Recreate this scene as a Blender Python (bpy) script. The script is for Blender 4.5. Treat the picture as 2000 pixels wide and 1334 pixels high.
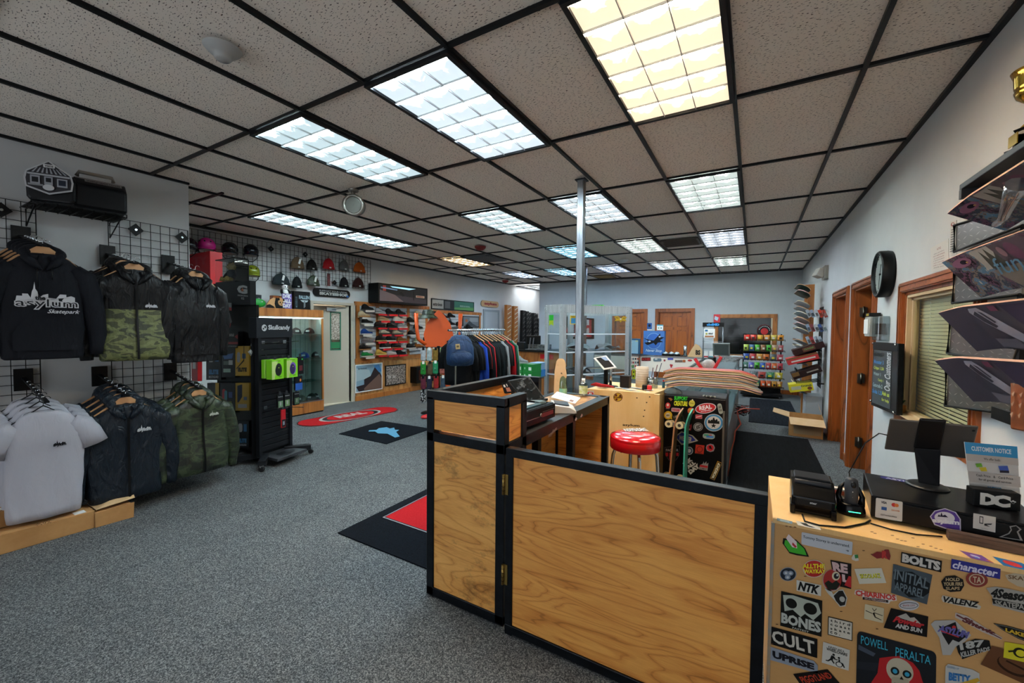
import bpy,math,random
from mathutils import Vector,Matrix,Euler
R = math.radians
for o in list(bpy.data.objects): bpy.data.objects.remove(o)
SC = bpy.context.scene
COL = SC.collection
# ---------------------------------------------------------------- camera
H = 1.52; ZC = 2.909; FPX = 803.166
CAM = Vector((0.1357,-2.861,H))
MC = (Matrix.Rotation(.5310,3,'Z') @ Matrix.Rotation(-.0344,3,'X') @ Matrix.Rotation(-.0093,3,'Y'))
cd = bpy.data.cameras.new('camera'); cam = bpy.data.objects.new('camera',cd); COL.objects.link(cam)
cd.sensor_width = 36; cd.lens = FPX*36/2000; cd.clip_start = .02; cd.clip_end = 60
cx_,cy_,cz_ = MC.col[0],MC.col[1],MC.col[2]
cam.matrix_world = Matrix.Translation(CAM) @ Matrix((cx_,cz_,-cy_)).transposed().to_4x4()
SC.camera = cam
SC.view_settings.view_transform = 'Standard'; SC.view_settings.look = 'None'
SC.view_settings.gamma = 1; SC.view_settings.exposure = 1.5
SC.view_settings.use_curve_mapping = False
SC.cycles.max_bounces = 8; SC.cycles.diffuse_bounces = 4; SC.cycles.glossy_bounces = 4
SC.cycles.transparent_max_bounces = 16; SC.cycles.use_denoising = True
SC.cycles.sample_clamp_indirect = 4; SC.cycles.caustics_reflective = False; SC.cycles.caustics_refractive = False
# world: soft daylight that comes in through the open shopfront behind the camera
W = bpy.data.worlds.new('world'); SC.world = W; W.use_nodes = True
W.node_tree.nodes['Background'].inputs[0].default_value = (.86,.93,1,1)
W.node_tree.nodes['Background'].inputs[1].default_value = .88
pl = bpy.data.lights.new('daylight_opening','AREA'); pl.shape = 'RECTANGLE'; pl.size = 5.8; pl.size_y = 2.0; pl.cycles.is_portal = True
po = bpy.data.objects.new('daylight_opening',pl); COL.objects.link(po); po.location = (-1.85,-6.0,1.5); po.rotation_euler = (R(90),0,0)
# ---------------------------------------------------------------- pixel of the photo -> point on a plane of the place
def ray(x,y): return MC @ Vector(((x-1000)/FPX,1,-(y-667)/FPX))
def onz(x,y,z): d = ray(x,y); return CAM + d*((z-H)/d.z)
def onx(x,y,X): d = ray(x,y); return CAM + d*((X-CAM.x)/d.x)
def ony(x,y,Y): d = ray(x,y); return CAM + d*((Y-CAM.y)/d.y)
def onpl(x,y,P,N):
    d = ray(x,y); P = Vector(P); N = Vector(N); return CAM + d*((P-CAM).dot(N)/d.dot(N))
# ---------------------------------------------------------------- materials
_mc = {}
def lin(h):
    h = h.lstrip('#'); r = [int(h[i:i+2],16)/255 for i in (0,2,4)]
    return [x/12.92 if x <= .04045 else ((x+.055)/1.055)**2.4 for x in r]
def base(name,rough=.5,metal=0):
    m = bpy.data.materials.new(name); m.use_nodes = True
    b = m.node_tree.nodes['Principled BSDF']; b.inputs['Roughness'].default_value = rough; b.inputs['Metallic'].default_value = metal
    return m,m.node_tree,b
def col(h,rough=.55,metal=0,emit=0,coat=0):
    k = (h,rough,metal,emit,coat)
    if k in _mc: return _mc[k]
    m,nt,b = base('paint_'+h.strip('#'),rough,metal)
    c = lin(h); b.inputs['Base Color'].default_value = (*c,1)
    if max(c) < .06 and not metal: b.inputs['Specular IOR Level'].default_value = .22
    if emit: b.inputs['Emission Color'].default_value = (*c,1); b.inputs['Emission Strength'].default_value = emit
    if coat: b.inputs['Coat Weight'].default_value = coat; b.inputs['Coat Roughness'].default_value = .08
    _mc[k] = m; return m
def N(nt,t,**kw):
    n = nt.nodes.new(t)
    for k,v in kw.items():
        if k in n.inputs: n.inputs[k].default_value = v
        else: setattr(n,k,v)
    return n
def ramp(nt,fac,stops):
    r = nt.nodes.new('ShaderNodeValToRGB'); e = r.color_ramp.elements
    while len(e) < len(stops): e.new(.5)
    for i,(p,c) in enumerate(stops):
        e[i].position = p; e[i].color = (*(lin(c) if isinstance(c,str) else c),1)
    nt.links.new(fac,r.inputs[0]); return r
def coords(nt,scale=(1,1,1),rot=(0,0,0),src='Object'):
    t = nt.nodes.new('ShaderNodeTexCoord'); mp = nt.nodes.new('ShaderNodeMapping')
    mp.inputs['Scale'].default_value = scale; mp.inputs['Rotation'].default_value = rot
    nt.links.new(t.outputs[src],mp.inputs[0]); return mp.outputs[0]
def bump(nt,b,fac,strength=.3,dist=.01):
    n = nt.nodes.new('ShaderNodeBump'); n.inputs['Strength'].default_value = strength; n.inputs['Distance'].default_value = dist
    nt.links.new(fac,n.inputs['Height']); nt.links.new(n.outputs[0],b.inputs['Normal'])
def wood(name,cols,scale=(1,1,1),rough=.42,rings=34,line=.5,stain=None,fibre=.25):
    """cathedral grain: contour lines of a stretched noise over an amber ground; scale is small along the grain"""
    if name in _mc: return _mc[name]
    m,nt,b = base(name,rough); co = coords(nt,scale)
    n1 = N(nt,'ShaderNodeTexNoise',Scale=1.0,Detail=2.5,Roughness=.45,Distortion=.35); nt.links.new(co,n1.inputs[0])
    s1 = N(nt,'ShaderNodeMath',operation='MULTIPLY'); nt.links.new(n1.outputs['Fac'],s1.inputs[0]); s1.inputs[1].default_value = float(rings)
    s2 = N(nt,'ShaderNodeMath',operation='SINE'); nt.links.new(s1.outputs[0],s2.inputs[0])
    rl = ramp(nt,s2.outputs[0],[(.1,(0,0,0)),(.96,(line*.5,)*3),(1,(line,line,line))])
    n3 = N(nt,'ShaderNodeTexNoise',Scale=9.0,Detail=4.0,Roughness=.7); nt.links.new(coords(nt,tuple(k*(1.6 if k == min(scale) else 9) for k in scale)),n3.inputs[0])
    f = N(nt,'ShaderNodeMath',operation='MULTIPLY_ADD'); nt.links.new(n3.outputs['Fac'],f.inputs[0]); f.inputs[1].default_value = fibre*2; f.inputs[2].default_value = -fibre
    ad = N(nt,'ShaderNodeMath',operation='ADD'); nt.links.new(rl.outputs[0],ad.inputs[0]); nt.links.new(f.outputs[0],ad.inputs[1])
    n4 = N(nt,'ShaderNodeTexNoise',Scale=2.2,Detail=3.0); nt.links.new(co,n4.inputs[0])
    a2 = N(nt,'ShaderNodeMath',operation='MULTIPLY_ADD'); nt.links.new(n4.outputs['Fac'],a2.inputs[0]); a2.inputs[1].default_value = .7; nt.links.new(ad.outputs[0],a2.inputs[2])
    r = ramp(nt,a2.outputs[0],[(.2,cols[0]),(.55,cols[1]),(.95,cols[2])]); out = r.outputs[0]
    if stain:
        s = N(nt,'ShaderNodeTexNoise',Scale=2.0,Detail=8.0,Roughness=.75); nt.links.new(coords(nt,(1.6,1.6,2.6)),s.inputs[0])
        sr = ramp(nt,s.outputs['Fac'],[(.54,(0,0,0)),(.7,(.8,.8,.8))])
        mx = N(nt,'ShaderNodeMix',data_type='RGBA'); nt.links.new(sr.outputs[0],mx.inputs[0])
        nt.links.new(out,mx.inputs[6]); mx.inputs[7].default_value = (*lin(stain),1); out = mx.outputs[2]
    nt.links.new(out,b.inputs['Base Color']); bump(nt,b,a2.outputs[0],.05,.003)
    _mc[name] = m; return m
def noisy(name,c0,c1,scale=20,rough=.7,metal=0,lo=.35,hi=.65,bmp=0,detail=4.0,mscale=(1,1,1),bd=.004):
    if name in _mc: return _mc[name]
    m,nt,b = base(name,rough,metal)
    if rough > .85: b.inputs['Specular IOR Level'].default_value = .12
    n = N(nt,'ShaderNodeTexNoise',Scale=float(scale),Detail=detail,Roughness=.65); nt.links.new(coords(nt,mscale),n.inputs[0])
    r = ramp(nt,n.outputs['Fac'],[(lo,c0),(hi,c1)]); nt.links.new(r.outputs[0],b.inputs['Base Color'])
    if bmp: bump(nt,b,n.outputs['Fac'],bmp,bd)
    _mc[name] = m; return m
def camo(name,cols,scale=9,rough=.6,stretch=(1,1,2.2)):
    if name in _mc: return _mc[name]
    m,nt,b = base(name,rough)
    n = N(nt,'ShaderNodeTexNoise',Scale=float(scale),Detail=2.0,Roughness=.5,Distortion=.6); nt.links.new(coords(nt,stretch),n.inputs[0])
    r = ramp(nt,n.outputs['Fac'],[(0,cols[0]),(.42,cols[1]),(.52,cols[2]),(.6,cols[3])]); r.color_ramp.interpolation = 'CONSTANT'
    nt.links.new(r.outputs[0],b.inputs['Base Color'])
    n2 = N(nt,'ShaderNodeTexNoise',Scale=9.0,Detail=3.0); nt.links.new(coords(nt,(2,2,1)),n2.inputs[0]); bump(nt,b,n2.outputs[0],.5,.03)
    _mc[name] = m; return m
def glass(name='clear_glass',tint='#f8fbfb',a=.07,rough=.03):
    if name in _mc: return _mc[name]
    m = bpy.data.materials.new(name); m.use_nodes = True; nt = m.node_tree; nt.nodes.clear()
    o = N(nt,'ShaderNodeOutputMaterial'); mx = N(nt,'ShaderNodeMixShader'); mx.inputs[0].default_value = a
    t = N(nt,'ShaderNodeBsdfTransparent'); t.inputs[0].default_value = (*lin(tint),1)
    g = N(nt,'ShaderNodeBsdfGlossy'); g.inputs['Roughness'].default_value = rough
    nt.links.new(t.outputs[0],mx.inputs[1]); nt.links.new(g.outputs[0],mx.inputs[2]); nt.links.new(mx.outputs[0],o.inputs[0])
    _mc[name] = m; return m
def cloth(h,name=None,bmp=.5,rough=.75,sc=7.0):
    k = 'cloth'+h+str(bmp)+str(rough)
    if k in _mc: return _mc[k]
    m,nt,b = base('fabric_'+h.strip('#'),rough); c = lin(h); b.inputs['Base Color'].default_value = (*[v*.8 for v in c],1); b.inputs['Specular IOR Level'].default_value = .18 if rough > .6 else .28
    n2 = N(nt,'ShaderNodeTexNoise',Scale=sc,Detail=3.0,Distortion=.8); nt.links.new(coords(nt,(2.2,2.2,.8)),n2.inputs[0]); bump(nt,b,n2.outputs[0],bmp,.03)
    _mc[k] = m; return m
BLK = col('#08090b',.45); BLKG = col('#060709',.25); WHT = col('#e9e9e6',.5); CHR = col('#c9ced2',.18,1); STL = col('#8d9296',.35,1)
IRON = noisy('blackened_steel','#090d13','#151b22',14,.38,.55,bmp=.04)
RED = col('#c8161d',.4); ALU = noisy('brushed_aluminium','#a2a6a8','#bcc0c1',40,.4,.45,mscale=(1,1,.05))
PLY = wood('golden_ply',('#f4b25c','#d88c40','#7a451b'),(.8,.8,6.0),.4,105,.3,fibre=.3)
PLYS = wood('scuffed_golden_ply',('#f4b866','#d89448','#7a451b'),(1.1,1.1,5.0),.42,100,.3,fibre=.3,stain='#4a2a10')
BIRCH = wood('birch_ply',('#e8c186','#dcae6a','#b98746'),(3,3,.7),.45,12,.2,fibre=.15)
BIRCHD = wood('birch_ply_front',('#c79a61','#bd8e55','#a27443'),(1,1,1.6),.5,10,.2,fibre=.15)
OAK = wood('oak_trim',('#a85a26','#86461b','#45210c'),(7,7,.7),.35,26,.45)
OAKL = wood('light_oak_trim',('#bd7a3c','#a0602a','#70401a'),(6,6,.8),.42,22,.4)
DOORW = wood('pine_door',('#b4611f','#964a15','#622e0b'),(8,8,.6),.35,20,.4)
CARD = noisy('cardboard','#a87a48','#b98c58',5,.8,bmp=.1); CARDL = noisy('light_cardboard','#c9a678','#d2b188',5,.8)
CLEAR = glass()
# ---------------------------------------------------------------- mesh builder
class MB:
    def __init__(s): s.v = []; s.f = []; s.mi = []; s.sm = []; s.mats = []; s.X = Matrix.Identity(4)
    def m(s,mat):
        if mat not in s.mats: s.mats.append(mat)
        return s.mats.index(mat)
    def add(s,vs,fs,mat,sm=False):
        o = len(s.v); s.v += [s.X @ Vector(p) for p in vs]; k = s.m(mat)
        for f in fs: s.f.append([o+i for i in f]); s.mi.append(k); s.sm.append(sm)
        return s
    def box(s,x0,x1,y0,y1,z0,z1,mat):
        v = [(x,y,z) for x in (x0,x1) for y in (y0,y1) for z in (z0,z1)]
        return s.add(v,[(0,1,3,2),(4,6,7,5),(0,4,5,1),(2,3,7,6),(0,2,6,4),(1,5,7,3)],mat)
    def cb(s,c,d,mat,rot=None):
        A = s.X; s.X = A @ Matrix.Translation(Vector(c)) @ (Euler(rot).to_matrix().to_4x4() if rot else Matrix.Identity(4))
        s.box(-d[0]/2,d[0]/2,-d[1]/2,d[1]/2,-d[2]/2,d[2]/2,mat); s.X = A; return s
    def bar(s,a,b,w,h,mat,up=(0,0,1)):
        a = Vector(a); b = Vector(b); d = (b-a).normalized(); u = Vector(up)
        if abs(d.dot(u)) > .95: u = Vector((1,0,0))
        r = d.cross(u).normalized(); u = r.cross(d)
        v = []
        for p in (a,b):
            for i,j in ((-1,-1),(1,-1),(1,1),(-1,1)): v.append(p + r*w/2*i + u*h/2*j)
        return s.add(v,[(3,2,1,0),(4,5,6,7),(0,1,5,4),(1,2,6,5),(2,3,7,6),(3,0,4,7)],mat)
    def tube(s,pts,r,mat,n=8,closed=False,caps=True):
        pts = [Vector(p) for p in pts]; L = len(pts); rr = r if isinstance(r,(list,tuple)) else [r]*L
        v = []; up = None
        for i,p in enumerate(pts):
            if closed: d = pts[(i+1) % L]-pts[i-1]
            else: d = pts[min(i+1,L-1)]-pts[max(i-1,0)]
            d.normalize()
            if up is None: up = Vector((0,0,1)) if abs(d.z) < .9 else Vector((1,0,0))
            a = d.cross(up)
            if a.length < 1e-5: a = d.cross(Vector((0,1,0)))
            a.normalize(); b = a.cross(d).normalized(); up = b
            for k in range(n):
                t = 2*math.pi*k/n; v.append(p + (a*math.cos(t)+b*math.sin(t))*rr[i])
        f = []
        for i in range(L if closed else L-1):
            j = (i+1) % L
            for k in range(n): f.append((i*n+k,i*n+(k+1) % n,j*n+(k+1) % n,j*n+k))
        if caps and not closed: f.append(tuple(range(n-1,-1,-1))); f.append(tuple((L-1)*n+k for k in range(n)))
        s.add(v,f,mat,True)
        if caps and not closed: s.sm[-1] = s.sm[-2] = False
        return s
    def cyl(s,a,b,r,mat,n=16,r1=None): return s.tube([a,b],[r,r if r1 is None else r1],mat,n)
    def lathe(s,prof,mat,o=(0,0,0),n=24,sm=True,sy=1):
        v = []; f = []; O = Vector(o)
        for r,z in prof:
            for k in range(n): t = 2*math.pi*k/n; v.append(O+Vector((r*math.cos(t),sy*r*math.sin(t),z)))
        for i in range(len(prof)-1):
            for k in range(n): f.append((i*n+k,i*n+(k+1) % n,(i+1)*n+(k+1) % n,(i+1)*n+k))
        return s.add(v,f,mat,sm)
    def ell(s,c,r,mat,n=16,m=10,lo=-1,hi=1,fn=None):
        pr = [(math.cos(math.pi/2*(lo+(hi-lo)*i/m)),math.sin(math.pi/2*(lo+(hi-lo)*i/m))) for i in range(m+1)]
        v = []; f = []; c = Vector(c)
        for a,z in pr:
            for k in range(n):
                t = 2*math.pi*k/n; p = Vector((a*math.cos(t)*r[0],a*math.sin(t)*r[1],z*r[2]))
                v.append(c+(fn(p) if fn else p))
        for i in range(m):
            for k in range(n): f.append((i*n+k,i*n+(k+1) % n,(i+1)*n+(k+1) % n,(i+1)*n+k))
        return s.add(v,f,mat,True)
    def loft(s,secs,mat,sm=True,caps=True,closed=True):
        n = len(secs[0]); v = [p for q in secs for p in q]; f = []
        for i in range(len(secs)-1):
            for k in range(n if closed else n-1): f.append((i*n+k,i*n+(k+1) % n,(i+1)*n+(k+1) % n,(i+1)*n+k))
        nf = len(f)
        if caps: f.append(tuple(range(n-1,-1,-1))); f.append(tuple((len(secs)-1)*n+k for k in range(n)))
        s.add(v,f,mat,sm)
        if caps: s.sm[-1] = s.sm[-2] = False
        return s
    def grid(s,fn,nu,nv,mat,sm=True):
        v = [fn(i/nu,j/nv) for j in range(nv+1) for i in range(nu+1)]
        f = [(j*(nu+1)+i,j*(nu+1)+i+1,(j+1)*(nu+1)+i+1,(j+1)*(nu+1)+i) for j in range(nv) for i in range(nu)]
        return s.add(v,f,mat,sm)
    def prism(s,pts,M,d,mat):
        """outline pts (x,y) in the plane of matrix M, extruded by d along its z"""
        n = len(pts); v = [M @ Vector((x,y,0)) for x,y in pts]+[M @ Vector((x,y,d)) for x,y in pts]
        ar = sum(pts[i][0]*pts[(i+1) % n][1]-pts[(i+1) % n][0]*pts[i][1] for i in range(n))
        f = [tuple(range(n-1,-1,-1)),tuple(range(n,2*n))]+[(i,(i+1) % n,n+(i+1) % n,n+i) for i in range(n)]
        if ar < 0: f = [tuple(reversed(q)) for q in f]
        return s.add(v,f,mat)
    def build(s,name,parent=None,world=False,bev=0,bseg=2,**tags):
        v = s.v; loc = Vector((0,0,0))
        if parent is not None and world:
            iv = wm(parent).inverted(); v = [iv @ p for p in v]
        elif parent is None:
            lo = Vector([min(p[i] for p in v) for i in range(3)]); hi = Vector([max(p[i] for p in v) for i in range(3)])
            loc = Vector(((lo.x+hi.x)/2,(lo.y+hi.y)/2,lo.z)); v = [p-loc for p in v]
        me = bpy.data.meshes.new(name); me.from_pydata([tuple(p) for p in v],[],s.f)
        for m in s.mats: me.materials.append(m)
        me.polygons.foreach_set('material_index',s.mi); me.polygons.foreach_set('use_smooth',s.sm); me.update()
        o = bpy.data.objects.new(name,me); COL.objects.link(o); o.location = loc
        if parent is not None: o.parent = parent
        if bev:
            b = o.modifiers.new('bevel','BEVEL'); b.width = bev; b.segments = bseg; b.limit_method = 'ANGLE'; b.angle_limit = R(40)
        tag(o,**tags); return o
def tag(o,label=None,cat=None,group=None,kind=None):
    if label: o['label'] = label
    if cat: o['category'] = cat
    if group: o['group'] = group
    if kind: o['kind'] = kind
    return o
def wm(o):
    m = Matrix.Identity(4)
    while o is not None: m = Matrix.LocRotScale(o.location,o.rotation_euler,o.scale) @ m; o = o.parent
    return m
def thing(name,label,cat,loc=(0,0,0),rz=0,group=None):
    o = bpy.data.objects.new(name,None); COL.objects.link(o); o.empty_display_size = .1
    o.location = loc; o.rotation_euler = (0,0,rz); return tag(o,label,cat,group)
def dup(o,loc=None,rot=None,label=None,group=None,parent=None,scale=None):
    c = o.copy(); COL.objects.link(c); c.parent = parent
    if loc is not None: c.location = loc
    if rot is not None: c.rotation_euler = rot if isinstance(rot,(tuple,list,Euler)) else (0,0,rot)
    if scale is not None: c.scale = scale
    if label: c['label'] = label
    if group: c['group'] = group
    for ch in list(o.children): dup(ch,parent=c)
    return c
def struct(mb,name,parent=None,**k): return mb.build(name,parent,kind='structure',**k)
# ---------------------------------------------------------------- lettering
_tc = {}
def glyphs(s,bold=0,shear=0):
    k = (s,bold,shear)
    if k in _tc: return _tc[k]
    cu = bpy.data.curves.new('t','FONT'); cu.body = s; cu.size = 1; cu.offset = bold; cu.shear = shear; cu.resolution_u = 2
    cu.fill_mode = 'FRONT' if hasattr(cu,'fill_mode') else 'BOTH'
    o = bpy.data.objects.new('t',cu); me = o.to_mesh()
    v = [p.co.copy() for p in me.vertices]; f = [tuple(p.vertices) for p in me.polygons]
    o.to_mesh_clear(); bpy.data.objects.remove(o); bpy.data.curves.remove(cu)
    if v:
        x0 = min(p.x for p in v); x1 = max(p.x for p in v); y0 = min(p.y for p in v); y1 = max(p.y for p in v)
        v = [((p.x-x0)/max(x1-x0,1e-6),1-(p.y-y0)/max(y1-y0,1e-6)) for p in v]
    _tc[k] = (v,f); return _tc[k]
def circ(cx,cy,rx,ry=None,n=24,a0=0,a1=360):
    ry = rx if ry is None else ry
    return [(cx+rx*math.cos(R(a0+(a1-a0)*i/n)),cy+ry*math.sin(R(a0+(a1-a0)*i/n))) for i in range(n if a1-a0 == 360 else n+1)]
def rect(x0,y0,x1,y1): return [(x0,y0),(x1,y0),(x1,y1),(x0,y1)]
def rrect(x0,y0,x1,y1,r,ry=None):
    ry = r if ry is None else ry; p = []
    for cx,cy,a in ((x1-r,y0+ry,-90),(x1-r,y1-ry,0),(x0+r,y1-ry,90),(x0+r,y0+ry,180)): p += circ(cx,cy,r,ry,4,a,a+90)
    return p
def decal(mb,q,items,lift=.0012,step=.0006,n=None,thick=None):
    """q: four world points TL TR BR BL; items drawn in unit coordinates (u right, v down), each a hair above the one before.
    ('p', colour, pts) polygon | ('t', colour, text, x0,y0,x1,y1[,bold[,shear[,rot]]]) lettering"""
    q = [Vector(p) for p in q]
    if n is None: n = (q[3]-q[0]).cross(q[1]-q[0]).normalized()
    if n.dot(CAM-q[0]) < 0: n = -n
    flip = (q[1]-q[0]).cross(q[0]-q[3]).dot(n) < 0
    def P(u,v,h): return (q[0]*(1-u)+q[1]*u)*(1-v)+(q[3]*(1-u)+q[2]*u)*v+n*h
    for k,it in enumerate(items):
        h = lift+step*k; mt = it[1] if not isinstance(it[1],str) else col(it[1],.45)
        if it[0] == 'p':
            pts = it[2]; ar = sum(pts[i][0]*pts[(i+1) % len(pts)][1]-pts[(i+1) % len(pts)][0]*pts[i][1] for i in range(len(pts)))
            f = list(range(len(pts)))
            if (ar > 0) != flip: f.reverse()
            vs = [P(u,v,h) for u,v in pts]
            if k == 0 and thick:
                m_ = len(vs); vs2 = vs+[P(u,v,h-thick) for u,v in pts]
                sd = [(i,(i+1) % m_,m_+(i+1) % m_,m_+i) for i in range(m_)]
                mb.add(vs2,[tuple(f)]+sd,mt)
            else: mb.add(vs,[tuple(f)],mt)
        else:
            s,x0,y0,x1,y1 = it[2:7]; bold = it[7] if len(it) > 7 else .02; sh = it[8] if len(it) > 8 else 0; rot = R(it[9]) if len(it) > 9 else 0
            v,f = glyphs(s,bold,sh); cx = (x0+x1)/2; cy = (y0+y1)/2; ws = (q[1]-q[0]).length; hs = (q[3]-q[0]).length
            o = []
            for a,b in v:
                x = (x0+(x1-x0)*a-cx)*ws; y = (y0+(y1-y0)*b-cy)*hs
                if rot: x,y = x*math.cos(rot)-y*math.sin(rot),x*math.sin(rot)+y*math.cos(rot)
                o.append(P(cx+x/ws,cy+y/hs,h))
            mb.add(o,[tuple(reversed(g)) if flip else g for g in f],mt)
    return mb
RND = random.Random(7)
# ================================================================ THE ROOM
XR = 1.085; XL = -6.78; XF = -4.77; YC = -.92; YB = 8.75; YN = -6.0
m,nt,b = base('carpet',.95); b.inputs['Specular IOR Level'].default_value = .15; co = coords(nt)
n1 = N(nt,'ShaderNodeTexNoise',Scale=165.0,Detail=3.0,Roughness=.85); nt.links.new(co,n1.inputs[0])
n2 = N(nt,'ShaderNodeTexNoise',Scale=3.0,Detail=4.0); nt.links.new(co,n2.inputs[0])
ad = N(nt,'ShaderNodeMath',operation='MULTIPLY_ADD'); nt.links.new(n2.outputs[0],ad.inputs[0]); ad.inputs[1].default_value = .05; nt.links.new(n1.outputs[0],ad.inputs[2])
r = ramp(nt,ad.outputs[0],[(.38,'#1c1f21'),(.53,'#53575a'),(.68,'#a2a5a4')]); nt.links.new(r.outputs[0],b.inputs['Base Color'])
bump(nt,b,n1.outputs[0],.12,.003); CARPET = m
m,nt,b = base('ceiling_board',.9); co = coords(nt,(1,2.6,1),(0,0,.7))
n1 = N(nt,'ShaderNodeTexNoise',Scale=62.0,Detail=2.0,Roughness=.5); nt.links.new(co,n1.inputs[0])
r = ramp(nt,n1.outputs[0],[(.35,'#4a3c34'),(.385,'#f0e6da')]); nt.links.new(r.outputs[0],b.inputs['Base Color']); bump(nt,b,r.outputs[0],.4,.004); TILE = m
WALL = noisy('painted_wall','#c2c4c5','#c8caca',2.0,.75)
GRIDM = col('#101214',.4)
mb = MB(); mb.box(-10,3.5,YN,14,-.1,0,CARPET); struct(mb,'floor')
mb = MB(); mb.box(-10,3.5,YN,14,ZC+.02,ZC+.12,TILE); struct(mb,'ceiling')
# the black T-bar grid of the suspended ceiling
mb = MB(); t = .024
for i in range(-12,2): mb.box(i*.61-t/2,i*.61+t/2,YN,YB,ZC,ZC+.03,GRIDM)
for j in range(-4,8): mb.box(XF if j < 0 else XL,XR,j*1.22-t/2,j*1.22+t/2,ZC+.002,ZC+.03,GRIDM)
mb.box(XL,XF,-.61-t/2,-.61+t/2,ZC+.002,ZC+.03,GRIDM)
mb.box(XR-.028,XR,YN,YB,ZC-.001,ZC+.03,GRIDM); mb.box(XL,XL+.025,YC,YB,ZC-.001,ZC+.03,GRIDM); mb.box(XL,XR,YB-.025,YB,ZC-.001,ZC+.03,GRIDM)
mb.box(XF,XF+.025,YN,YC,ZC-.001,ZC+.03,GRIDM)
struct(mb,'ceiling_trim_1')
def wallx(name,X,th,y0,y1,holes,mat=WALL,z1=ZC+.02):
    """wall in the plane x=X, thickness th, with openings (y0,y1,z0,z1)"""
    mb = MB(); a = y0
    for h in sorted(holes):
        mb.box(min(X,X+th),max(X,X+th),a,h[0],0,z1,mat)
        if h[2] > 0: mb.box(min(X,X+th),max(X,X+th),h[0],h[1],0,h[2],mat)
        mb.box(min(X,X+th),max(X,X+th),h[0],h[1],h[3],z1,mat); a = h[1]
    mb.box(min(X,X+th),max(X,X+th),a,y1,0,z1,mat); return struct(mb,name)
WY0,WY1,WZ0,WZ1 = .03,1.2,.93,1.8          # right window opening
D1 = (3.31,4.22,0,1.97); D2 = (2.05,2.95,0,1.97)
wallx('wall_right',XR,.16,YN,YB+.2,[D1,D2,(WY0,WY1,WZ0,WZ1)])
LD = (1.76,2.57,0,1.92)
wallx('wall_left',XL,-.15,YC-.15,12.5,[LD])
wallx('wall_left_front',XF,-.12,YN,YC,[])
mb = MB(); mb.box(XL,XF-.12,YC-.12,YC,0,ZC+.02,WALL); struct(mb,'wall_return')
# back wall with two doors and an interior window
def wally(name,Y,th,x0,x1,holes,mat=WALL):
    mb = MB(); a = x0
    for h in sorted(holes):
        mb.box(a,h[0],Y,Y+th,0,ZC+.02,mat)
        if h[2] > 0: mb.box(h[0],h[1],Y,Y+th,0,h[2],mat)
        mb.box(h[0],h[1],Y,Y+th,h[3],ZC+.02,mat); a = h[1]
    mb.box(a,x1,Y,Y+th,0,ZC+.02,mat); return struct(mb,name)
WALLB = noisy('painted_back_wall','#b4b9be','#babfc3',2.0,.75)
BD1 = (-3.28,-2.46,0,1.98); BD2 = (-2.1,-1.27,0,1.98); BW = (-.66,.54,.9,1.82)
wally('wall_back',YB,.2,-5.7,XR+.16,[BD1,BD2,BW],WALLB)
mb = MB(); mb.box(-7,-5.5,12.4,12.6,0,ZC+.02,WALL); struct(mb,'wall_back_left')
mb = MB(); mb.box(-5.7,-5.55,YB+.2,12.4,0,ZC+.02,WALL); struct(mb,'wall_side_left')
# dim rooms behind the openings
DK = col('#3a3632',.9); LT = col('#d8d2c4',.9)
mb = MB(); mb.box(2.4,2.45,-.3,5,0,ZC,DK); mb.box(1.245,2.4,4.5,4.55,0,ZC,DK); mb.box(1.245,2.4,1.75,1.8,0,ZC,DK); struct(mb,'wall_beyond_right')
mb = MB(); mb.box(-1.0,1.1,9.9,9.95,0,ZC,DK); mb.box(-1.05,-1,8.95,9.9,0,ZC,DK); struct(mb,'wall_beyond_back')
mb = MB(); mb.box(-8.2,-8.15,.8,3.6,0,ZC,LT); mb.box(-8.15,-6.93,3.2,3.25,0,ZC,LT); mb.box(-8.15,-6.93,1.2,1.25,0,ZC,LT)
mb.box(-8.15,-6.78,1.25,3.2,.0,.012,col('#cfc8b4',.5)); struct(mb,'wall_beyond_left')
mb = MB(); mb.box(3.45,3.5,YN,14,0,ZC,DK); mb.box(-10,-9.95,YN,14,0,ZC,DK); mb.box(-10,3.5,13.95,14,0,ZC,DK); mb.box(XR+.16,3.5,YN,YN+.05,0,ZC,DK); mb.box(-10,XF-.12,YN,YN+.05,0,ZC,DK); struct(mb,'wall_light_block')  # added unseen shell, stops world light leaking in through the openings
# light above the back hall and beyond the left door
def casex(name,X,sgn,y0,y1,z1,w,mat,jamb=.14,z0=0,sill=False,depth=.02):
    """door or window casing on a wall x=X, standing proud by depth towards sgn; jamb runs into the wall"""
    mb = MB(); a,b2 = (X,X+sgn*depth) if sgn > 0 else (X+sgn*depth,X)
    mb.box(a,b2,y0-w,y0,z0-(w if sill else 0),z1+w,mat); mb.box(a,b2,y1,y1+w,z0-(w if sill else 0),z1+w,mat); mb.box(a,b2,y0,y1,z1,z1+w,mat)
    e = sgn*.008; a2,b3 = (min(X,X+sgn*depth+e),max(X,X+sgn*depth+e))
    for q in (.2,.75):                       # moulded beads of the casing
        mb.box(a2,b3,y0-w*q-.006,y0-w*q+.006,z0,z1+w*q,mat); mb.box(a2,b3,y1+w*q-.006,y1+w*q+.006,z0,z1+w*q,mat); mb.box(a2,b3,y0-w*q,y1+w*q,z1+w*q-.006,z1+w*q+.006,mat)
    if sill: mb.box(a,b2,y0,y1,z0-w,z0,mat)
    j0,j1 = (X-jamb,X) if sgn > 0 else (X,X+jamb)
    mb.box(j0,j1,y0,y0+.02,z0,z1,mat); mb.box(j0,j1,y1-.02,y1,z0,z1,mat); mb.box(j0,j1,y0,y1,z1-.02,z1,mat)
    return struct(mb,name)
for nm,d in (('door_1',D1),('door_2',D2)):
    casex(nm+'_trim',XR,-1,d[0],d[1],d[3],.07,OAK)
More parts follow.
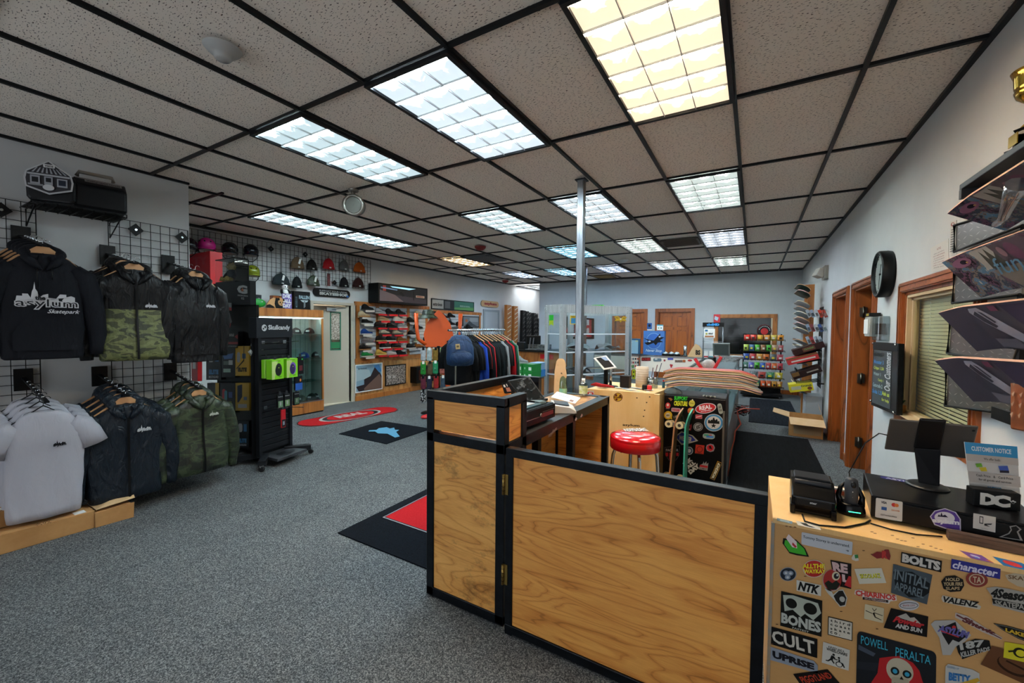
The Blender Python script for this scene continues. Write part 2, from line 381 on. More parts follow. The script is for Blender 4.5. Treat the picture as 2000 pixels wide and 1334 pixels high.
def leaf_box(mb,X0,X1,y0,y1,mat): mb.box(X0,X1,y0,y1,.01,1.95,mat)
mb = MB(); mb.box(XR+.1,XR+.14,D1[0]+.02,D1[1]-.02,.01,1.95,DOORW); d = struct(mb,'door_1')
mb = MB(); mb.cb((XR+.07,3.42,1.0),(.05,.03,.12),col('#4a3a22',.3,1)); mb.build('door_latch',d,world=1)
mb = MB(); mb.box(XR+.16,XR+.98,2.93,2.97,.01,1.95,DOORW); d = struct(mb,'door_2')        # leaf swung open into the room beyond
for z in (.3,1.0,1.72):
    mb = MB(); mb.box(XR+.04,XR+.1,2.905,2.93,z-.05,z+.05,col('#6e6a60',.35,1)); mb.cyl((XR+.07,2.9,z-.06),(XR+.07,2.9,z+.06),.009,col('#6e6a60',.35,1)); mb.build('hinge',d,world=1)
# right window: oak casing, cream reveal, glass, slatted blind
casex('window_1_trim',XR,-1,WY0,WY1,WZ1,.07,OAK,z0=WZ0,sill=True,jamb=.02)
CREAM = col('#c9b08a',.6)
mb = MB()
for a in ((WY0+.021,WY0+.04,WZ0,WZ1),(WY1-.04,WY1-.021,WZ0,WZ1),(WY0,WY1,WZ1-.04,WZ1-.021),(WY0,WY1,WZ0,WZ0+.02)): mb.box(XR+.005,XR+.07,*a,CREAM)
mb.box(XR+.03,XR+.05,WY0+.04,WY0+.065,WZ0,WZ1,CREAM); mb.box(XR+.03,XR+.05,WY1-.065,WY1-.04,WZ0,WZ1,CREAM); mb.box(XR+.03,XR+.05,WY0,WY1,WZ1-.06,WZ1-.04,CREAM)
w1 = struct(mb,'window_1')
mb = MB(); mb.box(XR+.038,XR+.042,WY0+.06,WY1-.07,WZ0+.02,WZ1-.07,glass('window_pane','#f8fbf6',.06,.05)); mb.build('window_pane',w1,world=1)
mb = MB(); bl = col('#ece2c2',.6)
for k in range(34):
    z = WZ0+.03+k*.0237; mb.cb((XR+.085,(WY0+WY1)/2,z),(.022,WY1-WY0-.03,.0015),bl,(0,R(66),0))
for y in (.25,.62,1.0): mb.cyl((XR+.085,y,WZ0),(XR+.085,y,WZ1),.002,WHT,6)
mb.build('window_blind',None,label='cream slatted blind behind the oak framed window glass',cat='blind')
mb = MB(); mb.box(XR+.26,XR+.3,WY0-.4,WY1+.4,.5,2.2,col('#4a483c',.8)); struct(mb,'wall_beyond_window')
# back doors: six-panel pine
def panel_door(name,x0,x1,Y):
    mb = MB(); mb.box(x0+.02,x1-.02,Y,Y+.035,.01,1.96,DOORW); w = x1-x0-.04; c = (x0+x1)/2
    for (za,zb) in ((.12,.72),(.82,1.48),(1.58,1.86)):
        for s in (-1,1):
            xa = c+s*w*.24-w*.165; xb = c+s*w*.24+w*.165
            mb.box(xa,xb,Y-.006,Y,za,zb,OAK); mb.box(xa+.02,xb-.02,Y-.016,Y-.006,za+.02,zb-.02,DOORW)
    for xa,xb,za,zb in ((x0+.02,x0+.1,.01,1.96),(x1-.1,x1-.02,.01,1.96)): mb.box(xa,xb,Y-.012,Y,za,zb,DOORW)
    for za,zb in ((.01,.1),(.74,.8),(1.5,1.56),(1.88,1.96)): mb.box(x0+.1,x1-.1,Y-.012,Y,za,zb,DOORW)
    return struct(mb,name)
def casey(name,Y,x0,x1,z1,w,mat,z0=0,full=False):
    mb = MB()
    for a in ((x0-w,x0,z0-(w if full else 0),z1+w),(x1,x1+w,z0-(w if full else 0),z1+w),(x0,x1,z1,z1+w)): mb.box(a[0],a[1],Y-.02,Y,a[2],a[3],mat)
    if full: mb.box(x0,x1,Y-.02,Y,z0-w,z0,mat)
    for a in ((x0,x0+.02,z0,z1),(x1-.02,x1,z0,z1),(x0,x1,z1-.02,z1)): mb.box(a[0],a[1],Y,Y+.14,a[2],a[3],mat)
    return struct(mb,name)
panel_door('door_3',BD1[0],BD1[1],YB+.08); casey('door_3_trim',YB,BD1[0],BD1[1],BD1[3],.08,OAK)
panel_door('door_4',BD2[0],BD2[1],YB+.08); casey('door_4_trim',YB,BD2[0],BD2[1],BD2[3],.08,OAK)
casey('window_2_trim',YB,BW[0],BW[1],BW[3],.075,OAKL,BW[2],True)
mb = MB(); mb.box(BW[1]-.05,BW[1]-.02,YB+.02,YB+.06,BW[2],BW[3],col('#cbbfa6')); mb.box(BW[0],BW[1],YB+.06,YB+.065,BW[2],BW[3],glass('dark_pane','#c8d0d0',.035,.1)); struct(mb,'window_2')
# left door: cream metal frame, leaf with a narrow lite standing ajar
CRD = col('#b9b2a2',.5)
mb = MB()
for a in ((1.71,1.76,0,1.97),(2.57,2.65,0,1.97),(1.76,2.57,1.92,1.97)): mb.box(XL-.15,XL+.02,*a,CRD)
mb.box(XL-.09,XL-.05,2.54,2.57,0,1.92,CRD); struct(mb,'door_5_trim')
a = Vector((XL-.04,2.55,0)); b_ = Vector((XL-.32,1.86,0)); dd = (b_-a).normalized(); nn = Vector((dd.y,-dd.x,0))
if nn.x < 0: nn = -nn
dl = thing('door_5',None,None,a,math.atan2(dd.y,dd.x)); dl['kind'] = 'structure'
L = (b_-a).length; th = .045; mb = MB()                  # local x along the leaf
for q in ((0,L,.01,1.05),(0,L,1.78,1.9),(0,.16,1.05,1.78),(.34,L,1.05,1.78)): mb.box(q[0],q[1],-th/2,th/2,q[2],q[3],CRD)
mb.build('door_panel',dl); mb = MB(); mb.box(.16,.34,-.006,.006,1.05,1.78,glass('door_lite','#cfe0dc',.3,.1))
for q in ((.15,.17,1.04,1.79),(.33,.35,1.04,1.79),(.15,.35,1.04,1.06),(.15,.35,1.77,1.79)): mb.box(q[0],q[1],-.032,.032,q[2],q[3],col('#1c6a52',.4))
mb.build('door_window',dl)
mb = MB(); mb.box(.165,.335,.01,.02,1.25,1.75,noisy('poster_collage','#6a5a4a','#d8cfc2',40,.6)); mb.box(.17,.33,.01,.021,1.08,1.2,col('#1b7a4a')); mb.build('door_poster',dl)
for sy in (-1,1):
    mb = MB(); mb.cyl((L-.07,sy*.02,.95),(L-.07,sy*.06,.95),.012,STL); mb.ell((L-.07,sy*.075,.95),(.026,.02,.026),STL); mb.build('door_handle',dl)
mb = MB(); mb.box(.25,.42,.022,.07,1.8,1.86,STL); mb.bar((.33,.07,1.83),(.1,.2,1.86),.02,.01,STL); mb.build('door_closer',dl)
# baseboards
mb = MB()
for y0,y1 in ((4.29,YB),(3.02,3.24),(YN,1.98)): mb.box(XR-.012,XR,y0,y1,0,.09,OAK)
struct(mb,'baseboard_right')
mb = MB(); mb.box(-1.19,XR,YB-.014,YB,0,.1,OAK); mb.box(-2.38,-2.18,YB-.014,YB,0,.1,OAK); mb.box(-5.7,-3.36,YB-.014,YB,0,.1,OAK); struct(mb,'baseboard_back')
# storefront behind the camera: a half-height wall under the open glazing, whose unseen head is set low to keep daylight off the ceiling
mb = MB(); mb.box(XF,XR,YN-.15,YN,0,.5,WALL); mb.box(XF,XR,YN-.15,YN,2.3,ZC,WALL); struct(mb,'wall_front')
# ---------------------------------------------------------------- ceiling lights
def troffer(i,j,kind,tone,st,label,nx=3,ny=6,x0=None,y0=None,sx=.61,sy=1.22):
    x0 = i*.61 if x0 is None else x0; y0 = j*1.22 if y0 is None else y0
    t = thing('ceiling_light',label,'ceiling light',(x0+sx/2,y0+sy/2,ZC-.001),0,'fluorescent ceiling lights')
    w = sx-.05; l = sy-.05; d = .02
    key = 'lens'+tone+str(st)+str(nx)
    if key not in _mc:
        m,nt,b = base('lamp_lens_'+tone.strip('#'),.5)
        b.inputs['Base Color'].default_value = (.6,.6,.6,1)
        co = coords(nt,(nx/w,ny/l,1)); sp = N(nt,'ShaderNodeSeparateXYZ'); nt.links.new(co,sp.inputs[0])
        def tri(o,off):   # 0 at the cell's near edge to 1 at its far edge
            f = N(nt,'ShaderNodeMath',operation='ADD'); nt.links.new(o,f.inputs[0]); f.inputs[1].default_value = 50+off
            g = N(nt,'ShaderNodeMath',operation='FRACT'); nt.links.new(f.outputs[0],g.inputs[0]); return g.outputs[0]
        fx = tri(sp.outputs[0],.5 if nx % 2 else 0); fy = tri(sp.outputs[1],0)
        vx = N(nt,'ShaderNodeMath',operation='SUBTRACT'); nt.links.new(fx,vx.inputs[0]); vx.inputs[1].default_value = .5
        vxa = N(nt,'ShaderNodeMath',operation='ABSOLUTE'); nt.links.new(vx.outputs[0],vxa.inputs[0])
        cmb = N(nt,'ShaderNodeMath',operation='MULTIPLY_ADD'); nt.links.new(vxa.outputs[0],cmb.inputs[0]); cmb.inputs[1].default_value = .7; nt.links.new(fy,cmb.inputs[2])
        no = N(nt,'ShaderNodeTexNoise',Scale=2.2,Detail=2.0,Distortion=1.0); nt.links.new(co,no.inputs[0])
        c2 = N(nt,'ShaderNodeMath',operation='MULTIPLY_ADD'); nt.links.new(no.outputs[0],c2.inputs[0]); c2.inputs[1].default_value = .8; nt.links.new(cmb.outputs[0],c2.inputs[2])
        rp = ramp(nt,c2.outputs[0],[(.8,(1,1,1)),(.9,(.035,.035,.035)),(1.08,(.01,.01,.01)),(1.32,(.005,.005,.005)),(1.65,(.013,.013,.013))])
        mu = N(nt,'ShaderNodeMath',operation='MULTIPLY'); nt.links.new(rp.outputs[0],mu.inputs[0]); mu.inputs[1].default_value = st
        b.inputs['Emission Color'].default_value = (*lin(tone),1); nt.links.new(mu.outputs[0],b.inputs['Emission Strength'])
        _mc[key] = m
    mb = MB(); mb.box(-w/2,w/2,-l/2,l/2,-.004,.0,_mc[key]); mb.build('lamp_lens',t)
    mb = MB(); f = col('#15171a',.4)
    for q in ((-sx/2,-w/2,-sy/2,sy/2),(w/2,sx/2,-sy/2,sy/2),(-w/2,w/2,-sy/2,-l/2),(-w/2,w/2,l/2,sy/2)): mb.box(*q,-d,.0,f)
    mb.build('light_frame',t)
    mb = MB(); lv = col('#b9bcbb',.4)
    for k in range(1,nx): x = -w/2+w*k/nx; mb.box(x-.0022,x+.0022,-l/2,l/2,-.014,-.003,lv)
    for k in range(1,ny): y = -l/2+l*k/ny; mb.box(-w/2,w/2,y-.0022,y+.0022,-.014,-.003,lv)
    mb.build('louver',t); return t
G = 25.0
for i,j,tone,st,lb in (
    (-1,-1,'#ffe2bd',1.25,'large warm white ceiling light nearest the camera, cut by the top edge'),
    (-3,-1,'#dff2ff',1.0,'cool white ceiling light just left of the warm near one'),
    (-5,-1,'#d6f2fb',.85,'cool white ceiling light nearest the wall of jackets'),
    (-1,1,'#e6f7f2',.8,'ceiling light beyond the warm one, nearest the right wall in its row'),
    (-3,1,'#e2f2fb',.85,'ceiling light behind the top of the steel pole'),
    (-5,1,'#d9f0f6',.85,'ceiling light left of the steel pole, right of the round spotlight'),
    (-9,0,'#d9f2fa',.85,'long ceiling light near the helmets, the nearer of the touching pair'),
    (-9,1,'#d9f2fa',.85,'long ceiling light near the beanies, the farther of the touching pair'),
    (-1,3,'#e0ecfb',.8,'ceiling light right of the brown air vent'),
    (-3,3,'#e6f4ee',.8,'ceiling light left of the brown air vent'),
    (-5,3,'#9fe2ff',.8,'vivid blue tinted ceiling light left of the steel pole'),
    (-9,3,'#ffdca8',.8,'small orange tinted ceiling light over the shoe wall'),
    (-1,5,'#e6f4ee',.8,'farthest ceiling light in the rightmost row'),
    (-3,5,'#e2f0f6',.8,'farthest ceiling light in the second row from the right wall'),
    (-5,5,'#cfe2ff',.8,'far ceiling light just right of the steel pole'),
    (-7,5,'#a9e4ff',.8,'far blue ceiling light just left of the steel pole'),
    (-9,5,'#d3e6ff',.8,'far ceiling light over the clothing rack')):
    troffer(i,j,0,tone,st*G,lb,nx=3,ny=6)
troffer(0,0,0,'#f6fbff',.3*G,'bright ceiling light in the hall beyond the left corner',x0=-6.75,y0=9.1,sx=1.0,sy=1.6)
t = troffer(0,0,0,'#fff3dc',G*.5,'ceiling light in the room beyond the left door',x0=-7.8,y0=1.9)
# vents, detectors and other fittings on the ceiling
VB = col('#4d4238',.6); VG = col('#5e6163',.6)
def vent(x0,x1,y0,y1,mat,lb):
    mb = MB(); mb.box(x0,x1,y0,y1,ZC-.012,ZC,mat)
    for k in range(9): y = y0+.03+(y1-y0-.06)*k/8; mb.box(x0+.03,x1-.03,y-.008,y+.008,ZC-.02,ZC-.012,mat)
    mb.build('air_vent',label=lb,cat='vent')
vent(-1.2,-.63,3.98,4.5,VB,'brown square air vent in the ceiling between two lights')
vent(-4.86,-4.3,3.7,4.45,VG,'grey air vent beside the orange ceiling light')
vent(-3.6,-3.1,7.7,8.2,col('#9a7f50',.6),'small tan vent in the far ceiling right of the pole')
def disc(c,prof,mat,name,lb,cat): mb = MB(); mb.lathe(prof,mat,c); return mb.build(name,label=lb,cat=cat)
p = onz(435,95,ZC)
disc(p,[(0,-.058),(.03,-.058),(.038,-.05),(.04,-.035),(.055,-.03),(.075,-.012),(.085,0)],col('#a8a8a6'),'smoke_detector','round white smoke detector on the dark near ceiling','smoke detector')
p = onz(938,485,ZC-.03); disc((p.x,p.y,ZC),[(0,-.07),(.05,-.065),(.09,-.03),(.1,0)],col('#7a1a16'),'alarm_sounder','nearer dark red round alarm on the ceiling','alarm')
p = onz(987,550,ZC-.03); disc((p.x,p.y,ZC),[(0,-.07),(.05,-.065),(.09,-.03),(.1,0)],col('#8a1a16'),'alarm_sounder','farther small red alarm on the ceiling near the left corner','alarm')
p = onz(1218,508,ZC); disc(p,[(0,-.05),(.05,-.045),(.08,-.015),(.1,0)],WHT,'smoke_detector','small white detector among the far ceiling lights','smoke detector')
# round spotlight hanging from the ceiling, lens turned to the camera
t = thing('ceiling_spotlight','round metal spotlight with a ribbed glass lens on the ceiling','spotlight',(-3.42,-.03,ZC))
gm = noisy('dull_nickel','#77736a','#98938a',9,.35,.8)
mb = MB(); mb.lathe([(0,-.02),(.05,-.02),(.05,0)],gm); mb.cyl((0,0,-.01),(0,0,-.07),.02,gm); mb.build('ceiling_mount',t)
dirv = (CAM-Vector((-3.42,-.03,ZC))); dirv.z = -.5; dirv.x *= .6; dirv.normalize(); Q = dirv.to_track_quat('Z','Y').to_matrix().to_4x4()
mb = MB(); mb.X = Matrix.Translation((0,0,-.155)) @ Q
mb.lathe([(0,-.11),(.085,-.11),(.1,-.1),(.1,-.015),(.108,-.01),(.108,.012),(.08,.016),(.078,.004)],gm,n=32)
for a in range(4): mb.cyl((.094*math.cos(a*1.57+.4),.094*math.sin(a*1.57+.4),.012),(.094*math.cos(a*1.57+.4),.094*math.sin(a*1.57+.4),.02),.007,gm,8)
mb.build('lamp_housing',t)
mb = MB(); mb.X = Matrix.Translation((0,0,-.155)) @ Q; lg = col('#5e5e56',.25,.3)
mb.lathe([(0,.004)]+[(r_/100,.004+.002*((r_//1) % 2)) for r_ in range(1,9)],lg,n=32); mb.build('lens',t)
# steel poles
def pole(x,y,z0,s,lb):
    t = thing('steel_pole',lb,'pole',(x,y,z0)); gp = noisy('galvanised_steel','#737a80','#a2a8ac',6,.3,.9,mscale=(8,8,.6))
    mb = MB(); w = s/2
    for q in ((-w,w,-w,-w+.003),(-w,-w+.003,-w,w),(w-.003,w,-w,w),(-w,-w*.45,w-.003,w),(w*.45,w,w-.003,w)): mb.box(q[0],q[1],q[2],q[3],0,ZC-z0-.01,gp)
    mb.build('strut_channel',t)
    mb = MB(); mb.box(-s*.8,s*.8,-s*.8,s*.8,ZC-z0-.012,ZC-z0-.002,IRON); mb.build('ceiling_plate',t); return t
# ================================================================ FRONT COUNTER
pole(-1.29,.83,0,.062,'galvanised steel pole rising behind the front counter to the ceiling')
pole(-3.15,5.95,0,.07,'farther steel pole seen beyond the riveted clear case')
ZW = .93
CT = thing('sales_counter','steel framed counter with golden ply panels and raised ledge','counter',(-1.18,-.2,0))
def fr(mb,a,b,w=.05,mat=None): return mb.bar(a,b,w,w,mat or IRON)
x0,x1,y0,yl,ye,zl,w = -1.405,-.945,-1.105,-.225,.58,1.14,.05
mb = MB()
for x,y,z1 in ((x0,y0,zl),(x1,y0,zl),(x1,-.92,zl),(x0,yl,zl),(-1.2,yl,zl),(x1,ye,ZW),(x0,ye,ZW),(x1,-.2,ZW),(x0,.2,ZW)):
    mb.cb((x,y,(z1-.0)/2+.0),(w,w,z1-.02),IRON)
for z in (zl,ZW-.022,.03):
    fr(mb,(x0-.025,y0,z),(x1+.025,y0,z)); fr(mb,(x1,y0,z),(x1,-.895,z)); fr(mb,(x0,y0,z),(x0,yl+.025 if z == zl else ye,z))
fr(mb,(x0,yl,zl),(-1.175,yl,zl)); fr(mb,(x0,yl,ZW-.02),(-1.175,yl,ZW-.02))
fr(mb,(x0,ye,ZW-.022),(x1+.025,ye,ZW-.022)); fr(mb,(x0,ye,.03),(x1,ye,.03)); mb.bar((x1,-.92,ZW-.028),(x1,ye+.02,ZW-.028),.05,.06,IRON)
mb.build('steel_frame',CT,world=True,bev=.003)
for n_,q,m_ in (('ply_panel',(x0+.02,x1-.02,y0-.018,y0+.0,.95,zl-.02),PLY),('ply_panel',(x0+.02,x1-.02,y0-.018,y0,.05,ZW-.04),PLYS),
               ('ply_panel',(x1,x1+.015,y0+.02,-.94,ZW+.005,zl-.02),PLY),('ply_panel',(x0-.015,x0+.005,y0+.02,yl-.02,ZW,zl-.02),PLY),
               ('ply_panel',(x0-.015,x0+.005,y0+.02,ye-.02,.05,ZW-.04),PLY),('ply_panel',(x0+.02,x1-.02,ye-.01,ye+.01,.05,ZW-.04),PLY),
               ('ply_panel',(x0+.02,-1.22,yl-.01,yl+.01,ZW,zl-.02),PLY)):
    mb = MB(); mb.box(*q,m_); mb.build(n_,CT,world=1)
mb = MB(); mb.box(x0,x1-.03,y0,ye-.03,ZW-.02,ZW-.001,wood('worn_ply_top',('#c99a62','#a8713c','#6e431f'),(4,1.1,1),.4,30,.5)); mb.build('worktop',CT,world=1)
mb = MB(); zt = ZW+.0015
mb.box(x1-.05,x1+.026,-.9,ye+.026,zt-.001,zt+.004,col('#3b3e40',.45,.5)); mb.box(x0,x1,ye-.04,ye+.026,zt-.001,zt+.004,col('#3b3e40',.45,.5)); mb.build('edge_angle',CT,world=1)
mb = MB(); P_ = (x1+.0262,0,0)
def qx(X,pts): return [onx(px,py,X) for px,py in pts]
decal(mb,qx(x1+.026,((1071,847),(1087,832),(1087,842),(1071,858))),[('t','#b8b0ae','asylum',0,0,1,1,0,.3)])
decal(mb,qx(x1+.026,((1122,816),(1127,813),(1127,821),(1122,824))),[('p','#c8aeb2',[(.5,0),(1,.5),(.6,1),(.1,.6)])])
decal(mb,qx(x1+.026,((1133,810),(1138,806),(1138,813),(1133,816))),[('p','#c8aeb2',[(.6,0),(1,.7),(.5,1),(0,.8)])])
mb.build('scribbled_marking',CT,world=1)
# hinged gate
GT = thing('counter_gate','hinged steel framed gate with wide golden ply panel','gate',(-.35,-1.13,0))
gx0,gx1,gy = -.895,.195,-1.135
mb = MB()
for a,b in (((gx0+.02,gy,.0),(gx0+.02,gy,ZW)),((gx1-.02,gy,0),(gx1-.02,gy,ZW))): mb.bar(a,b,.04,.04,IRON,up=(1,0,0))
for z in (ZW-.02,.03): mb.bar((gx0,gy,z),(gx1,gy,z),.042,.042,IRON)
mb.build('steel_frame',GT,world=True,bev=.003)
mb = MB(); mb.box(gx0+.035,gx1-.035,gy-.012,gy+.012,.045,ZW-.035,PLY); mb.build('ply_panel',GT,world=1)
for z in (.75,.3):
    mb = MB(); BR = col('#a08448',.35,.9); mb.cyl((gx0-.008,gy-.028,z-.05),(gx0-.008,gy-.028,z+.05),.007,BR,10)
    for k in (-.03,-.01,.01,.03): mb.cyl((gx0-.008,gy-.028,z+k-.001),(gx0-.008,gy-.028,z+k+.001),.0078,BLK,10)
    mb.box(gx0-.008,gx0+.016,gy-.024,gy-.02,z-.05,z+.05,BR); mb.build('hinge',GT,world=1)
# ---- register drawer with its till open, screen, papers on the counter
DR = thing('cash_drawer','black cash drawer with red stripe on the front counter','cash drawer',(-1.12,-.66,ZW+.006),R(-3))
mb = MB(); mb.box(-.2,.16,-.19,.19,.012,.11,BLKG); mb.build('drawer_case',DR,bev=.004)
mb = MB(); mb.box(.16,.172,-.185,.185,.02,.105,BLKG); mb.box(.1722,.1732,.02,.16,.045,.07,col('#6a0d18',.3)); mb.box(.1722,.1735,-.17,-.0,.052,.056,CHR); mb.box(.1722,.1735,.02,.17,.076,.079,CHR); mb.cyl((.17,.0,.062),(.178,.0,.062),.011,CHR,14); mb.build('drawer_front',DR)
mb = MB()
for sx in (-.16,.12):
    for sy in (-.15,.15): mb.cyl((sx,sy,0),(sx,sy,.013),.012,BLK,10)
mb.build('rubber_foot',DR)
mb = MB(); mb.box(-.1,.15,-.16,.05,.111,.121,col('#2c4750',.5)); mb.box(-.05,.02,-.12,-.02,.121,.127,col('#8f9aa0',.4)); mb.box(.03,.12,-.1,.02,.121,.125,col('#b3b8ba',.4)); mb.build('till_tray',DR)
for k,(a,b_,r_) in enumerate(((.0,.1,10),(.06,.13,-15),(.02,.05,30))):
    mb = MB(); mb.X = Matrix.Rotation(R(r_),4,'Z'); mb.box(a-.04,a+.04,b_-.03,b_+.03,.1115,.119+.005*k,col(('#8d979c','#6f8488','#b9bdbd')[k],.3)); o = mb.build('plastic_packet',None)
    o.location = DR.location+Matrix.Rotation(DR.rotation_euler.z,3,'Z') @ o.location; o.rotation_euler.z = DR.rotation_euler.z
    tag(o,('grey clear packet on the cash drawer','teal clear packet on the cash drawer near its back','small white packet lying on top of the cash drawer')[k],'packet')
SN = thing('touch_screen','black touch screen with dusty tilted glass beside the till','screen',(-1.1,-.53,ZW+.115))
A,B,C_,D = [CAM+ (Vector(q)-CAM) for q in ((-1.235,-.57,1.185),(-1.125,-.49,1.205),(-1.005,-.47,1.065),(-1.125,-.56,1.03))]
def slab(mb,q,th,mat,inset=None,imat=None):
    q = [Vector(p) for p in q]; n = (q[1]-q[0]).cross(q[3]-q[0]).normalized()
    if n.dot(CAM-q[0]) < 0: n = -n
    v = q+[p-n*th for p in q]; mb.add(v,[(0,1,2,3),(7,6,5,4),(0,4,5,1),(1,5,6,2),(2,6,7,3),(3,7,4,0)],mat)
    if inset: decal(mb,q,[('p',imat,rect(inset,inset,1-inset,1-inset))])
q_ = [onpl(px,py,(-1.1,-.55,1.1),(.45,-.78,.5)) for px,py in ((991,743),(1034,735),(1064,777),(1030,793))]
mb = MB(); slab(mb,q_,.02,col('#2b2e30',.4)); mb.build('screen_case',SN,world=True,bev=.004)
mb = MB(); decal(mb,q_,[('p',noisy('dusty_glass','#14181a','#7d8284',30,.15,lo=.55,hi=.8),rect(.05,.05,.95,.93))]); mb.build('screen_glass',SN,world=1)
mb = MB(); c_ = sum(q_,Vector())/4; mb.bar((c_.x,c_.y+.02,c_.z),(c_.x+.01,c_.y+.05,ZW+.1),.07,.02,BLK); mb.box(c_.x-.07,c_.x+.1,c_.y-.04,c_.y+.1,ZW+.116,ZW+.13,BLK); mb.build('screen_stand',SN,world=1)
mb = MB(); q2 = [onpl(px,py,(-1.2,-.45,1.1),(.3,-.9,.2)) for px,py in ((979,748),(995,746),(1006,766),(985,768))]; slab(mb,q2,.05,BLK); decal(mb,q2,[('p','#a86a52',rect(.3,.5,.7,.9)),('p','#d8d4cc',rect(.15,.2,.35,.45)),('p','#d6d2c8',rect(.5,.15,.6,.4))]); mb.build('accessory_box',label='small dark box with a picture behind the touch screen',cat='box')
mb = MB(); mb.bar(onz(940,768,ZW+.14),onz(950,775,ZW+.1),.03,.018,col('#9a9fa2',.35,.6)); p = onz(945,772,ZW+.1); mb.bar(p,(p.x,p.y,ZW+.002),.025,.02,BLK); mb.build('counter_clamp',label='small grey metal clamp inside the counter ledge',cat='clamp')
# paper stand, card printer, bottles, wooden stand
PS = thing('acrylic_sign_holder','tilted sheet in a clear sign holder on the counter','sign',(-1.15,.12,ZW+.005))
q_ = [onpl(px,py,(-1.1,.08,1.0),(.1,-.55,.83)) for px,py in ((1087,764),(1136,777),(1124,789),(1074,776))]
mb = MB(); slab(mb,q_,.004,CLEAR); n0 = (q_[2]+q_[3])/2; mb.bar((q_[0]+q_[3])/2,((q_[0]+q_[3])/2).xy.to_3d()+Vector((0,.03,ZW+.005)),.08,.004,CLEAR); mb.build('clear_holder',PS,world=1)
mb = MB(); decal(mb,q_,[('p','#e6e6ea',rect(.03,.04,.97,.96)),('p','#8d6a5a',rect(.72,.62,.86,.86)),('p','#9aa2b8',rect(.12,.2,.6,.26)),('p','#9aa2b8',rect(.2,.4,.62,.46)),('p','#b4b8c8',rect(.15,.6,.6,.64))]); mb.build('printed_sheet',PS,world=1)
PR = thing('label_printer','small white label printer beside the till','printer',(-1.02,-.2,ZW+.005),R(28))
mb = MB(); mb.loft([[(x,y,z) for x,z in ((-.07,0),(.09,0),(.095,.02),(.05,.045),(-.07,.06))] for y in (-.1,.1)],col('#c9c6c0',.4)); mb.build('printer_body',PR,bev=.004)
mb = MB(); mb.X = Matrix.Translation((0,0,.055)) @ Matrix.Rotation(R(6),4,'Y'); mb.box(-.05,.05,-.07,.07,0,.004,col('#33363c',.3)); mb.build('printer_lid',PR)
mb = MB(); mb.box(-.02,.1,-.08,.08,.0,.004,col('#8b8f92',.4)); mb.build('paper_tray',PR)
def bottle(loc,prof,mat,lb,labelmat=None,lz=None,cap=None,cz=None,n=20):
    t = thing('bottle',lb,'bottle',loc)
    mb = MB(); mb.lathe(prof,mat,n=n); mb.build('bottle_body',t)
    if labelmat: mb = MB(); r_ = max(q[0] for q in prof)+.0008; mb.lathe([(r_,lz[0]),(r_,lz[1])],labelmat,n=n); mb.build('bottle_label',t)
    if cap: mb = MB(); mb.lathe([(0,cz[1]),(cz[2],cz[1]),(cz[2],cz[0]),(0,cz[0])],cap,n=n); mb.build('cap',t)
    return t
PLC = glass('clear_plastic','#dfe9ea',.25,.12)
bottle((-1.12,.5,ZW+.005),[(0,0),(.034,0),(.036,.01),(.036,.1),(.028,.118),(.014,.125)],PLC,'clear bottle with white cap and green and blue label on the counter',noisy('bottle_label','#a8b850','#d8dcc8',30,.5),(.02,.09),WHT,(.122,.15,.014))
bottle((-1.31,.5,ZW+.005),[(0,0),(.035,0),(.036,.02),(.036,.1),(.03,.14),(.012,.17),(.01,.19)],glass('green_plastic','#b7dcc9',.3,.1),'clear pump bottle with green liquid behind the wooden stand',col('#7fb59a'),(.005,.05))
mb = MB(); p0 = onz(1094,770,ZW); Mx = Matrix.Translation((p0.x,p0.y,ZW+.004)) @ Matrix.Rotation(R(18),4,'Z') @ Matrix.Rotation(R(90),4,'X')
mb.prism([(-.055,0),(.055,0),(.05,.14),(.058,.16),(.045,.24),(.05,.26),(.036,.3),(.015,.315),(-.02,.312),(-.035,.29),(-.05,.2)],Mx,.018,CARDL)
for k in range(4): mb.cb((p0.x+(-.02 if k % 2 else .02),p0.y-.022,ZW+.05+.07*k),(.012,.004,.012),col('#7a6a4c'))
mb.build('wooden_display_stand',label='pale wooden peg stand with rounded top on the counter',cat='display stand')
# ---------------------------------------------------------------- ply cabinet beyond the stool
YC4 = [onz(px,py,.93) for px,py in ((1139,758),(1276,768.6),(1302,753),(1213,750))]
YC4[2] = Vector((-.56,1.6,.93)); YC4[3] = Vector((-1.2,1.6,.93)); YC4[1] = Vector((-.63,1.0,.93)); YC4[0] = Vector((-1.25,.94,.93))
YB_ = thing('ply_cabinet','pale ply cabinet behind the red stool with round yellow badge','cabinet',(-.9,1.25,0))
mb = MB(); mb.prism([(p.x,p.y) for p in YC4],Matrix.Translation((0,0,.0)),.93,BIRCH); mb.build('cabinet_body',YB_,world=1)
mb = MB(); mb.bar((-.6,.99,.001),(-.6,.99,.929),.05,.05,BIRCH); mb.build('corner_post',YB_,world=1)
def q4(A,Bp,za,zb,u0,u1):     # quad on the vertical plane through A,B
    P = lambda u,z: Vector((A.x+(Bp.x-A.x)*u,A.y+(Bp.y-A.y)*u,z))
    return [P(u0,za),P(u1,za),P(u1,zb),P(u0,zb)]
FP = YC4[0]; FN = Vector((YC4[1].y-YC4[0].y,-(YC4[1].x-YC4[0].x),0))
def yq(*pts): return [onpl(px,py,FP,FN) for px,py in pts]
